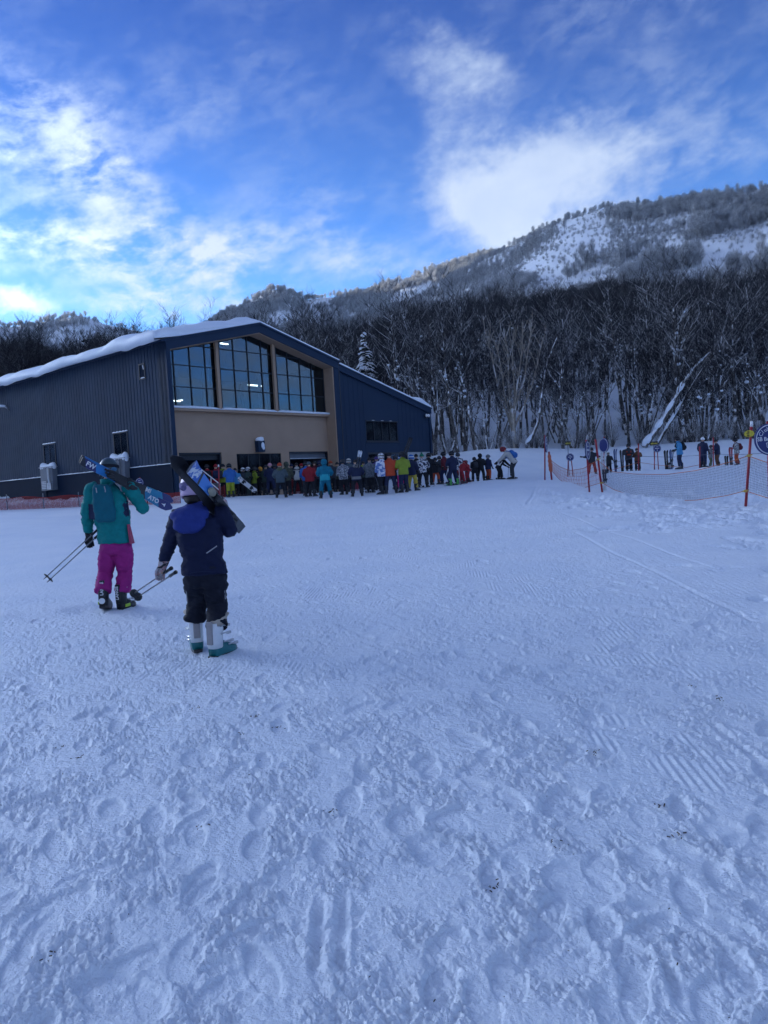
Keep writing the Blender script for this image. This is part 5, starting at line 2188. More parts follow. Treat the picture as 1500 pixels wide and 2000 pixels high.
crowd = [
    ('person in a dark blue jacket just inside the left doorway', 392, 968, 908, C['navy'], BLACKC, ('hair', None), 'stand', 20, {}),
    ('person in a red jacket and black backpack inside the left doorway', 408, 968, 904, C['red'], C['char'], ('helmet', None), 'stand', 25, dict(pack=BLACKC)),
    ('person in a red jacket, dark backpack and grey trousers by the net post', 424, 970, 906, C['red'], C['grey'], ('beanie', C['red']), 'pockets', 10, dict(pack=NAVYC)),
    ('person in a lime green jacket and dark beanie at the left door jamb', 438, 967, 903, C['lime'], BLACKC, ('beanie', BLACKC), 'stand', -30, dict(pack=C['char'])),
    ('person in a dark blue jacket and yellow-green trousers', 452, 973, 907, C['blue'], C['yg'], ('helmet', BLACKC), 'bent_arms', 25, {}),
    ('person in a blue jacket half hidden behind the yellow-green trousers', 462, 966, 910, C['sky'], BLACKC, ('hair', None), 'bent_arms', 5, {}),
    ('person in a white helmet and a rosy face covering, behind the white snowboard', 477, 968, 912, C['char'], BLACKC, ('helmet', C['white']), 'stand', -140, {}),
    ('person in charcoal green clothes and white goggles holding a white snowboard', 486, 974, 917, C['dkgreen'], C['dkgreen'], ('helmet', C['white']), 'bent_arms', -120, {}),
    ('person in a lime jacket with dark straps by the middle window', 498, 968, 911, C['lime'], C['char'], ('helmet', C['char']), 'bent_arms', -60, dict(pack=BLACKC)),
    ('person in black with an amber hood laid back', 512, 975, 918, BLACKC, BLACKC, ('hood', C['amber']), 'wide', 15, dict(panel=(.80, .84, C['grey']))),
    ('person in black with a pale pink beanie', 531, 976, 913, C['navy'], C['navy'], ('beanie', C['rose']), 'wide', -10, {}),
    ('person in a slate jacket and an orange-red beanie', 550, 974, 905, C['slate'], BLACKC, ('beanie', C['orange']), 'wide', 5, dict(hoodie=C['olive'])),
    ('person in a dark olive camouflage jacket beside the orange-red beanie', 563, 973, 907, CAMO_O, BLACKC, ('hood', CAMO_O), 'stand', -10, {}),
    ('person in a pale grey vest over black with a white scarf', 583, 972, 910, BLACKC, BLACKC, ('hair', None), 'wide', 10, dict(panel=(.80, 1.36, C['pale']), hoodie=C['pale'])),
    ('person in a bright blue jacket and dark helmet inside the right doorway', 601, 968, 901, C['blue'], C['char'], ('helmet', BLACKC), 'stand', 20, {}),
    ('person in a red jacket and a slate beanie', 607, 972, 903, C['red'], BLACKC, ('beanie', C['slate']), 'wide', -15, {}),
    ('person in a maroon and white jacket between the red and the petrol blue jackets', 619, 970, 907, C['maroon'], C['char'], ('hair', None), 'bent_arms', 30, {}),
    ('tall person in petrol blue with a light aqua lower back, hood up', 637, 973, 896, C['teal'], C['teal'], ('hood', C['teal']), 'wide', 8, dict(panel=(.83, 1.10, C['aqua']))),
    ('person in an olive green jacket with black trousers', 661, 967, 908, C['olive'], BLACKC, ('hair', None), 'pockets', -20, {}),
    ('person in a striped grey jacket and dark helmet at the recess corner', 673, 966, 897, GPAT, BLACKC, ('helmet', C['char']), 'stand', 20, {}),
    ('person in navy with a fur-trimmed hood, grey hem and skis on the shoulder', 698, 964, 891, C['navy'], BLACKC, ('hair', None), 'wide', 5, dict(panel=(.84, .97, C['grey']), hoodie=C['grey'])),
    ('person in dark green with a lime collar', 712, 958, 902, C['dkgreen'], BLACKC, ('hair', None), 'stand', -25, dict(hoodie=C['lime'])),
    ('person in a grey camouflage jacket beside the lime collar', 724, 963, 894, CAMO_G, BLACKC, ('beanie', BLACKC), 'pockets', -10, {}),
    ('person in a purple and blue jacket behind the blue and white print', 739, 957, 891, C['purple'], BLACKC, ('beanie', C['purple']), 'stand', 15, {}),
    ('person in a blue and white print jacket and a patterned white helmet', 749, 962, 882, CAMO_B, BLACKC, ('helmet', HPAT), 'stand', 40, {}),
    ('person in a bright orange-red padded jacket and navy trousers', 764, 961, 880, C['orange'], C['navy'], ('beanie', BLACKC), 'wide', 4, {}),
    ('tall person in a lime green jacket with goggles on the helmet', 790, 958, 878, C['lime'], C['navy'], ('helmet', C['char']), 'bent_arms', 20, {}),
    ('child in a flecked white jacket and bright pink trousers', 786, 958, 891, WPAT, C['pink'], ('helmet', C['blue']), 'stand', 10, dict(h=1.5, strap=C['white'], d=37.0, boot=BOOTGRY)),
    ('person in a navy jacket and yellow trousers', 806, 957, 886, C['navy'], C['yellow'], ('helmet', C['blue']), 'wide', -35, dict(strap=C['white'])),
    ('person in a black and white print jacket and a green beanie', 827, 955, 888, CAMO_W, BLACKC, ('pom', C['green']), 'wide', -20, {}),
    ('person in black right behind the black and white print jacket', 839, 952, 889, BLACKC, BLACKC, ('helmet', BLACKC), 'pole', -25, {}),
    ('person in a black jacket and wide orange trousers', 852, 947, 894, BLACKC, C['rust'], ('helmet', BLACKC), 'wide', -30, {}),
    ('person in dark maroon with dark blue trousers, legs apart', 870, 948, 885, C['maroon'], C['navy'], ('helmet', BLACKC), 'stride', 60, {}),
    ('person in a black jacket and large helmet with bright green boots', 886, 951, 884, C['navy'], C['navy'], ('helmet', BLACKC), 'wide', 30, dict(boot=C['grass'])),
    ('person in dark clothes with a white stripe behind the large helmet', 897, 948, 889, CAMO_W, C['char'], ('helmet', C['char']), 'stand', -20, {}),
    ('child in a red suit bending forward', 903, 948, 903, C['red'], C['red'], ('helmet', C['red']), 'bend', -50, dict(h=1.25, d=38.5)),
    ('child in a red suit and a grey helmet', 914, 945, 902, C['red'], C['red'], ('helmet', C['grey']), 'bent_arms', 40, dict(h=1.2, d=40)),
    ('person in black with a small backpack', 929, 944, 896, BLACKC, BLACKC, ('helmet', BLACKC), 'stride', 15, dict(pack=C['char'])),
    ('large person in a long black coat', 940, 943, 889, BLACKC, BLACKC, ('hood', BLACKC), 'wide', -30, {}),
    ('person in a navy jacket and orange-brown trousers', 955, 941, 890, C['navy'], C['rust'], ('helmet', C['grey']), 'stand', -60, {}),
    ('child in black with a white bib leaning forward', 978, 941, 895, BLACKC, BLACKC, ('helmet', BLACKC), 'bend', -70, dict(h=1.3, d=40.5, panel=(.95, 1.30, C['white']))),
    ('adult stooping over with a blue backpack', 1001, 943, 880, C['pale'], C['char'], ('helmet', C['red']), 'bend', 70, dict(pack=C['blue'], d=40.0)),
    ('person in a black jacket and red trousers behind the tall round sign', 1157, 926, 873, C['char'], C['red'], ('helmet', BLACKC), 'spread', 170, dict(group='area')),
    ('child in black with a pale helmet', 1190, 923, 882, C['char'], BLACKC, ('helmet', C['pale']), 'pole', 150, dict(group='area', h=1.4)),
    ('person in a dark jacket with an orange chest', 1229, 922, 868, C['char'], BLACKC, ('helmet', BLACKC), 'bent_arms', 175, dict(group='area', panel=None)),
    ('child in brown and black behind the red marker pole', 1246, 922, 877, C['brown'], C['char'], ('helmet', C['brown']), 'bent_arms', 160, dict(group='area', h=1.45)),
    ('person in a light blue jacket with a dark backpack and white-striped trousers', 1329, 917, 853, C['sky'], C['navy'], ('helmet', BLACKC), 'pole', 75, dict(group='area', pack=BLACKC)),
    ('person in navy with a white headband', 1374, 913, 854, C['navy'], C['navy'], ('beanie', C['white']), 'stand', -60, dict(group='area')),
    ('short person in grey and white between the two navy jackets', 1388, 910, 866, C['grey'], C['olive'], ('helmet', C['char']), 'bent_arms', -120, dict(group='area', h=1.45)),
    ('person in a navy jacket and dark brown trousers', 1402, 908, 854, C['navy'], C['brown'], ('beanie', BLACKC), 'bent_arms', 50, dict(group='area')),
    ('person in a grey patterned jacket with a dark face mask', 1440, 906, 852, GPAT, C['rust'], ('helmet', BLACKC), 'bent_arms', 70, dict(group='area', pack=C['maroon'])),
    ('person in black behind the amber hood', 505, 969, 914, BLACKC, BLACKC, ('helmet', BLACKC), 'stand', 10, {}),
    ('person in dark green between the pale pink beanie and the amber hood', 521, 969, 909, C['dkgreen'], C['char'], ('beanie', C['char']), 'bent_arms', -20, {}),
    ('person in charcoal right behind the pale pink beanie', 540, 969, 908, C['char'], BLACKC, ('helmet', C['char']), 'stand', 35, {}),
    ('person in black between the pale grey vest and the olive camouflage', 573, 968, 908, BLACKC, BLACKC, ('beanie', C['navy']), 'stand', 10, {}),
    ('person in navy left of the petrol blue suit', 627, 968, 905, C['navy'], BLACKC, ('helmet', C['navy']), 'stand', -15, {}),
    ('person in charcoal between the petrol blue suit and the olive jacket', 650, 967, 905, C['char'], BLACKC, ('beanie', C['rust']), 'bent_arms', 15, {}),
    ('person in dark slate between the striped grey jacket and the navy hood', 685, 964, 899, C['slate'], BLACKC, ('helmet', C['pale']), 'stand', 20, {}),
    ('person in black behind the blue and white print jacket', 732, 957, 893, BLACKC, BLACKC, ('helmet', BLACKC), 'stand', -30, {}),
    ('person in dark navy between the orange-red and the lime jackets', 776, 956, 890, C['navy'], BLACKC, ('helmet', C['char']), 'bent_arms', 10, {}),
    ('person in black between the yellow trousers and the black and white print', 816, 953, 890, BLACKC, C['char'], ('beanie', BLACKC), 'stand', -10, {}),
    ('person in black between the wide orange trousers and the maroon jacket', 861, 947, 892, C['char'], BLACKC, ('helmet', C['char']), 'stand', 20, {}),
    ('person in red inside the right doorway', 592, 966, 906, C['maroon'], BLACKC, ('beanie', C['red']), 'stand', 15, {}),
]
PEOPLE = {}
for lab_, x_, f_, t_, j_, tr_, hd_, po_, ro_, ex_ in crowd:
    PEOPLE[lab_] = person(lab_, x_, f_, t_, j_, tr_, hd_, po_, ro_, **ex_)
    q_ = PEOPLE[lab_].location
    yy_ = 0
_ = [k for k in PEOPLE if 'orange chest' in k][0]
b_ = MB()
b_.loft([[Vector((x, .168 - abs(x) * .12, z)) for x, z in ((-.11, 1.05), (.11, 1.05), (.14, 1.32), (-.14, 1.32))], [Vector((x, .15 - abs(x) * .12, z)) for x, z in ((-.11, 1.05), (.11, 1.05), (.14, 1.32), (-.14, 1.32))]])
b_.build('jacket_panel', C['orange'], PEOPLE[_])
# ================================================================== the two walkers in front
def text_obj(s, size, m, parent, M, extrude=.0015, name='lettering', shear=0.0, bold=0.0, align='CENTER'):
    cu = bpy.data.curves.new(name, 'FONT')
    cu.body = s
    cu.size = size
    cu.extrude = extrude
    cu.offset = bold
    cu.align_x = align
    cu.align_y = 'CENTER'
    cu.shear = shear
    cu.resolution_u = 3
    o = bpy.data.objects.new(name, cu)
    COL.objects.link(o)
    dg = bpy.context.evaluated_depsgraph_get()
    me = bpy.data.meshes.new_from_object(o.evaluated_get(dg))
    bpy.data.objects.remove(o)
    me.materials.clear()
    me.name = name
    o = link(name, me, m, parent)
    o.matrix_local = M
    return o


def axes(x, n):
    """rotation whose x axis is x and whose z axis is as near n as can be"""
    x = Vector(x).normalized()
    n = Vector(n)
    z = (n - x * n.dot(x)).normalized()
    y = z.cross(x)
    return Matrix((x, y, z)).transposed().to_4x4()


LIME = mat('lime_plastic', (.42, .62, .05), .4)
TEALPL = mat('teal_plastic', (.004, .14, .15), .35, spec=.6)
WHITEPL = mat('white_plastic', (.66, .68, .69), .35, spec=.6)
LINER = mat('beige_liner', (.40, .35, .29), .8)
SPINE = mat('grey_spine', (.30, .28, .28), .6)
ALU = mat('pole_metal', (.16, .17, .19), .3, metal=.7)
TEALJ = cloth('teal_jacket', (.001, .185, .180))
PACKT = cloth('blue_teal_pack', (.003, .105, .145))
MAGENTA = cloth('magenta_trousers', (.30, .016, .16))
PINKIN = cloth('pink_lining', (.36, .07, .12))
NAVYJ = cloth('navy_jacket', (.005, .009, .036))
BLKT = cloth('black_trousers', (.0065, .0085, .018))
HOODB = cloth('royal_blue_hood', (.018, .035, .19))
LAV = mat('lavender_helmet', (.55, .40, .56), .35, spec=.5)
LAVSTRAP = mat('purple_goggle_band', (.13, .11, .24), .7, var=.25, scale=40)
HELMT = mat('dark_teal_helmet', (.012, .040, .055), .3, spec=.6)
STRAPB = mat('blue_goggle_band', (.045, .15, .26), .6)


def folds(amp=.006, sx=5.5, sz=13.0, seed=3, hem=None):
    def f(co, no):
        n = fbm(co[:, 0] * sx + co[:, 1] * 4.0, co[:, 2] * sz + co[:, 0] * 3, 3, .5, seed)
        n = 1 - np.abs(n) * 2
        m = fbm(co[:, 0] * sx * .8 - co[:, 1] * 3.0, co[:, 2] * sz * .55 - co[:, 0] * 4, 2, .5, seed + 40)
        k = amp * (1.25 * n + 0.9 * (1 - 2.2 * np.abs(m)))
        return co + no * k[:, None]
    return f


def ski_boot(parent, M, shell, cuff, spine, buckle, liner, accent, text=None, tmat=None, outer=1):
    """ski boot with shell, cuff, liner, spine, buckles and sole; toe towards +y, outer side at x = outer"""
    b = MB()
    secs = [(-.095, .075, .045, .075), (-.06, .085, .056, .085), (.02, .080, .058, .078), (.09, .066, .060, .060), (.16, .055, .058, .046), (.205, .046, .046, .036), (.235, .040, .028, .026)]
    b.loft([ring((0, y, z), rx, rz, 14, PI / 2, 0, 2.8) for y, z, rx, rz in secs])
    root = link('boot', b.mesh('boot', smooth=True), shell, parent)
    root.matrix_local = M
    b = MB()
    b.loft([ring((0, -.045, .095), .058, .072, 16, 0, 0, 2.6), ring((0, -.05, .17), .059, .072, 16, 0, 0, 2.6), ring((0, -.04, .25), .063, .078, 16, .05, 0, 2.6), ring((0, -.025, .325), .070, .086, 16, .10, 0, 2.6)])
    b.build('cuff', cuff, root, smooth=True)
    b = MB()
    b.loft([ring((outer * .012, -.018, .30), .066, .082, 16, .1), ring((outer * .016, -.008, .345), .072, .090, 16, .16), ring((outer * .024, .004, .370), .077, .097, 16, .22)])
    b.build('liner', liner, root, smooth=True)
    b = MB()
    b.box((-.030, -.137, .13), (.030, -.115, .335), Matrix.Rotation(-.03, 4, 'X'))
    b.build('spine', spine, root, bevel=.006)
    if text:
        text_obj(text, .052, tmat, root, Matrix.Translation((0.002, -.1375, .235)) @ Matrix.Rotation(PI / 2, 4, 'X') @ Matrix.Rotation(PI / 2, 4, 'Z'), .002, bold=.0012)
    for z, y0 in ((.285, -.01), (.215, .0), (.135, .05), (.10, .11)):
        b = MB()
        x = outer * (.066 if z > .15 else .058)
        b.tube([(x, y0 - .045, z + .004), (x + outer * .012, y0 - .01, z + .008), (x + outer * .014, y0 + .035, z)], .0075, 6)
        b.box((min(x, x + outer * .022), y0 + .03, z - .011), (max(x, x + outer * .022), y0 + .075, z + .011))
        if z > .15:
            b.tube([(x + outer * .01, y0 - .045, z + .006), (x + outer * .036, y0 - .052, z + .012)], .005, 5)
        b.build('buckle', buckle, root, smooth=False)
    b = MB()
    b.loft([[(x, y, 0.0) for x, y in ((-.036, -.115), (.036, -.115), (.05, .0), (.052, .12), (.034, .21), (.026, .245), (-.026, .245), (-.034, .21), (-.052, .12), (-.05, .0))], [(x, y, .030) for x, y in ((-.038, -.118), (.038, -.118), (.052, .0), (.054, .12), (.036, .212), (.028, .247), (-.028, .247), (-.036, .212), (-.054, .12), (-.052, .0))]])
    b.build('sole', BOOTBLK, root)
    if accent:
        b = MB()
        b.box((min(outer * .045, outer * .066), -.06, .05), (max(outer * .045, outer * .066), .04, .085))
        b.box((-.052 if outer > 0 else .046, .04, .31), (-.046 if outer > 0 else .052, .12, .335))
        b.build('trim', accent, root)
    return root


def ski_body(L, mats_, waist=.066, tip=.112, tail=.10, tipside=1):
    """one ski along x, its tip at +x curving to +z; top sheet material 0, base material 1"""
    b = MB()
    n = 26
    xs = [(-.5 + i / (n - 1)) * L for i in range(n)]
    top, bot = [], []
    rings = []
    for x in xs:
        f = (x / L + .5)
        w = waist + (tail - waist) * max(0, 1 - f / .42) ** 1.5 + (tip - waist) * max(0, (f - .45) / .47) ** 1.5
        if f > .93:
            w *= math.sqrt(max(.02, 1 - ((f - .93) / .072) ** 2))
        if f < .02:
            w *= .85
        z = .0
        if f > .84:
            z = .075 * ((f - .84) / .16) ** 1.8
        if f < .05:
            z = .012 * (1 - f / .05)
        t = .006 + .006 * math.sin(min(1, max(0, f)) * PI)
        rings.append([(x, -w / 2, z), (x, w / 2, z), (x, w / 2 * .96, z + t), (x, -w / 2 * .96, z + t)])
    vs = [p for r in rings for p in r]
    for i in range(n - 1):
        for j in range(4):
            b.mi = 1 if j == 0 else 0
            b.raw([], [])
            k = i * 4
            b.f.append([k + j, k + (j + 1) % 4, k + 4 + (j + 1) % 4, k + 4 + j])
            b.m.append(1 if j == 0 else 0)
    b.v = [tuple(p) for p in vs]
    b.f.append([3, 2, 1, 0])
    b.m.append(0)
    k = (n - 1) * 4
    b.f.append([k, k + 1, k + 2, k + 3])
    b.m.append(0)
    me = b.mesh('ski')
    for m in mats_:
        me.materials.append(m)
    return me


def binding(parent, x0, flip=1, m=None, m2=None):
    m = m or BOOTBLK
    b = MB()
    b.box((x0 - .34, -.032, .013), (x0 + .12, .032, .022))
    b.loft([ring((x0 + .02, 0, .022), .055, .034, 10, 0, 0, 4), ring((x0 + .03, 0, .05), .05, .034, 10, 0, 0, 4), ring((x0 + .04, 0, .070), .03, .026, 10, 0, 0, 4)])
    b.loft([ring((x0 - .31, 0, .022), .06, .034, 10, 0, 0, 4), ring((x0 - .30, 0, .07), .05, .032, 10, 0, 0, 4), ring((x0 - .285, 0, .105), .028, .028, 10, 0, 0, 4)])
    b.tube([(x0 - .36, 0, .05), (x0 - .42, 0, .085)], .016, 7)
    b.box((x0 - .06, -.05, .022), (x0 + .0, .05, .03))
    return b.build('binding', m, parent)


def sheet(name, stops, rough=.3, marble=None):
    """printed top sheet: colours along the ski"""
    m = bpy.data.materials.new(name)
    m.use_nodes = True
    t = NT(m.node_tree)
    b = t.n['Principled BSDF']
    tc = t.add('ShaderNodeTexCoord')
    sep = t.add('ShaderNodeSeparateXYZ')
    t.l.new(tc.outputs['Generated'], sep.inputs[0])
    cr = t.add('ShaderNodeValToRGB')
    cr.color_ramp.interpolation = 'CONSTANT'
    e = cr.color_ramp.elements
    while len(e) > 1:
        e.remove(e[-1])
    e[0].position = 0
    e[0].color = (*stops[0][1], 1)
    for p, c in stops[1:]:
        q = e.new(p)
        q.color = (*c, 1)
    f = t.math('ADD', sep.outputs[0], t.math('MULTIPLY', t.math('SUBTRACT', sep.outputs[1], .5), .05))
    t.l.new(f, cr.inputs[0])
    col = cr.outputs[0]
    if marble:
        n = t.noise(tc.outputs['Object'], marble[0], 3, .6, 1.5)
        msk = t.math('MULTIPLY', t.mapr(n, .48, .54), t.math('MULTIPLY', t.math('GREATER_THAN', sep.outputs[0], marble[2]), t.math('LESS_THAN', sep.outputs[0], marble[3])))
        col = t.mix(msk, col, (*marble[1], 1))
    t.l.new(col, b.inputs['Base Color'])
    b.inputs['Roughness'].default_value = rough
    MATS[name] = m
    return m


BASEBLK = mat('black_ski_base', (.012, .013, .018), .35)


def walker(name_label, gp, top, cfg):
    pass


def J(px, py, d, root, s=1.0):
    return Vector((P(px, py, d) - np.array(root)) / s)


def build_man():
    g = ground_point(224, 1192)
    d = float(g[1])
    root = np.array([g[0], g[1], hz(g[0], g[1]) - .012])
    j = lambda px, py, off=0.0: J(px, py, d + off, root)
    ppm = FPX / d
    r = thing('person', 'person in a teal jacket and magenta trousers walking away with blue skis on the shoulder', 'person', root)
    fl, fr = j(205, 1190, -.04), j(243, 1191, .10)
    fl.z, fr.z = .03, .0
    ht = (1193 - 893) / ppm
    s = ht / 1.79
    hip = (j(226, 1062) + j(226, 1062)) / 2
    p = Pose(lean=.07, la=(j(170, 1004, -.03), j(174, 1046, .06)), ra=(j(279, 992, .02), j(270, 962, .16)), feet=(fl, fr), hip=(hip.x, 0, hip.z))
    p.sl, p.sr = j(181, 948, 0), j(249, 946, 0)
    p.head = j(213, 917, .03)
    p.collar = j(210, 941, 0)
    p.neck = j(212, 945, 0)
    p.knees = [j(206, 1118, .10), j(244, 1116, .12)]
    k = s
    # torso along the line hip -> collar
    base, up_ = Vector((hip.x, 0, hip.z)), None
    ax = (p.collar + Vector((0, 0, -.03)) - base)
    def up(x, y, z):
        f = (z - .90) / (1.535 - .90)
        return base + ax * f + Vector((x * k, y * k, 0))
    p.up = up
    p.L = Matrix.Identity(3)
    wear('body', make_body(p, .02), [], r).data.materials.append(SKIN)
    jm = make_jacket(p, .013, hem=.905, hw=.218, waist=.205, chest=.232, sleeve=1.02, smooth=4, deform=folds(.007, 4.5, 10, 3))
    jk = link('jacket', jm, TEALJ, r)
    link('trousers', make_trousers(p, .013, cuff=.24, wide=1.06, deform=folds(.007, 4, 9, 9)), MAGENTA, r)
    # contrast at the right hem, trim at the collar, straps
    b = MB()
    rg = []
    for z in np.linspace(.895, 1.10, 6):
        w = .085 * (1 - (z - .895) / .24) + .012
        rg.append([up(.150 * 1 + .058 + .012 - .0 + dx * 0, dy, float(z)) for dx, dy in ((0, -.10), (0, -.10 + w), (0, -.09 + w))] + [up(.150 + .045, -.09 + w, float(z)), up(.150 + .045, -.10, float(z))])
    b.loft(rg)
    b.build('jacket_vent', PINKIN, r)
    # flat pack with dark side wings
    b = MB()
    b.loft([ring(up(-.02, -.150, z), rx, ry, 16, 0, 0, 3.4) for z, rx, ry in ((1.14, .10, .03), (1.165, .128, .052), (1.28, .135, .062), (1.42, .125, .058), (1.50, .11, .045), (1.53, .085, .02))])
    pk = link('backpack', union(b, 'backpack', .012, 3, deform=folds(.004, 6, 12, 5)), PACKT, r)
    for sg in (-1, 1):
        b = MB()
        c = -.02 + sg * .128
        b.loft([[up(c, -.13, z0), up(c + sg * .085, -.085 - .0, z0 + .01), up(c + sg * .105, -.04, z0 + .02), up(c + sg * .100, .0, z0 + .02), up(c + sg * .05, -.06, z0), up(c, -.10, z0)] for z0 in (1.17, 1.24, 1.33)])
        o = b.build('pack_wing', NAVYC, r)
        b = MB()
        b.tube([up(-.02 + sg * .085, -.15, 1.50), up(-.02 + sg * .10, -.05, 1.545), up(-.02 + sg * .11, .06, 1.50), up(-.02 + sg * .12, .155, 1.35)], .018, 6, squash=(1, .5))
        b.build('pack_strap', PACKT, r)
    b = MB()
    b.tube([up(-.06, -.215, 1.50), up(-.055, -.222, 1.45)], .006, 6)
    b.tube([up(.035, -.212, 1.51), up(.045, -.222, 1.47), up(.043, -.225, 1.45)], .006, 6)
    o = b.build('pack_cord', BOOTGRY, r)
    HMx = Matrix.Translation(p.head) @ Matrix.Rotation(-.12, 4, 'X') @ Matrix.Scale(1.02, 4)
    wear('helmet', HELM, [HELMT, BLACKC, GOGGLE], r, HMx)
    b = MB()
    b.ell(p.head + Vector((.085, -.09, -.005)), (.05, .03, .032), 12, 8)
    b.build('goggle_buckle', STRAPB, r, smooth=True)
    b = MB()
    b.loft([ring(p.collar + Vector((0, .0, z)), rx, rx * 1.05, 16) for z, rx in ((-.05, .088), (.0, .083), (.035, .088), (.04, .075))])
    b.build('collar', TEALJ, r, smooth=True)
    # boots
    for i, f in enumerate((fl, fr)):
        pitch = -.20 if i == 0 else 0.0
        M = Matrix.Translation(f + Vector((0, 0, .015 if i == 0 else -.012))) @ Matrix.Rotation((.12 if i == 0 else -.22), 4, 'Z') @ Matrix.Rotation(pitch, 4, 'X') @ Matrix.Scale(1.06, 4)
        bt = ski_boot(r, M, BOOTBLK, BOOTBLK, BOOTBLK, STEEL if False else BOOTGRY, BLACKC, LIME, 'LANGE', WHITEPL, -1 if i == 0 else 1)
        if i == 0:
            b = MB()
            b.tube([(0, -.1405, .085), (0, -.125, .085)], .036, 16)
            b.build('heel_patch', WHITEPL, bt)
    # gloves
    ga = glove_mesh('glove', 1.12)
    ga.materials.append(GLOVE)
    for e, h, rz in ((p.la[0], p.la[1], -1.0), (p.ra[0], p.ra[1], 2.2)):
        M = Matrix.Translation(h) @ frame_z(h - e).to_4x4() @ Matrix.Rotation(rz, 4, 'Z')
        wear('glove', ga, [GLOVE], r, M)
    # poles held in the left hand
    A, B_ = P(191, 1040, d + .02), P(90, 1133, d - .42)
    pole_pair('ski poles pointing down to the left in the hand of the person in teal', A, B_, .016, 'forward')
    # skis on the right shoulder
    e0, e1 = P(157, 897, d - .52), P(331, 986, d + .42)
    L = float(np.linalg.norm(e1 - e0))
    X = Vector(e1 - e0).normalized()
    mid = Vector((e0 + e1) / 2)
    nrm = Vector((.20, -.95, .22))
    top = sheet('blue_top_sheet', [(0, (.010, .012, .02)), (.045, (.020, .022, .12)), (.155, (.012, .17, .44)), (.36, (.012, .014, .02)), (.70, (.015, .18, .32)), (.86, (.012, .018, .13))])
    top2 = sheet('blue_top_sheet_lower', [(0, (.010, .012, .02)), (.05, (.012, .15, .40)), (.33, (.012, .014, .02)), (.72, (.02, .22, .36)), (.90, (.012, .018, .13))])
    rt = thing('ski_pair', 'pair of blue skis with white lettering over the shoulder of the person in teal', 'skis', mid)
    R0 = axes(X, nrm)
    for q, (dz, dy, ang, tp) in enumerate(((.020, -.030, -.022, top), (-.030, .032, .030, top2))):
        o = link('ski', ski_body(L, [tp, BASEBLK], .078, .128, .115), None, rt)
        o.matrix_local = R0 @ Matrix.Translation((0, dy, dz)) @ Matrix.Rotation(ang, 4, 'Z')
        binding(o, .05)
        if q == 0:
            tz = .0135
            text_obj('FW', .085, WHITEPL, o, Matrix.Translation((-.40 * L, 0, tz)) @ Matrix.Rotation(-PI / 2 * 0 + 0, 4, 'Z'), .001, bold=.002)
            text_obj('ATO', .080, WHITEPL, o, Matrix.Translation((.305 * L, 0, tz + .0005)), .001, bold=.002)
            b = MB()
            b.raw([(0, 0, 0)] + [((.045 if i % 2 == 0 else .012) * math.cos(2 * PI * i / 6 + PI), (.045 if i % 2 == 0 else .012) * math.sin(2 * PI * i / 6 + PI), 0) for i in range(6)], [[0, i + 1, (i + 1) % 6 + 1] for i in range(6)])
            lo = b.build('emblem', WHITEPL, o)
            lo.matrix_local = Matrix.Translation((.425 * L, 0, .034)) @ Matrix.Rotation(-.20, 4, 'Y')
        else:
            text_obj('MI', .085, WHITEPL, o, Matrix.Translation((.235 * L, .0, .0135)), .001, bold=.002)
    return r


def pole_pair(label, A, B, rad, kind, gap=.028, length=None, group=None):
    """two ski poles held together: grips at A, points towards B"""
    A, B = Vector(A), Vector(B)
    X = (B - A).normalized()
    L = (B - A).length
    rt = thing('ski_pole_pair', label, 'ski poles', A, group=group)
    side = X.cross(Vector((0, 1, .3))).normalized()
    for k in (-1, 1):
        o_ = side * k * gap
        b = MB()
        b.tube([o_ - X * .04, o_ + X * .10, o_ + X * (L * .95)], [.0085 * rad / .016, .0085 * rad / .016, .006 * rad / .016], 7)
        sh = b.build('shaft', ALU, rt, smooth=True)
        b = MB()
        b.tube([o_ - X * .07, o_ - X * .04, o_ + X * .04, o_ + X * .085], [.020, .017, .015, .018], 8)
        b.build('grip', BOOTBLK, rt, smooth=True)
        b = MB()
        c = o_ + X * (L * .955)
        b.tube([c - X * .014, c - X * .003, c + X * .004], [.014, .045, .047], 10)
        b.tube([c + X * .004, c + X * .055], [.008, .003], 6)
        b.build('basket', BOOTBLK, rt, smooth=True)
    return rt


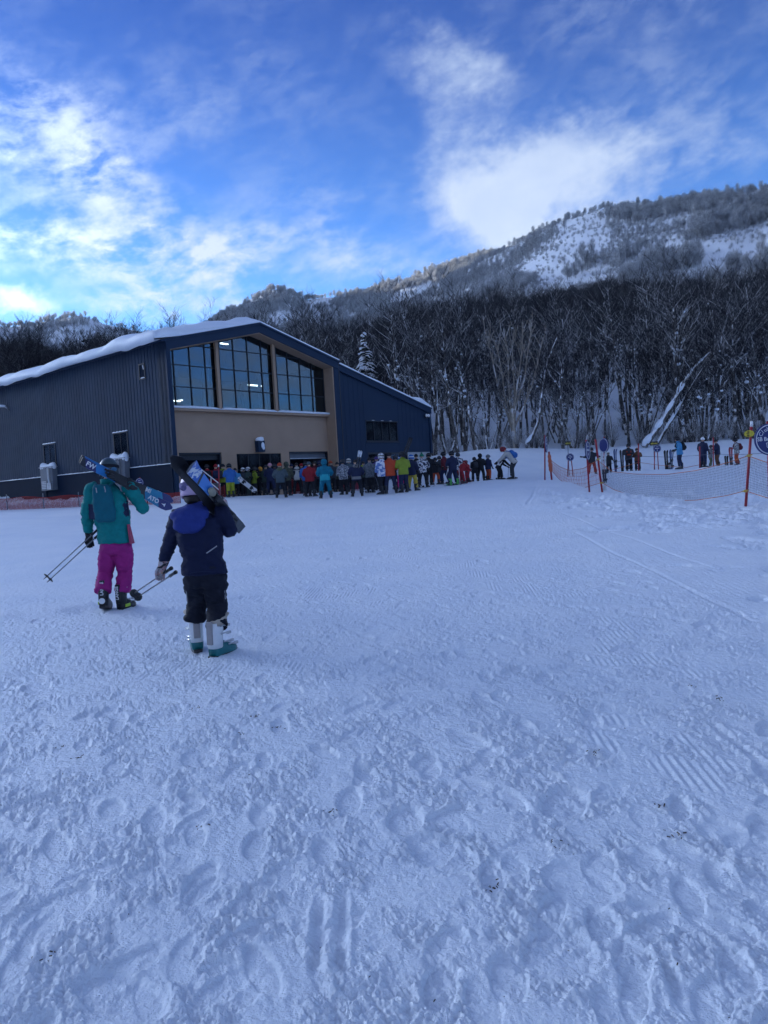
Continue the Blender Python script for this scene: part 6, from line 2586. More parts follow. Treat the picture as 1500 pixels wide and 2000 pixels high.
def build_woman():
    g = ground_point(408, 1277)
    d = float(g[1])
    root = np.array([g[0], g[1], hz(g[0], g[1]) - .012])
    j = lambda px, py, off=0.0: J(px, py, d + off, root)
    ppm = FPX / d
    r = thing('person', 'person in a navy jacket with a royal blue hood and lavender helmet carrying skis', 'person', root)
    fl, fr = j(385, 1262, .16), j(429, 1283, -.06)
    fl.z, fr.z = max(.0, fl.z * 0 + .02), .0
    hip = j(400, 1118)
    p = Pose(lean=.05, la=(j(333, 1056, .04), j(318, 1104, .12)), ra=(j(449, 1036, .06), j(441, 1000, .20)), feet=(fl, fr), hip=(hip.x, 0, hip.z))
    p.sl, p.sr = j(352, 1000, 0), j(431, 998, 0)
    p.head = j(377, 954, .04)
    p.collar = j(383, 986, 0)
    p.neck = j(384, 992, 0)
    p.knees = [j(386, 1178, .14), j(424, 1182, .06)]
    base = Vector((hip.x, 0, hip.z))
    ax = (p.collar + Vector((0, 0, -.03)) - base)
    k = .96
    def up(x, y, z):
        f = (z - .90) / (1.535 - .90)
        return base + ax * f + Vector((x * k, y * k, 0))
    p.up = up
    p.L = Matrix.Identity(3)
    wear('body', make_body(p, .02), [], r).data.materials.append(SKIN)
    link('jacket', make_jacket(p, .013, hem=.885, hw=.208, waist=.178, chest=.206, sleeve=.92, deform=folds(.006, 4.5, 11, 13), collar=True), NAVYJ, r)
    link('trousers', make_trousers(p, .013, cuff=.285, wide=1.0, deform=folds(.008, 4, 10, 19)), BLKT, r)
    # hood laid back over the shoulders
    b = MB()
    b.ell(up(-.045, -.10, 1.475), (.185, .10, .085), 16, 10)
    b.ell(up(-.05, -.150, 1.40), (.150, .075, .095), 16, 10)
    b.ell(up(.0, .0, 1.53), (.12, .12, .06), 16, 10)
    link('hood', union(b, 'hood', .012, 4, deform=folds(.007, 5, 7, 4)), HOODB, r)
    b = MB()
    b.tube([up(.08, -.163, 1.10), up(.13, -.150, 1.13), up(.175, -.11, 1.16)], .006, 6)
    b.build('jacket_zip', BOOTGRY, r)
    for zz, hw_ in ((1.335, .20), (.915, .222)):
        b = MB()
        b.tube([up(hw_ * math.cos(a), (.158 if zz > 1 else .160) * math.sin(a) - .010, zz + .012 * math.sin(a * 3)) for a in np.linspace(PI * 1.08, PI * 1.92, 12)], .0035, 5)
        b.build('seam', NAVYC, r)
    for k_ in (-1, 1):
        b = MB()
        b.tube([Vector((hip.x + k_ * .178, -.03, hip.z - .08)), Vector((hip.x + k_ * .180, -.02, hip.z - .26))], .004, 5)
        b.build('pocket_zip', BOOTGRY, r)
    HMx = Matrix.Translation(p.head) @ Matrix.Rotation(-.10, 4, 'X') @ Matrix.Scale(.98, 4)
    wear('helmet', HELM, [LAV, LAVSTRAP, GOGGLE], r, HMx)
    b = MB()
    b.ell(p.head + Vector((-.05, -.12, .01)), (.045, .02, .03), 12, 8)
    b.build('goggle_buckle', LAVSTRAP, r, smooth=True)
    b = MB()
    b.ell(p.head + Vector((0, -.02, -.085)), (.090, .095, .075), 14, 9)
    b.tube([p.head + Vector((0, -.08, -.08)), p.head + Vector((.01, -.10, -.14))], [.06, .05], 10)
    link('hair', union(b, 'hair', .014, 2), HAIR, r)
    for i, f in enumerate((fl, fr)):
        M = Matrix.Translation(f + Vector((0, 0, -.012))) @ Matrix.Rotation((.32 if i == 0 else -.42), 4, 'Z') @ Matrix.Rotation(-.06 if i == 0 else 0, 4, 'X') @ Matrix.Scale(1.04, 4)
        ski_boot(r, M, TEALPL, WHITEPL, SPINE, STEEL, LINER, None, None, None, -1 if i == 0 else 1)
    ga = glove_mesh('glove', 1.05)
    PG = pattern('pale_pink_glove', (.40, .36, .37), (.45, .27, .27), 18, .5, (.02, .02, .025))
    ga.materials.append(PG)
    for e, h, rz in ((p.la[0], p.la[1], -1.1), (p.ra[0], p.ra[1], 2.2)):
        M = Matrix.Translation(h) @ frame_z(h - e).to_4x4() @ Matrix.Rotation(rz, 4, 'Z')
        wear('glove', ga, [PG], r, M)
        b = MB()
        dd = (h - e).normalized()
        b.tube([h - dd * .075, h - dd * .02, h + dd * .01], [.050, .047, .043], 10)
        b.build('glove_cuff', PG, r, smooth=True)
    A, B_ = P(334, 1117, d + .10), P(263, 1164, d + .93)
    pole_pair('pair of ski poles pointing forward in the hand of the person in navy', A, B_, .016, 'forward')
    e0, e1 = P(352, 899, d - .78), P(462, 1036, d + .55)
    L = float(np.linalg.norm(e1 - e0))
    X = Vector(e0 - e1).normalized()          # tips point back, towards the viewer
    mid = Vector((e0 + e1) / 2)
    top = sheet('white_blue_top_sheet', [(0, (.05, .06, .07)), (.10, (.012, .014, .02)), (.52, (.17, .17, .15)), (.60, (.05, .20, .55)), (.76, (.012, .014, .022)), (.785, (.02, .12, .46)), (.945, (.012, .014, .022))], .3, (9.0, (.58, .62, .66), .80, .945))
    rt = thing('ski_pair', 'skis with a white and blue print over the shoulder of the person in navy', 'skis', mid)
    R0 = axes(X, Vector((.24, -.95, .14)))
    for q, (dz, dy, ang, flip) in enumerate(((.028, -.034, .006, 0), (-.012, .036, -.022, 1))):
        o = link('ski', ski_body(L, [top, BASEBLK] if q == 0 else [BASEBLK, BASEBLK], .080, .130, .118), None, rt)
        o.matrix_local = R0 @ Matrix.Translation((0, dy, dz)) @ Matrix.Rotation(ang, 4, 'Z') @ (Matrix.Rotation(PI, 4, 'X') if flip else Matrix())
        binding(o, .0, m=BOOTBLK)
        if q == 0:
            b = MB()
            b.ell((.16, 0, .03), (.075, .034, .022), 12, 8)
            b.build('toe_piece', mat('sand_plastic', (.24, .23, .17), .5), o, smooth=True)
    return r


build_man()
build_woman()


# ------------------------------------------------------------------ gear of the crowd
def loose_skis(label, a, b, d0, d1, m=None, group=None, wide=.09, nrm=(0, -1, .2)):
    A, B = Vector(P(a[0], a[1], d0)), Vector(P(b[0], b[1], d1))
    L = (B - A).length
    rt = thing('ski_pair', label, 'skis', (A + B) / 2, group=group)
    R0 = axes(B - A, nrm)
    for q, dy in ((0, -.055), (1, .055)):
        o = link('ski', ski_body(L, [m or BASEBLK, BASEBLK], .068, .11, .10), None, rt)
        o.matrix_local = R0 @ Matrix.Translation((0, dy, .012 * q)) @ Matrix.Rotation(.02 * (1 - 2 * q), 4, 'Z')
        binding(o, .0)
    return rt


SKI_W = mat('pale_ski', (.50, .52, .54), .3, var=.3, scale=5)
SKI_R = mat('red_ski', (.30, .03, .04), .3, var=.3, scale=5)
SKI_B = mat('dark_blue_ski', (.03, .06, .16), .3, var=.3, scale=5)


def standing(label, x, feet, top, d, m, group='skis planted upright in the snow'):
    g0 = P(x, feet, d)
    z = hz(g0[0], g0[1])
    h = (feet - top) * d / FPX
    rt = thing('ski_pair', label, 'skis', (g0[0], g0[1], z), R(rng.uniform(-25, 25)), group)
    for q in (0, 1):
        o = link('ski', ski_body(h + .12, [m, BASEBLK], .085, .12, .11), None, rt)
        o.matrix_local = Matrix.Translation((.05 * (q * 2 - 1), 0, (h - .12) / 2)) @ Matrix.Rotation(.03 * (q * 2 - 1), 4, 'Y') @ Matrix.Rotation(-PI / 2, 4, 'Y') @ Matrix.Rotation(PI / 2 + .3 * q, 4, 'X')
        binding(o, .0)
    return rt


standing('pair of dark skis planted beside the child in the pale helmet', 1203, 922, 877, 45.0, SKI_B)
standing('pair of short dark skis planted left of the orange-chested skier', 1216, 922, 880, 44.6, BASEBLK)
standing('pair of black skis planted right of the small round two-legged sign', 1302, 919, 880, 43.0, BASEBLK)
standing('pair of black skis planted left of the skier in light blue', 1312, 919, 879, 42.6, SKI_B)
standing('pair of pale skis with black bindings planted by the leaning red pole', 1181, 946, 870, 30.6, SKI_W)
standing('pair of short dark skis planted left of the grey patterned jacket', 1419, 905, 882, 45.0, BASEBLK)
standing('pair of dark skis held upright by the person in the grey patterned jacket', 1428, 905, 866, 44.8, SKI_R)
standing('pair of white skis planted behind the two black pairs in the fenced area', 1306, 919, 890, 44.5, SKI_W)
loose_skis('pair of dark skis carried slanting up above the lime jacket', (788, 893), (803, 855), 34.9, 35.1)
loose_skis('pair of pale skis held upright above the navy hood', (697, 915), (704, 880), 34.9, 34.9, SKI_W)
FLAT = 'skis on the feet of people in the queue'
for lab, x, y, dpt, ang, m in (('pair of skis under the bright green boots', 886, 952, 37.7, 60, SKI_B), ('pair of skis under the child in red bending forward', 903, 949, 38.5, 70, SKI_R), ('pair of skis under the child in red with the grey helmet', 915, 946, 40.0, 80, SKI_R),
                             ('pair of short skis under the child with the white bib', 979, 942, 40.5, -70, SKI_B), ('pair of skis under the stooping adult with the blue backpack', 1003, 943, 40.0, 75, BASEBLK), ('pair of skis under the person in the black and white print jacket', 829, 956, 37.7, 50, SKI_W),
                             ('pair of skis under the person in maroon with legs apart', 871, 949, 40.2, 65, BASEBLK), ('pair of pale skis under the grey camouflage jacket', 724, 963, 36.7, 65, SKI_W), ('pair of pale skis under the red jacket with the slate beanie', 608, 972, 36.7, 70, SKI_W)):
    q = P(x, y, dpt)
    z = hz(q[0], q[1])
    rt = thing('ski_pair', lab, 'skis', (q[0], q[1], z + .012), R(ang), FLAT)
    for k in (-1, 1):
        o = link('ski', ski_body(1.5 if 'short' not in lab and 'child' not in lab else 1.1, [m, BASEBLK], .075, .11, .10), None, rt)
        o.location = (0, .13 * k, 0)
        binding(o, .05)


def board(label, a, b, d):
    A, B = Vector(P(a[0], a[1], d)), Vector(P(b[0], b[1], d + .25))
    L = (B - A).length
    rt = thing('snowboard', label, 'snowboard', (A + B) / 2)
    m = MB()
    rings = []
    for i in range(21):
        f = -1 + i / 10
        w = .15 - .03 * (1 - f * f)
        if abs(f) > .8:
            w *= math.sqrt(max(.03, 1 - ((abs(f) - .8) / .2) ** 2))
        z = .04 * max(0, abs(f) - .75) / .25
        rings.append([(f * L / 2, -w, z), (f * L / 2, w, z), (f * L / 2, w, z + .011), (f * L / 2, -w, z + .011)])
    m.loft(rings)
    o = link('deck', m.mesh('deck'), pattern('white_board_print', (.66, .67, .68), (.03, .03, .035), 5, .62), rt)
    M = axes(B - A, (0.2, -1, .35))
    o.matrix_local = M
    for x in (-.26, .26):
        m = MB()
        m.box((x - .07, -.10, .011), (x + .07, .10, .03))
        m.tube([(x - .05, -.09, .03), (x - .02, -.07, .11), (x, 0, .15), (x - .02, .07, .11), (x - .05, .09, .03)], .014, 6)
        q = m.build('binding', BOOTBLK, o)
    return rt


board('white snowboard with black patches held slantwise by the person in charcoal green', (465, 933), (501, 961), 40.2)

POLEG = 'ski poles held in the queue'


def pole(label, a, b, d0, m, group=None, d1=None):
    A, B = Vector(P(a[0], a[1], d0)), Vector(P(b[0], b[1], d1 or d0))
    rt = thing('ski_pole', label, 'ski pole', A, group=group)
    X = (B - A).normalized()
    L = (B - A).length
    b_ = MB()
    b_.tube([Vector(), X * L], [.013, .010], 6)
    b_.build('shaft', m, rt)
    b_ = MB()
    b_.tube([-X * .05, X * .06], .02, 7)
    b_.build('grip', BOOTBLK, rt)
    b_ = MB()
    b_.tube([X * (L - .09), X * (L - .08)], [.05, .05], 8)
    b_.build('basket', BOOTBLK, rt)


for lab, a, b, d0, m in (('pale ski pole slanting down left of the large helmet', (876, 912), (866, 950), 37.6, WHITE), ('pale ski pole right of the bright green boots', (896, 912), (899, 950), 37.4, WHITE), ('ski pole held before the stooping adult', (993, 912), (992, 942), 39.6, ALU),
                       ('ski pole in the left hand of the skier in light blue', (1316, 884), (1312, 913), 39.2, ALU), ('ski pole in the hand of the child in the pale helmet', (1199, 901), (1201, 923), 45.8, ALU), ('ski pole by the person in maroon with legs apart', (879, 915), (884, 949), 40.0, ALU),
                       ('ski pole held left of the person in grey camouflage', (733, 930), (741, 955), 36.5, ALU), ('ski pole right of the wide orange trousers', (862, 915), (864, 947), 44.0, ALU)):
    pole(lab, a, b, d0, m, POLEG)
# ================================================================== nets, poles, signs
REDPOLE = mat('red_pole', (.30, .014, .025), .4, var=.12, scale=4)
ORANGE_ROPE = mat('orange_rope', (.42, .13, .05), .8)
NETBLUE = mat('dark_net_cord', (.070, .075, .115), .8)
NETORANGE = mat('orange_net_cord', (.50, .13, .07), .8)
NETRED = mat('red_net_cord', (.34, .030, .025), .8)
SIGNBLUE = mat('navy_sign_face', (.010, .022, .13), .4)
SIGNEDGE = mat('navy_sign_back', (.016, .022, .075), .5)
YELLOW = mat('yellow_sign', (.60, .50, .05), .5)
CLIP = mat('yellow_clip', (.55, .36, .06), .5)


def post(parent, foot, top, rad=.028, m=None, name='post'):
    A, B = Vector(foot), Vector(top)
    b = MB()
    b.tube([A, A + (B - A) * .5, B - (B - A).normalized() * .01, B], [rad, rad, rad, rad * .6], 10)
    return b.build(name, m or REDPOLE, parent, smooth=True)


def net(parent, top, bot, cell, rad, m, rope=None, name='net', rope_r=.012, seed=1):
    """knotted net between two polylines of points, with bound edges"""
    top, bot = np.array(top), np.array(bot)
    def resample(pl, n):
        t = np.concatenate([[0], np.cumsum(np.linalg.norm(np.diff(pl, axis=0), axis=1))])
        u = np.linspace(0, t[-1], n)
        r = np.stack([np.interp(u, t, pl[:, i]) for i in range(3)], -1)
        for _ in range(int(n / len(pl) / 2)):
            r[1:-1] = (r[:-2] + 2 * r[1:-1] + r[2:]) / 4
        return r
    L = np.linalg.norm(np.diff(top, axis=0), axis=1).sum()
    n = max(8, int(L / cell))
    T, B = resample(top, n + 1), resample(bot, n + 1)
    Hh = np.linalg.norm(T - B, axis=1).mean()
    k = max(3, int(Hh / cell))
    V, F = [], []
    base = 0
    sl = 0.06 * np.sin(np.linspace(0, 9, n + 1))
    G = np.zeros((n + 1, k + 1, 3))
    for q in range(k + 1):
        f = q / k
        G[:, q] = T * (1 - f) + B * f
        G[:, q, 1] += .10 * math.sin(f * PI) * (.5 + .5 * np.sin(np.linspace(0, 5, n + 1)))
    g = np.random.default_rng(seed)
    G[1:-1, 1:-1] += g.normal(0, cell * .07, G[1:-1, 1:-1].shape)
    for i in range(n + 1):
        tube_np(V, F, G[i], np.full(k + 1, rad), 3)
    for q in range(1, k):
        tube_np(V, F, G[:, q], np.full(n + 1, rad), 3)
    o = link(name, mesh_np(name, np.concatenate(V), np.concatenate(F)), m, parent)
    if rope:
        for pl in (T, B):
            V, F = [], []
            tube_np(V, F, pl, np.full(n + 1, rope_r), 5)
            link('rope', mesh_np('rope', np.concatenate(V), np.concatenate(F)), rope, parent)
    return o


def clip(parent, p, r=.05):
    b = MB()
    b.tube([Vector(p) + Vector((0, 0, -.035)), Vector(p) + Vector((0, 0, .035))], r, 8)
    b.tube([Vector(p) + Vector((-.09, 0, -.01)), Vector(p) + Vector((.09, 0, .02))], .018, 6)
    b.build('clip', CLIP, parent)


def on_snow(px, py, d):
    q = P(px, py, d)
    return np.array([q[0], q[1], hz(q[0], q[1])])


def fences():
    f = thing('safety_net', 'blue-corded safety net with orange edge ropes on leaning red poles beside the piste', 'fence', on_snow(1454, 985, 20.4))
    inv = Vector(f.location)
    W = lambda p: np.array(p) - np.array(inv)
    D1, D2, D3 = 37.0, 30.0, 20.4
    p1b, p1t = W(on_snow(1078, 938, D1)) - (0, 0, .25), W(P(1072, 882, D1))
    p3b, p3t = W(on_snow(1177, 956, D2)) - (0, 0, .25), W(P(1163, 858, D2))
    p4b, p4t = W(on_snow(1454, 985, D3)) - (0, 0, .3), W(P(1467.5, 833, D3))
    post(f, p1b, p1t, .045)
    b = MB()
    a0, a1 = Vector(W(P(1072.5, 887, D1))), Vector(W(P(1076, 922, D1)))
    pts = [a0 + (a1 - a0) * t for t in np.linspace(0, 1, 9)]
    b.tube(pts, [.05, .09, .075, .10, .085, .105, .09, .10, .05], 9)
    b.build('rolled_net', NETORANGE, f, smooth=True)
    post(f, p3b, p3t, .040)
    post(f, p4b, p4t, .036)
    b = MB()
    A, B = Vector(p4t), Vector(p4b)
    X = (A - B).normalized()
    b.tube([A - X * .01, A + X * .14], .037, 10)
    b.build('post_cap', WHITE, f, smooth=True)
    # nets
    net(f, [W(P(1076, 899, D1)), W(P(1092, 911, 35.5)), W(P(1112, 919, 34)), W(P(1140, 915, 32)), W(P(1169, 897, D2))],
        [W(P(1078, 920, D1)), W(P(1092, 936, 35.5)), W(P(1112, 949, 34)), W(P(1140, 953, 32)), W(P(1174, 943, D2))], .13, .006, NETORANGE, ORANGE_ROPE)
    net(f, [W(P(1169, 900, D2)), W(P(1195, 921, 28.8)), W(P(1240, 926, 27)), W(P(1300, 927, 24.8)), W(P(1360, 919, 22.8)), W(P(1420, 904, 21.3)), W(P(1462, 890, D3))],
        [W(P(1176, 943, D2)), W(P(1200, 957, 28.8)), W(P(1240, 969, 27)), W(P(1300, 978, 24.8)), W(P(1360, 977, 22.8)), W(P(1420, 968, 21.3)), W(P(1456, 958.5, D3))], .066, .0034, NETBLUE, ORANGE_ROPE, rope_r=.011)
    net(f, [W(P(1463, 891, D3)), W(P(1500, 904, 19.5)), W(P(1560, 908, 18.0)), W(P(1640, 880, 16.5))],
        [W(P(1457, 959, D3)), W(P(1500, 973, 19.5)), W(P(1560, 985, 18.0)), W(P(1640, 985, 16.5))], .066, .0034, NETBLUE, ORANGE_ROPE, rope_r=.011)
    pe = P(1640, 985, 16.5)
    post(f, W(np.array([pe[0], pe[1], hz(pe[0], pe[1]) - .2])), W(P(1646, 862, 16.5)), .036)
    clip(f, W(P(1462.5, 890, D3 - .03)))
    clip(f, W(P(1456, 959, D3 - .03)))
    clip(f, W(P(1168.5, 897, D2 - .03)))
    clip(f, W(P(1175, 943, D2 - .03)), .04)
    # yellow disc on the near pole
    y = W(P(1463, 847, D3 - .08))
    sgn = MB()
    sgn.tube([Vector(y) + Vector((0, 0, 0)), Vector(y) + Vector((.012, .02, 0))], .128, 20, squash=(1, .72))
    s = sgn.build('yellow_disc', YELLOW, f)
    for dz, tx in ((.045, 'SLOW'), (-.03, 'ZONE')):
        pass
    bb_ = MB()
    for dz, w in ((.05, .05), (.015, .07), (-.035, .06), (-.065, .045)):
        bb_.box((y[0] - w, y[1] - .006, y[2] + dz - .011), (y[0] + w, y[1] - .001, y[2] + dz + .011))
    o = bb_.build('print', BOOTBLK, f)
    o.parent = s
    # second, thin rope line behind
    t = thing('rope_line', 'thin rope strung between red poles across the beginners\' area', 'rope', on_snow(1247, 922, 44))
    V0 = np.array(t.location)
    pp = [(1247, 925, 866, 44.0), (1366.5, 916, 872, 40.5), (1393, 908, 854, 44.0)]
    for x, yb, yt, d in pp:
        g = on_snow(x, yb, d) - V0
        post(t, g - (0, 0, .2), P(x, yt, d) - V0, .035)
    rp = [P(1195, 905, 44), P(1247, 891, 44), P(1310, 893, 42), P(1366, 889, 40.5), P(1393, 887, 44), P(1440, 888, 42), P(1520, 884, 40)]
    b = MB()
    b.tube([Vector(q - V0) for q in rp], .012, 5)
    b.build('rope', NETBLUE, t)
    rp = [P(1195, 918, 44), P(1247, 903, 44), P(1290, 909, 43), P(1340, 913, 41), P(1366, 908, 40.5)]
    b = MB()
    b.tube([Vector(q - V0) for q in rp], .012, 5)
    b.build('rope', ORANGE_ROPE, t)


def round_sign(label, cx, cy, rpx, d, yaw=0.0, foot=None, legs=None, text=True, big=False, name='round_sign', pole=REDPOLE, back=False):
    """disc on a pole (or two legs), white ring and lettering on a navy face"""
    c = P(cx, cy, d)
    r = rpx * d / FPX
    gx, gy = c[0], c[1]
    root = thing(name, label, 'sign', (gx, gy, hz(gx, gy)), yaw)
    z = c[2] - hz(gx, gy)
    b = MB()
    b.tube([(0, .012, z), (0, -.012, z)], r, 36)
    disc = b.build('disc', SIGNBLUE, root)
    b = MB()
    b.tube([(0, .03, z), (0, .0125, z)], r * .995, 36)
    b.build('disc_back', SIGNEDGE, root)
    rr = r * .90
    V, F = [], []
    q = np.linspace(0, 2 * PI, 49)
    tube_np(V, F, np.stack([rr * np.cos(q), np.full(49, -.0125), z + rr * np.sin(q)], -1), np.full(49, r * .030), 5)
    o = link('ring', mesh_np('ring', np.concatenate(V), np.concatenate(F)), WHITEPL, root)
    o.parent = disc
    FR = Matrix.Rotation(PI / 2, 4, 'X')
    if big:
        s = 'Club Med'
        n = len(s)
        for i, ch in enumerate(s):
            a = R(150) - (R(150) - R(30)) * i / (n - 1)
            M = Matrix.Translation((math.cos(a) * r * .66, -.0135, z + math.sin(a) * r * .66)) @ Matrix.Rotation(-(a - PI / 2), 4, 'Y') @ FR
            if ch != ' ':
                text_obj(ch, r * .36, WHITEPL, disc, M, .001)
        text_obj('SB Beginner', r * .345, WHITEPL, disc, Matrix.Translation((0, -.0135, z + r * .02)) @ FR, .001, bold=.002)
        # trident emblem
        b = MB()
        y = -.0135
        for dx, up in ((-.20, .20), (-.10, .26), (0, .30), (.10, .26), (.20, .20)):
            b.tube([(dx * r, y, z - r * .45), (dx * r * 1.1, y, z - r * (.45 - up))], r * .02, 5)
            b.ell((dx * r * 1.1, y, z - r * (.45 - up)), (r * .035, .003, r * .05), 6, 5)
        b.tube([(math.sin(t) * r * .21, y, z - r * .45 - math.cos(t) * r * .10 + .0) for t in np.linspace(-PI / 2, PI / 2, 9)], r * .02, 5)
        b.tube([(0, y, z - r * .30), (0, y, z - r * .82)], r * .022, 5)
        b.tube([(-.1 * r, y, z - r * .68), (.1 * r, y, z - r * .68)], r * .018, 5)
        o = b.build('emblem', WHITEPL, root)
        o.parent = disc
    elif text:
        b = MB()
        for dz, w, h in ((.45, .30, .04), (.05, .55, .07), (-.40, .12, .10)):
            b.box((-w * r, -.0150, z + (dz - h) * r), (w * r, -.0128, z + (dz + h) * r))
        o = b.build('lettering', WHITEPL, root)
        o.parent = disc
    if legs:
        for lx, ly in legs:
            q = P(lx, ly, d)
            g = np.array([q[0], q[1], hz(q[0], q[1])])
            post(root, (g[0] - gx, .05, g[2] - hz(gx, gy) - .1), ((g[0] - gx) * .55, .05, z - r * .5), .026)
    else:
        q = P(foot[0], foot[1], d)
        M = Matrix.Rotation(-yaw, 3, 'Z')
        off = M @ Vector((q[0] - gx, q[1] - gy, hz(q[0], q[1]) - hz(gx, gy) - .15))
        post(root, off, (0, .05, z + r * 1.15), .035, pole)
    return root


def panel_sign(label, x0, x1, y0, y1, foot, d):
    a, b_ = P(x0, y0, d), P(x1, y1, d)
    cx = (a[0] + b_[0]) / 2
    gz = hz(cx, d)
    root = thing('panel_sign', label, 'sign', (cx, d, gz))
    b = MB()
    w = (b_[0] - a[0]) / 2
    b.box((-w, -.015, b_[2] - gz), (w, .015, a[2] - gz))
    bd = b.build('board', BOOTBLK, root)
    b = MB()
    zc, hh = (a[2] + b_[2]) / 2 - gz, (a[2] - b_[2]) / 2
    g = np.random.default_rng(int(x0))
    for i in range(5):
        u = -w * .75 + i * w * .34
        b.box((u, -.019, zc - hh * .4), (u + w * .22, -.016, zc + hh * (.1 + .4 * g.random())))
    o = b.build('lettering', YELLOW, root)
    o.parent = bd
    post(root, (0, .04, -.2), (0, .04, b_[2] - gz + .05), .022, GREYBOX)


fences()
round_sign('large round navy sign with a white ring and lettering, cut by the right edge', 1503, 858, 31, 19.3, 0.10, foot=(1503, 985), big=True)
round_sign('tall narrow-looking round sign turned away beside the leaning red pole', 1148, 880, 18.5, 30.2, R(62), foot=(1151, 956))
round_sign('dark round sign seen edge-on behind the pale planted skis', 1179, 870, 14.5, 32.0, R(-68), foot=(1181, 950), text=False)
round_sign('dark round sign seen edge-on at the far end of the net', 1067, 868, 15.5, 37.0, R(70), foot=(1064, 937))
round_sign('small round blue sign on two red legs in front of the rolled-up net end', 1113.5, 893, 7.5, 40.0, 0.0, legs=((1109, 930), (1120, 929)))
round_sign('small round blue sign on two red legs left of the planted black skis', 1283.5, 876, 7.5, 43.0, 0.0, legs=((1278, 921), (1287, 920)))
round_sign('round blue sign above the red net beside the lodge', 272.5, 943, 9, 33.5, -.3, foot=(273, 980))
panel_sign('dark board with yellow lettering on a thin post near the net end', 1103, 1115, 862, 869.5, None, 46.0)
panel_sign('dark board with yellow lettering standing above the two-legged sign near the skis', 1269, 1285, 862.5, 869.5, None, 46.5)


def left_net():
    A, B = on_snow(-60, 985, 31.5), on_snow(352, 978, 34.0)
    f = thing('safety_net', 'low red safety net along the foot of the lodge side wall', 'fence', A)
    n = 24
    top, bot = [], []
    for i in range(n + 1):
        p = A + (B - A) * i / n
        z = hz(p[0], p[1])
        top.append(np.array([p[0], p[1], z + .50 + .04 * math.sin(i * 1.3)]) - A)
        bot.append(np.array([p[0], p[1], z - .05]) - A)
    net(f, top, bot, .050, .0125, NETRED, NETRED, rope_r=.014, seed=5)
    for i in range(0, n + 1, 4):
        p = A + (B - A) * i / n
        post(f, np.array([p[0], p[1] + .03, hz(p[0], p[1]) - .2]) - A, np.array([p[0], p[1] + .03, hz(p[0], p[1]) + .66]) - A, .02, GREYBOX)
    # heaps of cleared snow behind it
    b = MB()
    g = np.random.default_rng(8)
    for i in range(30):
        t = g.random()
        p = A + (B - A) * t + np.array([0, 1.0 + g.random() * .5, 0])
        r = g.uniform(.22, .48)
        b.ell((p[0], p[1], hz(p[0], p[1])), (r * 1.3, r, r * g.uniform(.55, .9)), 12, 8)
    me = union(b, 'snow_heap', .09, 3)
    tag(link('snow_heap', me, SNOW), kind='structure')


left_net()


def queue_nets():
    # orange net round the steps and between the queue lanes
    for lab, pts, d, h in (('orange net across the foot of the left doorway steps', ((395, 975), (440, 975)), 38.0, .55), ('red net panel behind the queue left of the right doorway', ((560, 971), (605, 970)), 40.5, .85), ('red net panel behind the queue at the corner of the recess', ((672, 967), (700, 966)), 41.5, .95)):
        A, B = on_snow(*pts[0], d), on_snow(*pts[1], d + .6)
        f = thing('queue_net', lab, 'fence', A)
        post(f, (0, 0, -.1), (0, 0, h + .1), .03)
        post(f, B - A - (0, 0, .1), B - A + (0, 0, h + .1), .03)
        n = 6
        net(f, [(B - A) * i / n + np.array([0, 0, h - .05 * math.sin(PI * i / n)]) for i in range(n + 1)], [(B - A) * i / n + np.array([0, 0, .04]) for i in range(n + 1)], .055, .008, NETRED, NETRED, rope_r=.014)
    # tall red-topped pole by the left door
    A = on_snow(428.5, 972, 37.6)
    t = thing('marker_pole', 'slim red pole with a white tip standing at the left doorway', 'pole', A)
    post(t, (0, 0, -.2), P(427, 912, 37.6) - A, .03)
    tp = P(427, 912, 37.6) - A
    post(t, tp, tp + np.array([0, 0, .12]), .035, WHITE, 'tip')
    # white handrail going down beside the entrance
    A = on_snow(395, 972, 38.6)
    t = thing('handrail', 'white double handrail sloping down at the left doorway', 'railing', A)
    for a, c in (((392, 916), (430, 946)), ((392, 927), (428, 957))):
        b = MB()
        b.tube([Vector(P(*a, 39.4) - A), Vector(P(*c, 38.2) - A)], .028, 7)
        b.build('rail', WHITE, t)
    for x, y0, y1, d in ((394, 918, 968, 39.4), (412, 932, 970, 38.8), (429, 945, 972, 38.2)):
        g0 = on_snow(x, y1, d)
        b = MB()
        b.tube([Vector(g0 - A) - Vector((0, 0, .1)), Vector(P(x, y0, d) - A)], .025, 7)
        b.build('upright', WHITE, t)


queue_nets()


def wall_sign():
    Bi = BM
    def wpos(s, o, z):
        return Bi @ Vector((s, o, z))
    t = thing('wall_sign', 'dark projecting sign over the low window, capped and plastered with snow', 'sign', wpos(6.38, .80, 3.72), BROT)
    b = MB()
    b.box((-.30, -.32, .02), (.20, .0, .66))
    b.build('sign_box', NAVY, t, bevel=.02)
    b = MB()
    b.ell((-.05, -.16, .72), (.28, .20, .16), 14, 9)
    b.ell((.05, -.18, .80), (.16, .15, .10), 12, 8)
    link('snow_cap', union(b, 'snow_cap', .03, 3), SNOW, t)
    b = MB()
    b.ell((.03, -.325, .38), (.13, .03, .20), 12, 8)
    b.ell((.07, -.325, .26), (.10, .028, .14), 12, 8)
    link('stuck_snow', union(b, 'stuck_snow', .018, 3), SNOW, t)


wall_sign()


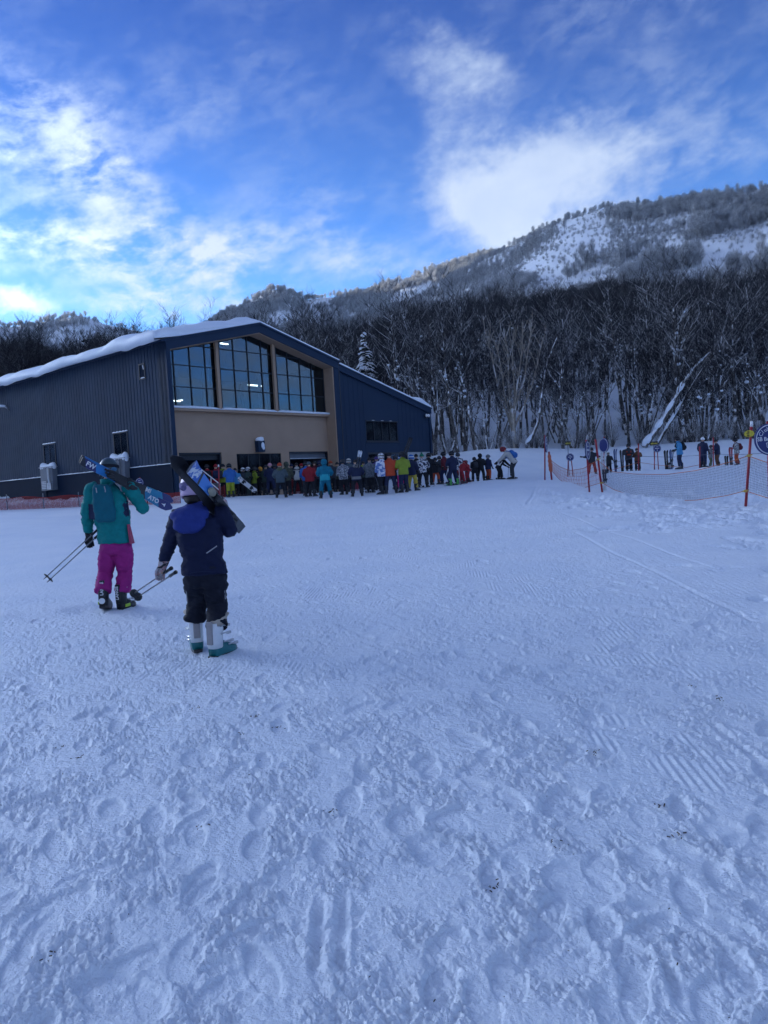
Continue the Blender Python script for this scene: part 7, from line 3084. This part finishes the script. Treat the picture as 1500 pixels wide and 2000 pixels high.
def debris():
    """bits of bark and needles trodden into the snow"""
    g = np.random.default_rng(77)
    b = MB()
    spots = [(157, 1486, 3), (123, 1465, 2), (383, 1388, 2), (470, 1440, 2), (500, 1405, 2), (545, 1428, 3), (240, 1485, 1), (398, 1625, 2), (185, 1655, 1), (438, 1566, 1), (963, 1748, 3), (1328, 1646, 3), (1165, 1478, 3), (1405, 1372, 3), (1160, 1292, 1), (1350, 1345, 2),
             (1410, 1290, 1), (1185, 1660, 1), (1330, 1780, 1), (1335, 1898, 1), (624, 1862, 1), (98, 1875, 2), (683, 1727, 1), (1090, 1860, 1), (840, 1963, 1), (1420, 1990, 1), (958, 1803, 1), (1070, 1555, 1), (908, 1580, 1), (897, 1415, 1), (840, 1560, 1), (770, 1525, 1), (1290, 1585, 2),
             (1088, 1661, 2), (655, 1595, 2), (690, 1590, 1), (640, 1595, 1), (750, 1350, 1), (730, 1250, 1), (1000, 1240, 1), (240, 1450, 1), (330, 1575, 1), (50, 1418, 1), (530, 1640, 1), (230, 1735, 1)]
    for i in range(30):
        spots.append((g.uniform(0, 1500), g.uniform(1230, 1980), 1))
    for px, py, k in spots:
        p = ground_point(px, py)
        for q in range(k * 3 if k > 1 else 1):
            x, y = p[0] + g.normal(0, .018), p[1] + g.normal(0, .024)
            z = hz(x, y) + .022
            s = g.uniform(.0014, .004) * (1.3 if k > 1 else .8)
            M = Matrix.Translation((x, y, z)) @ Euler((g.normal(0, .4), g.normal(0, .4), g.uniform(0, 6.28))).to_matrix().to_4x4()
            b.box((-s * 1.6, -s * .5, -s * .4), (s * 1.6, s * .5, s * .4), M)
    o = b.build('bark_crumbs', mat('bark_crumb', (.06, .045, .035), .9, var=.3, scale=30))
    tag(o, kind='stuff')


debris()


def wall_banks():
    """snow cleared against the foot of the lodge"""
    g = np.random.default_rng(18)
    b = MB()
    for i in range(46):
        o = g.uniform(.5, 26)
        q = BM @ Vector((-g.uniform(.1, .8), o, 0))
        r = g.uniform(.3, .7)
        b.ell((q.x, q.y, hz(q.x, q.y) + .02), (r * 1.2, r * 1.2, r * g.uniform(.5, .9)), 12, 8)
    for i in range(16):
        q = BM @ Vector((g.uniform(19.2, 22.6), -g.uniform(.0, .6), 0))
        r = g.uniform(.25, .6)
        b.ell((q.x, q.y, hz(q.x, q.y)), (r * 1.3, r, r * g.uniform(.4, .8)), 12, 8)
    def d(co, no):
        return co + no * (0.05 * fbm(co[:, 0] * 3 + co[:, 2] * 2, co[:, 1] * 3, 3, .6, 7))[:, None]
    tag(link('snow_bank', union(b, 'snow_bank', .09, 3, deform=d), SNOW), kind='structure')


wall_banks()
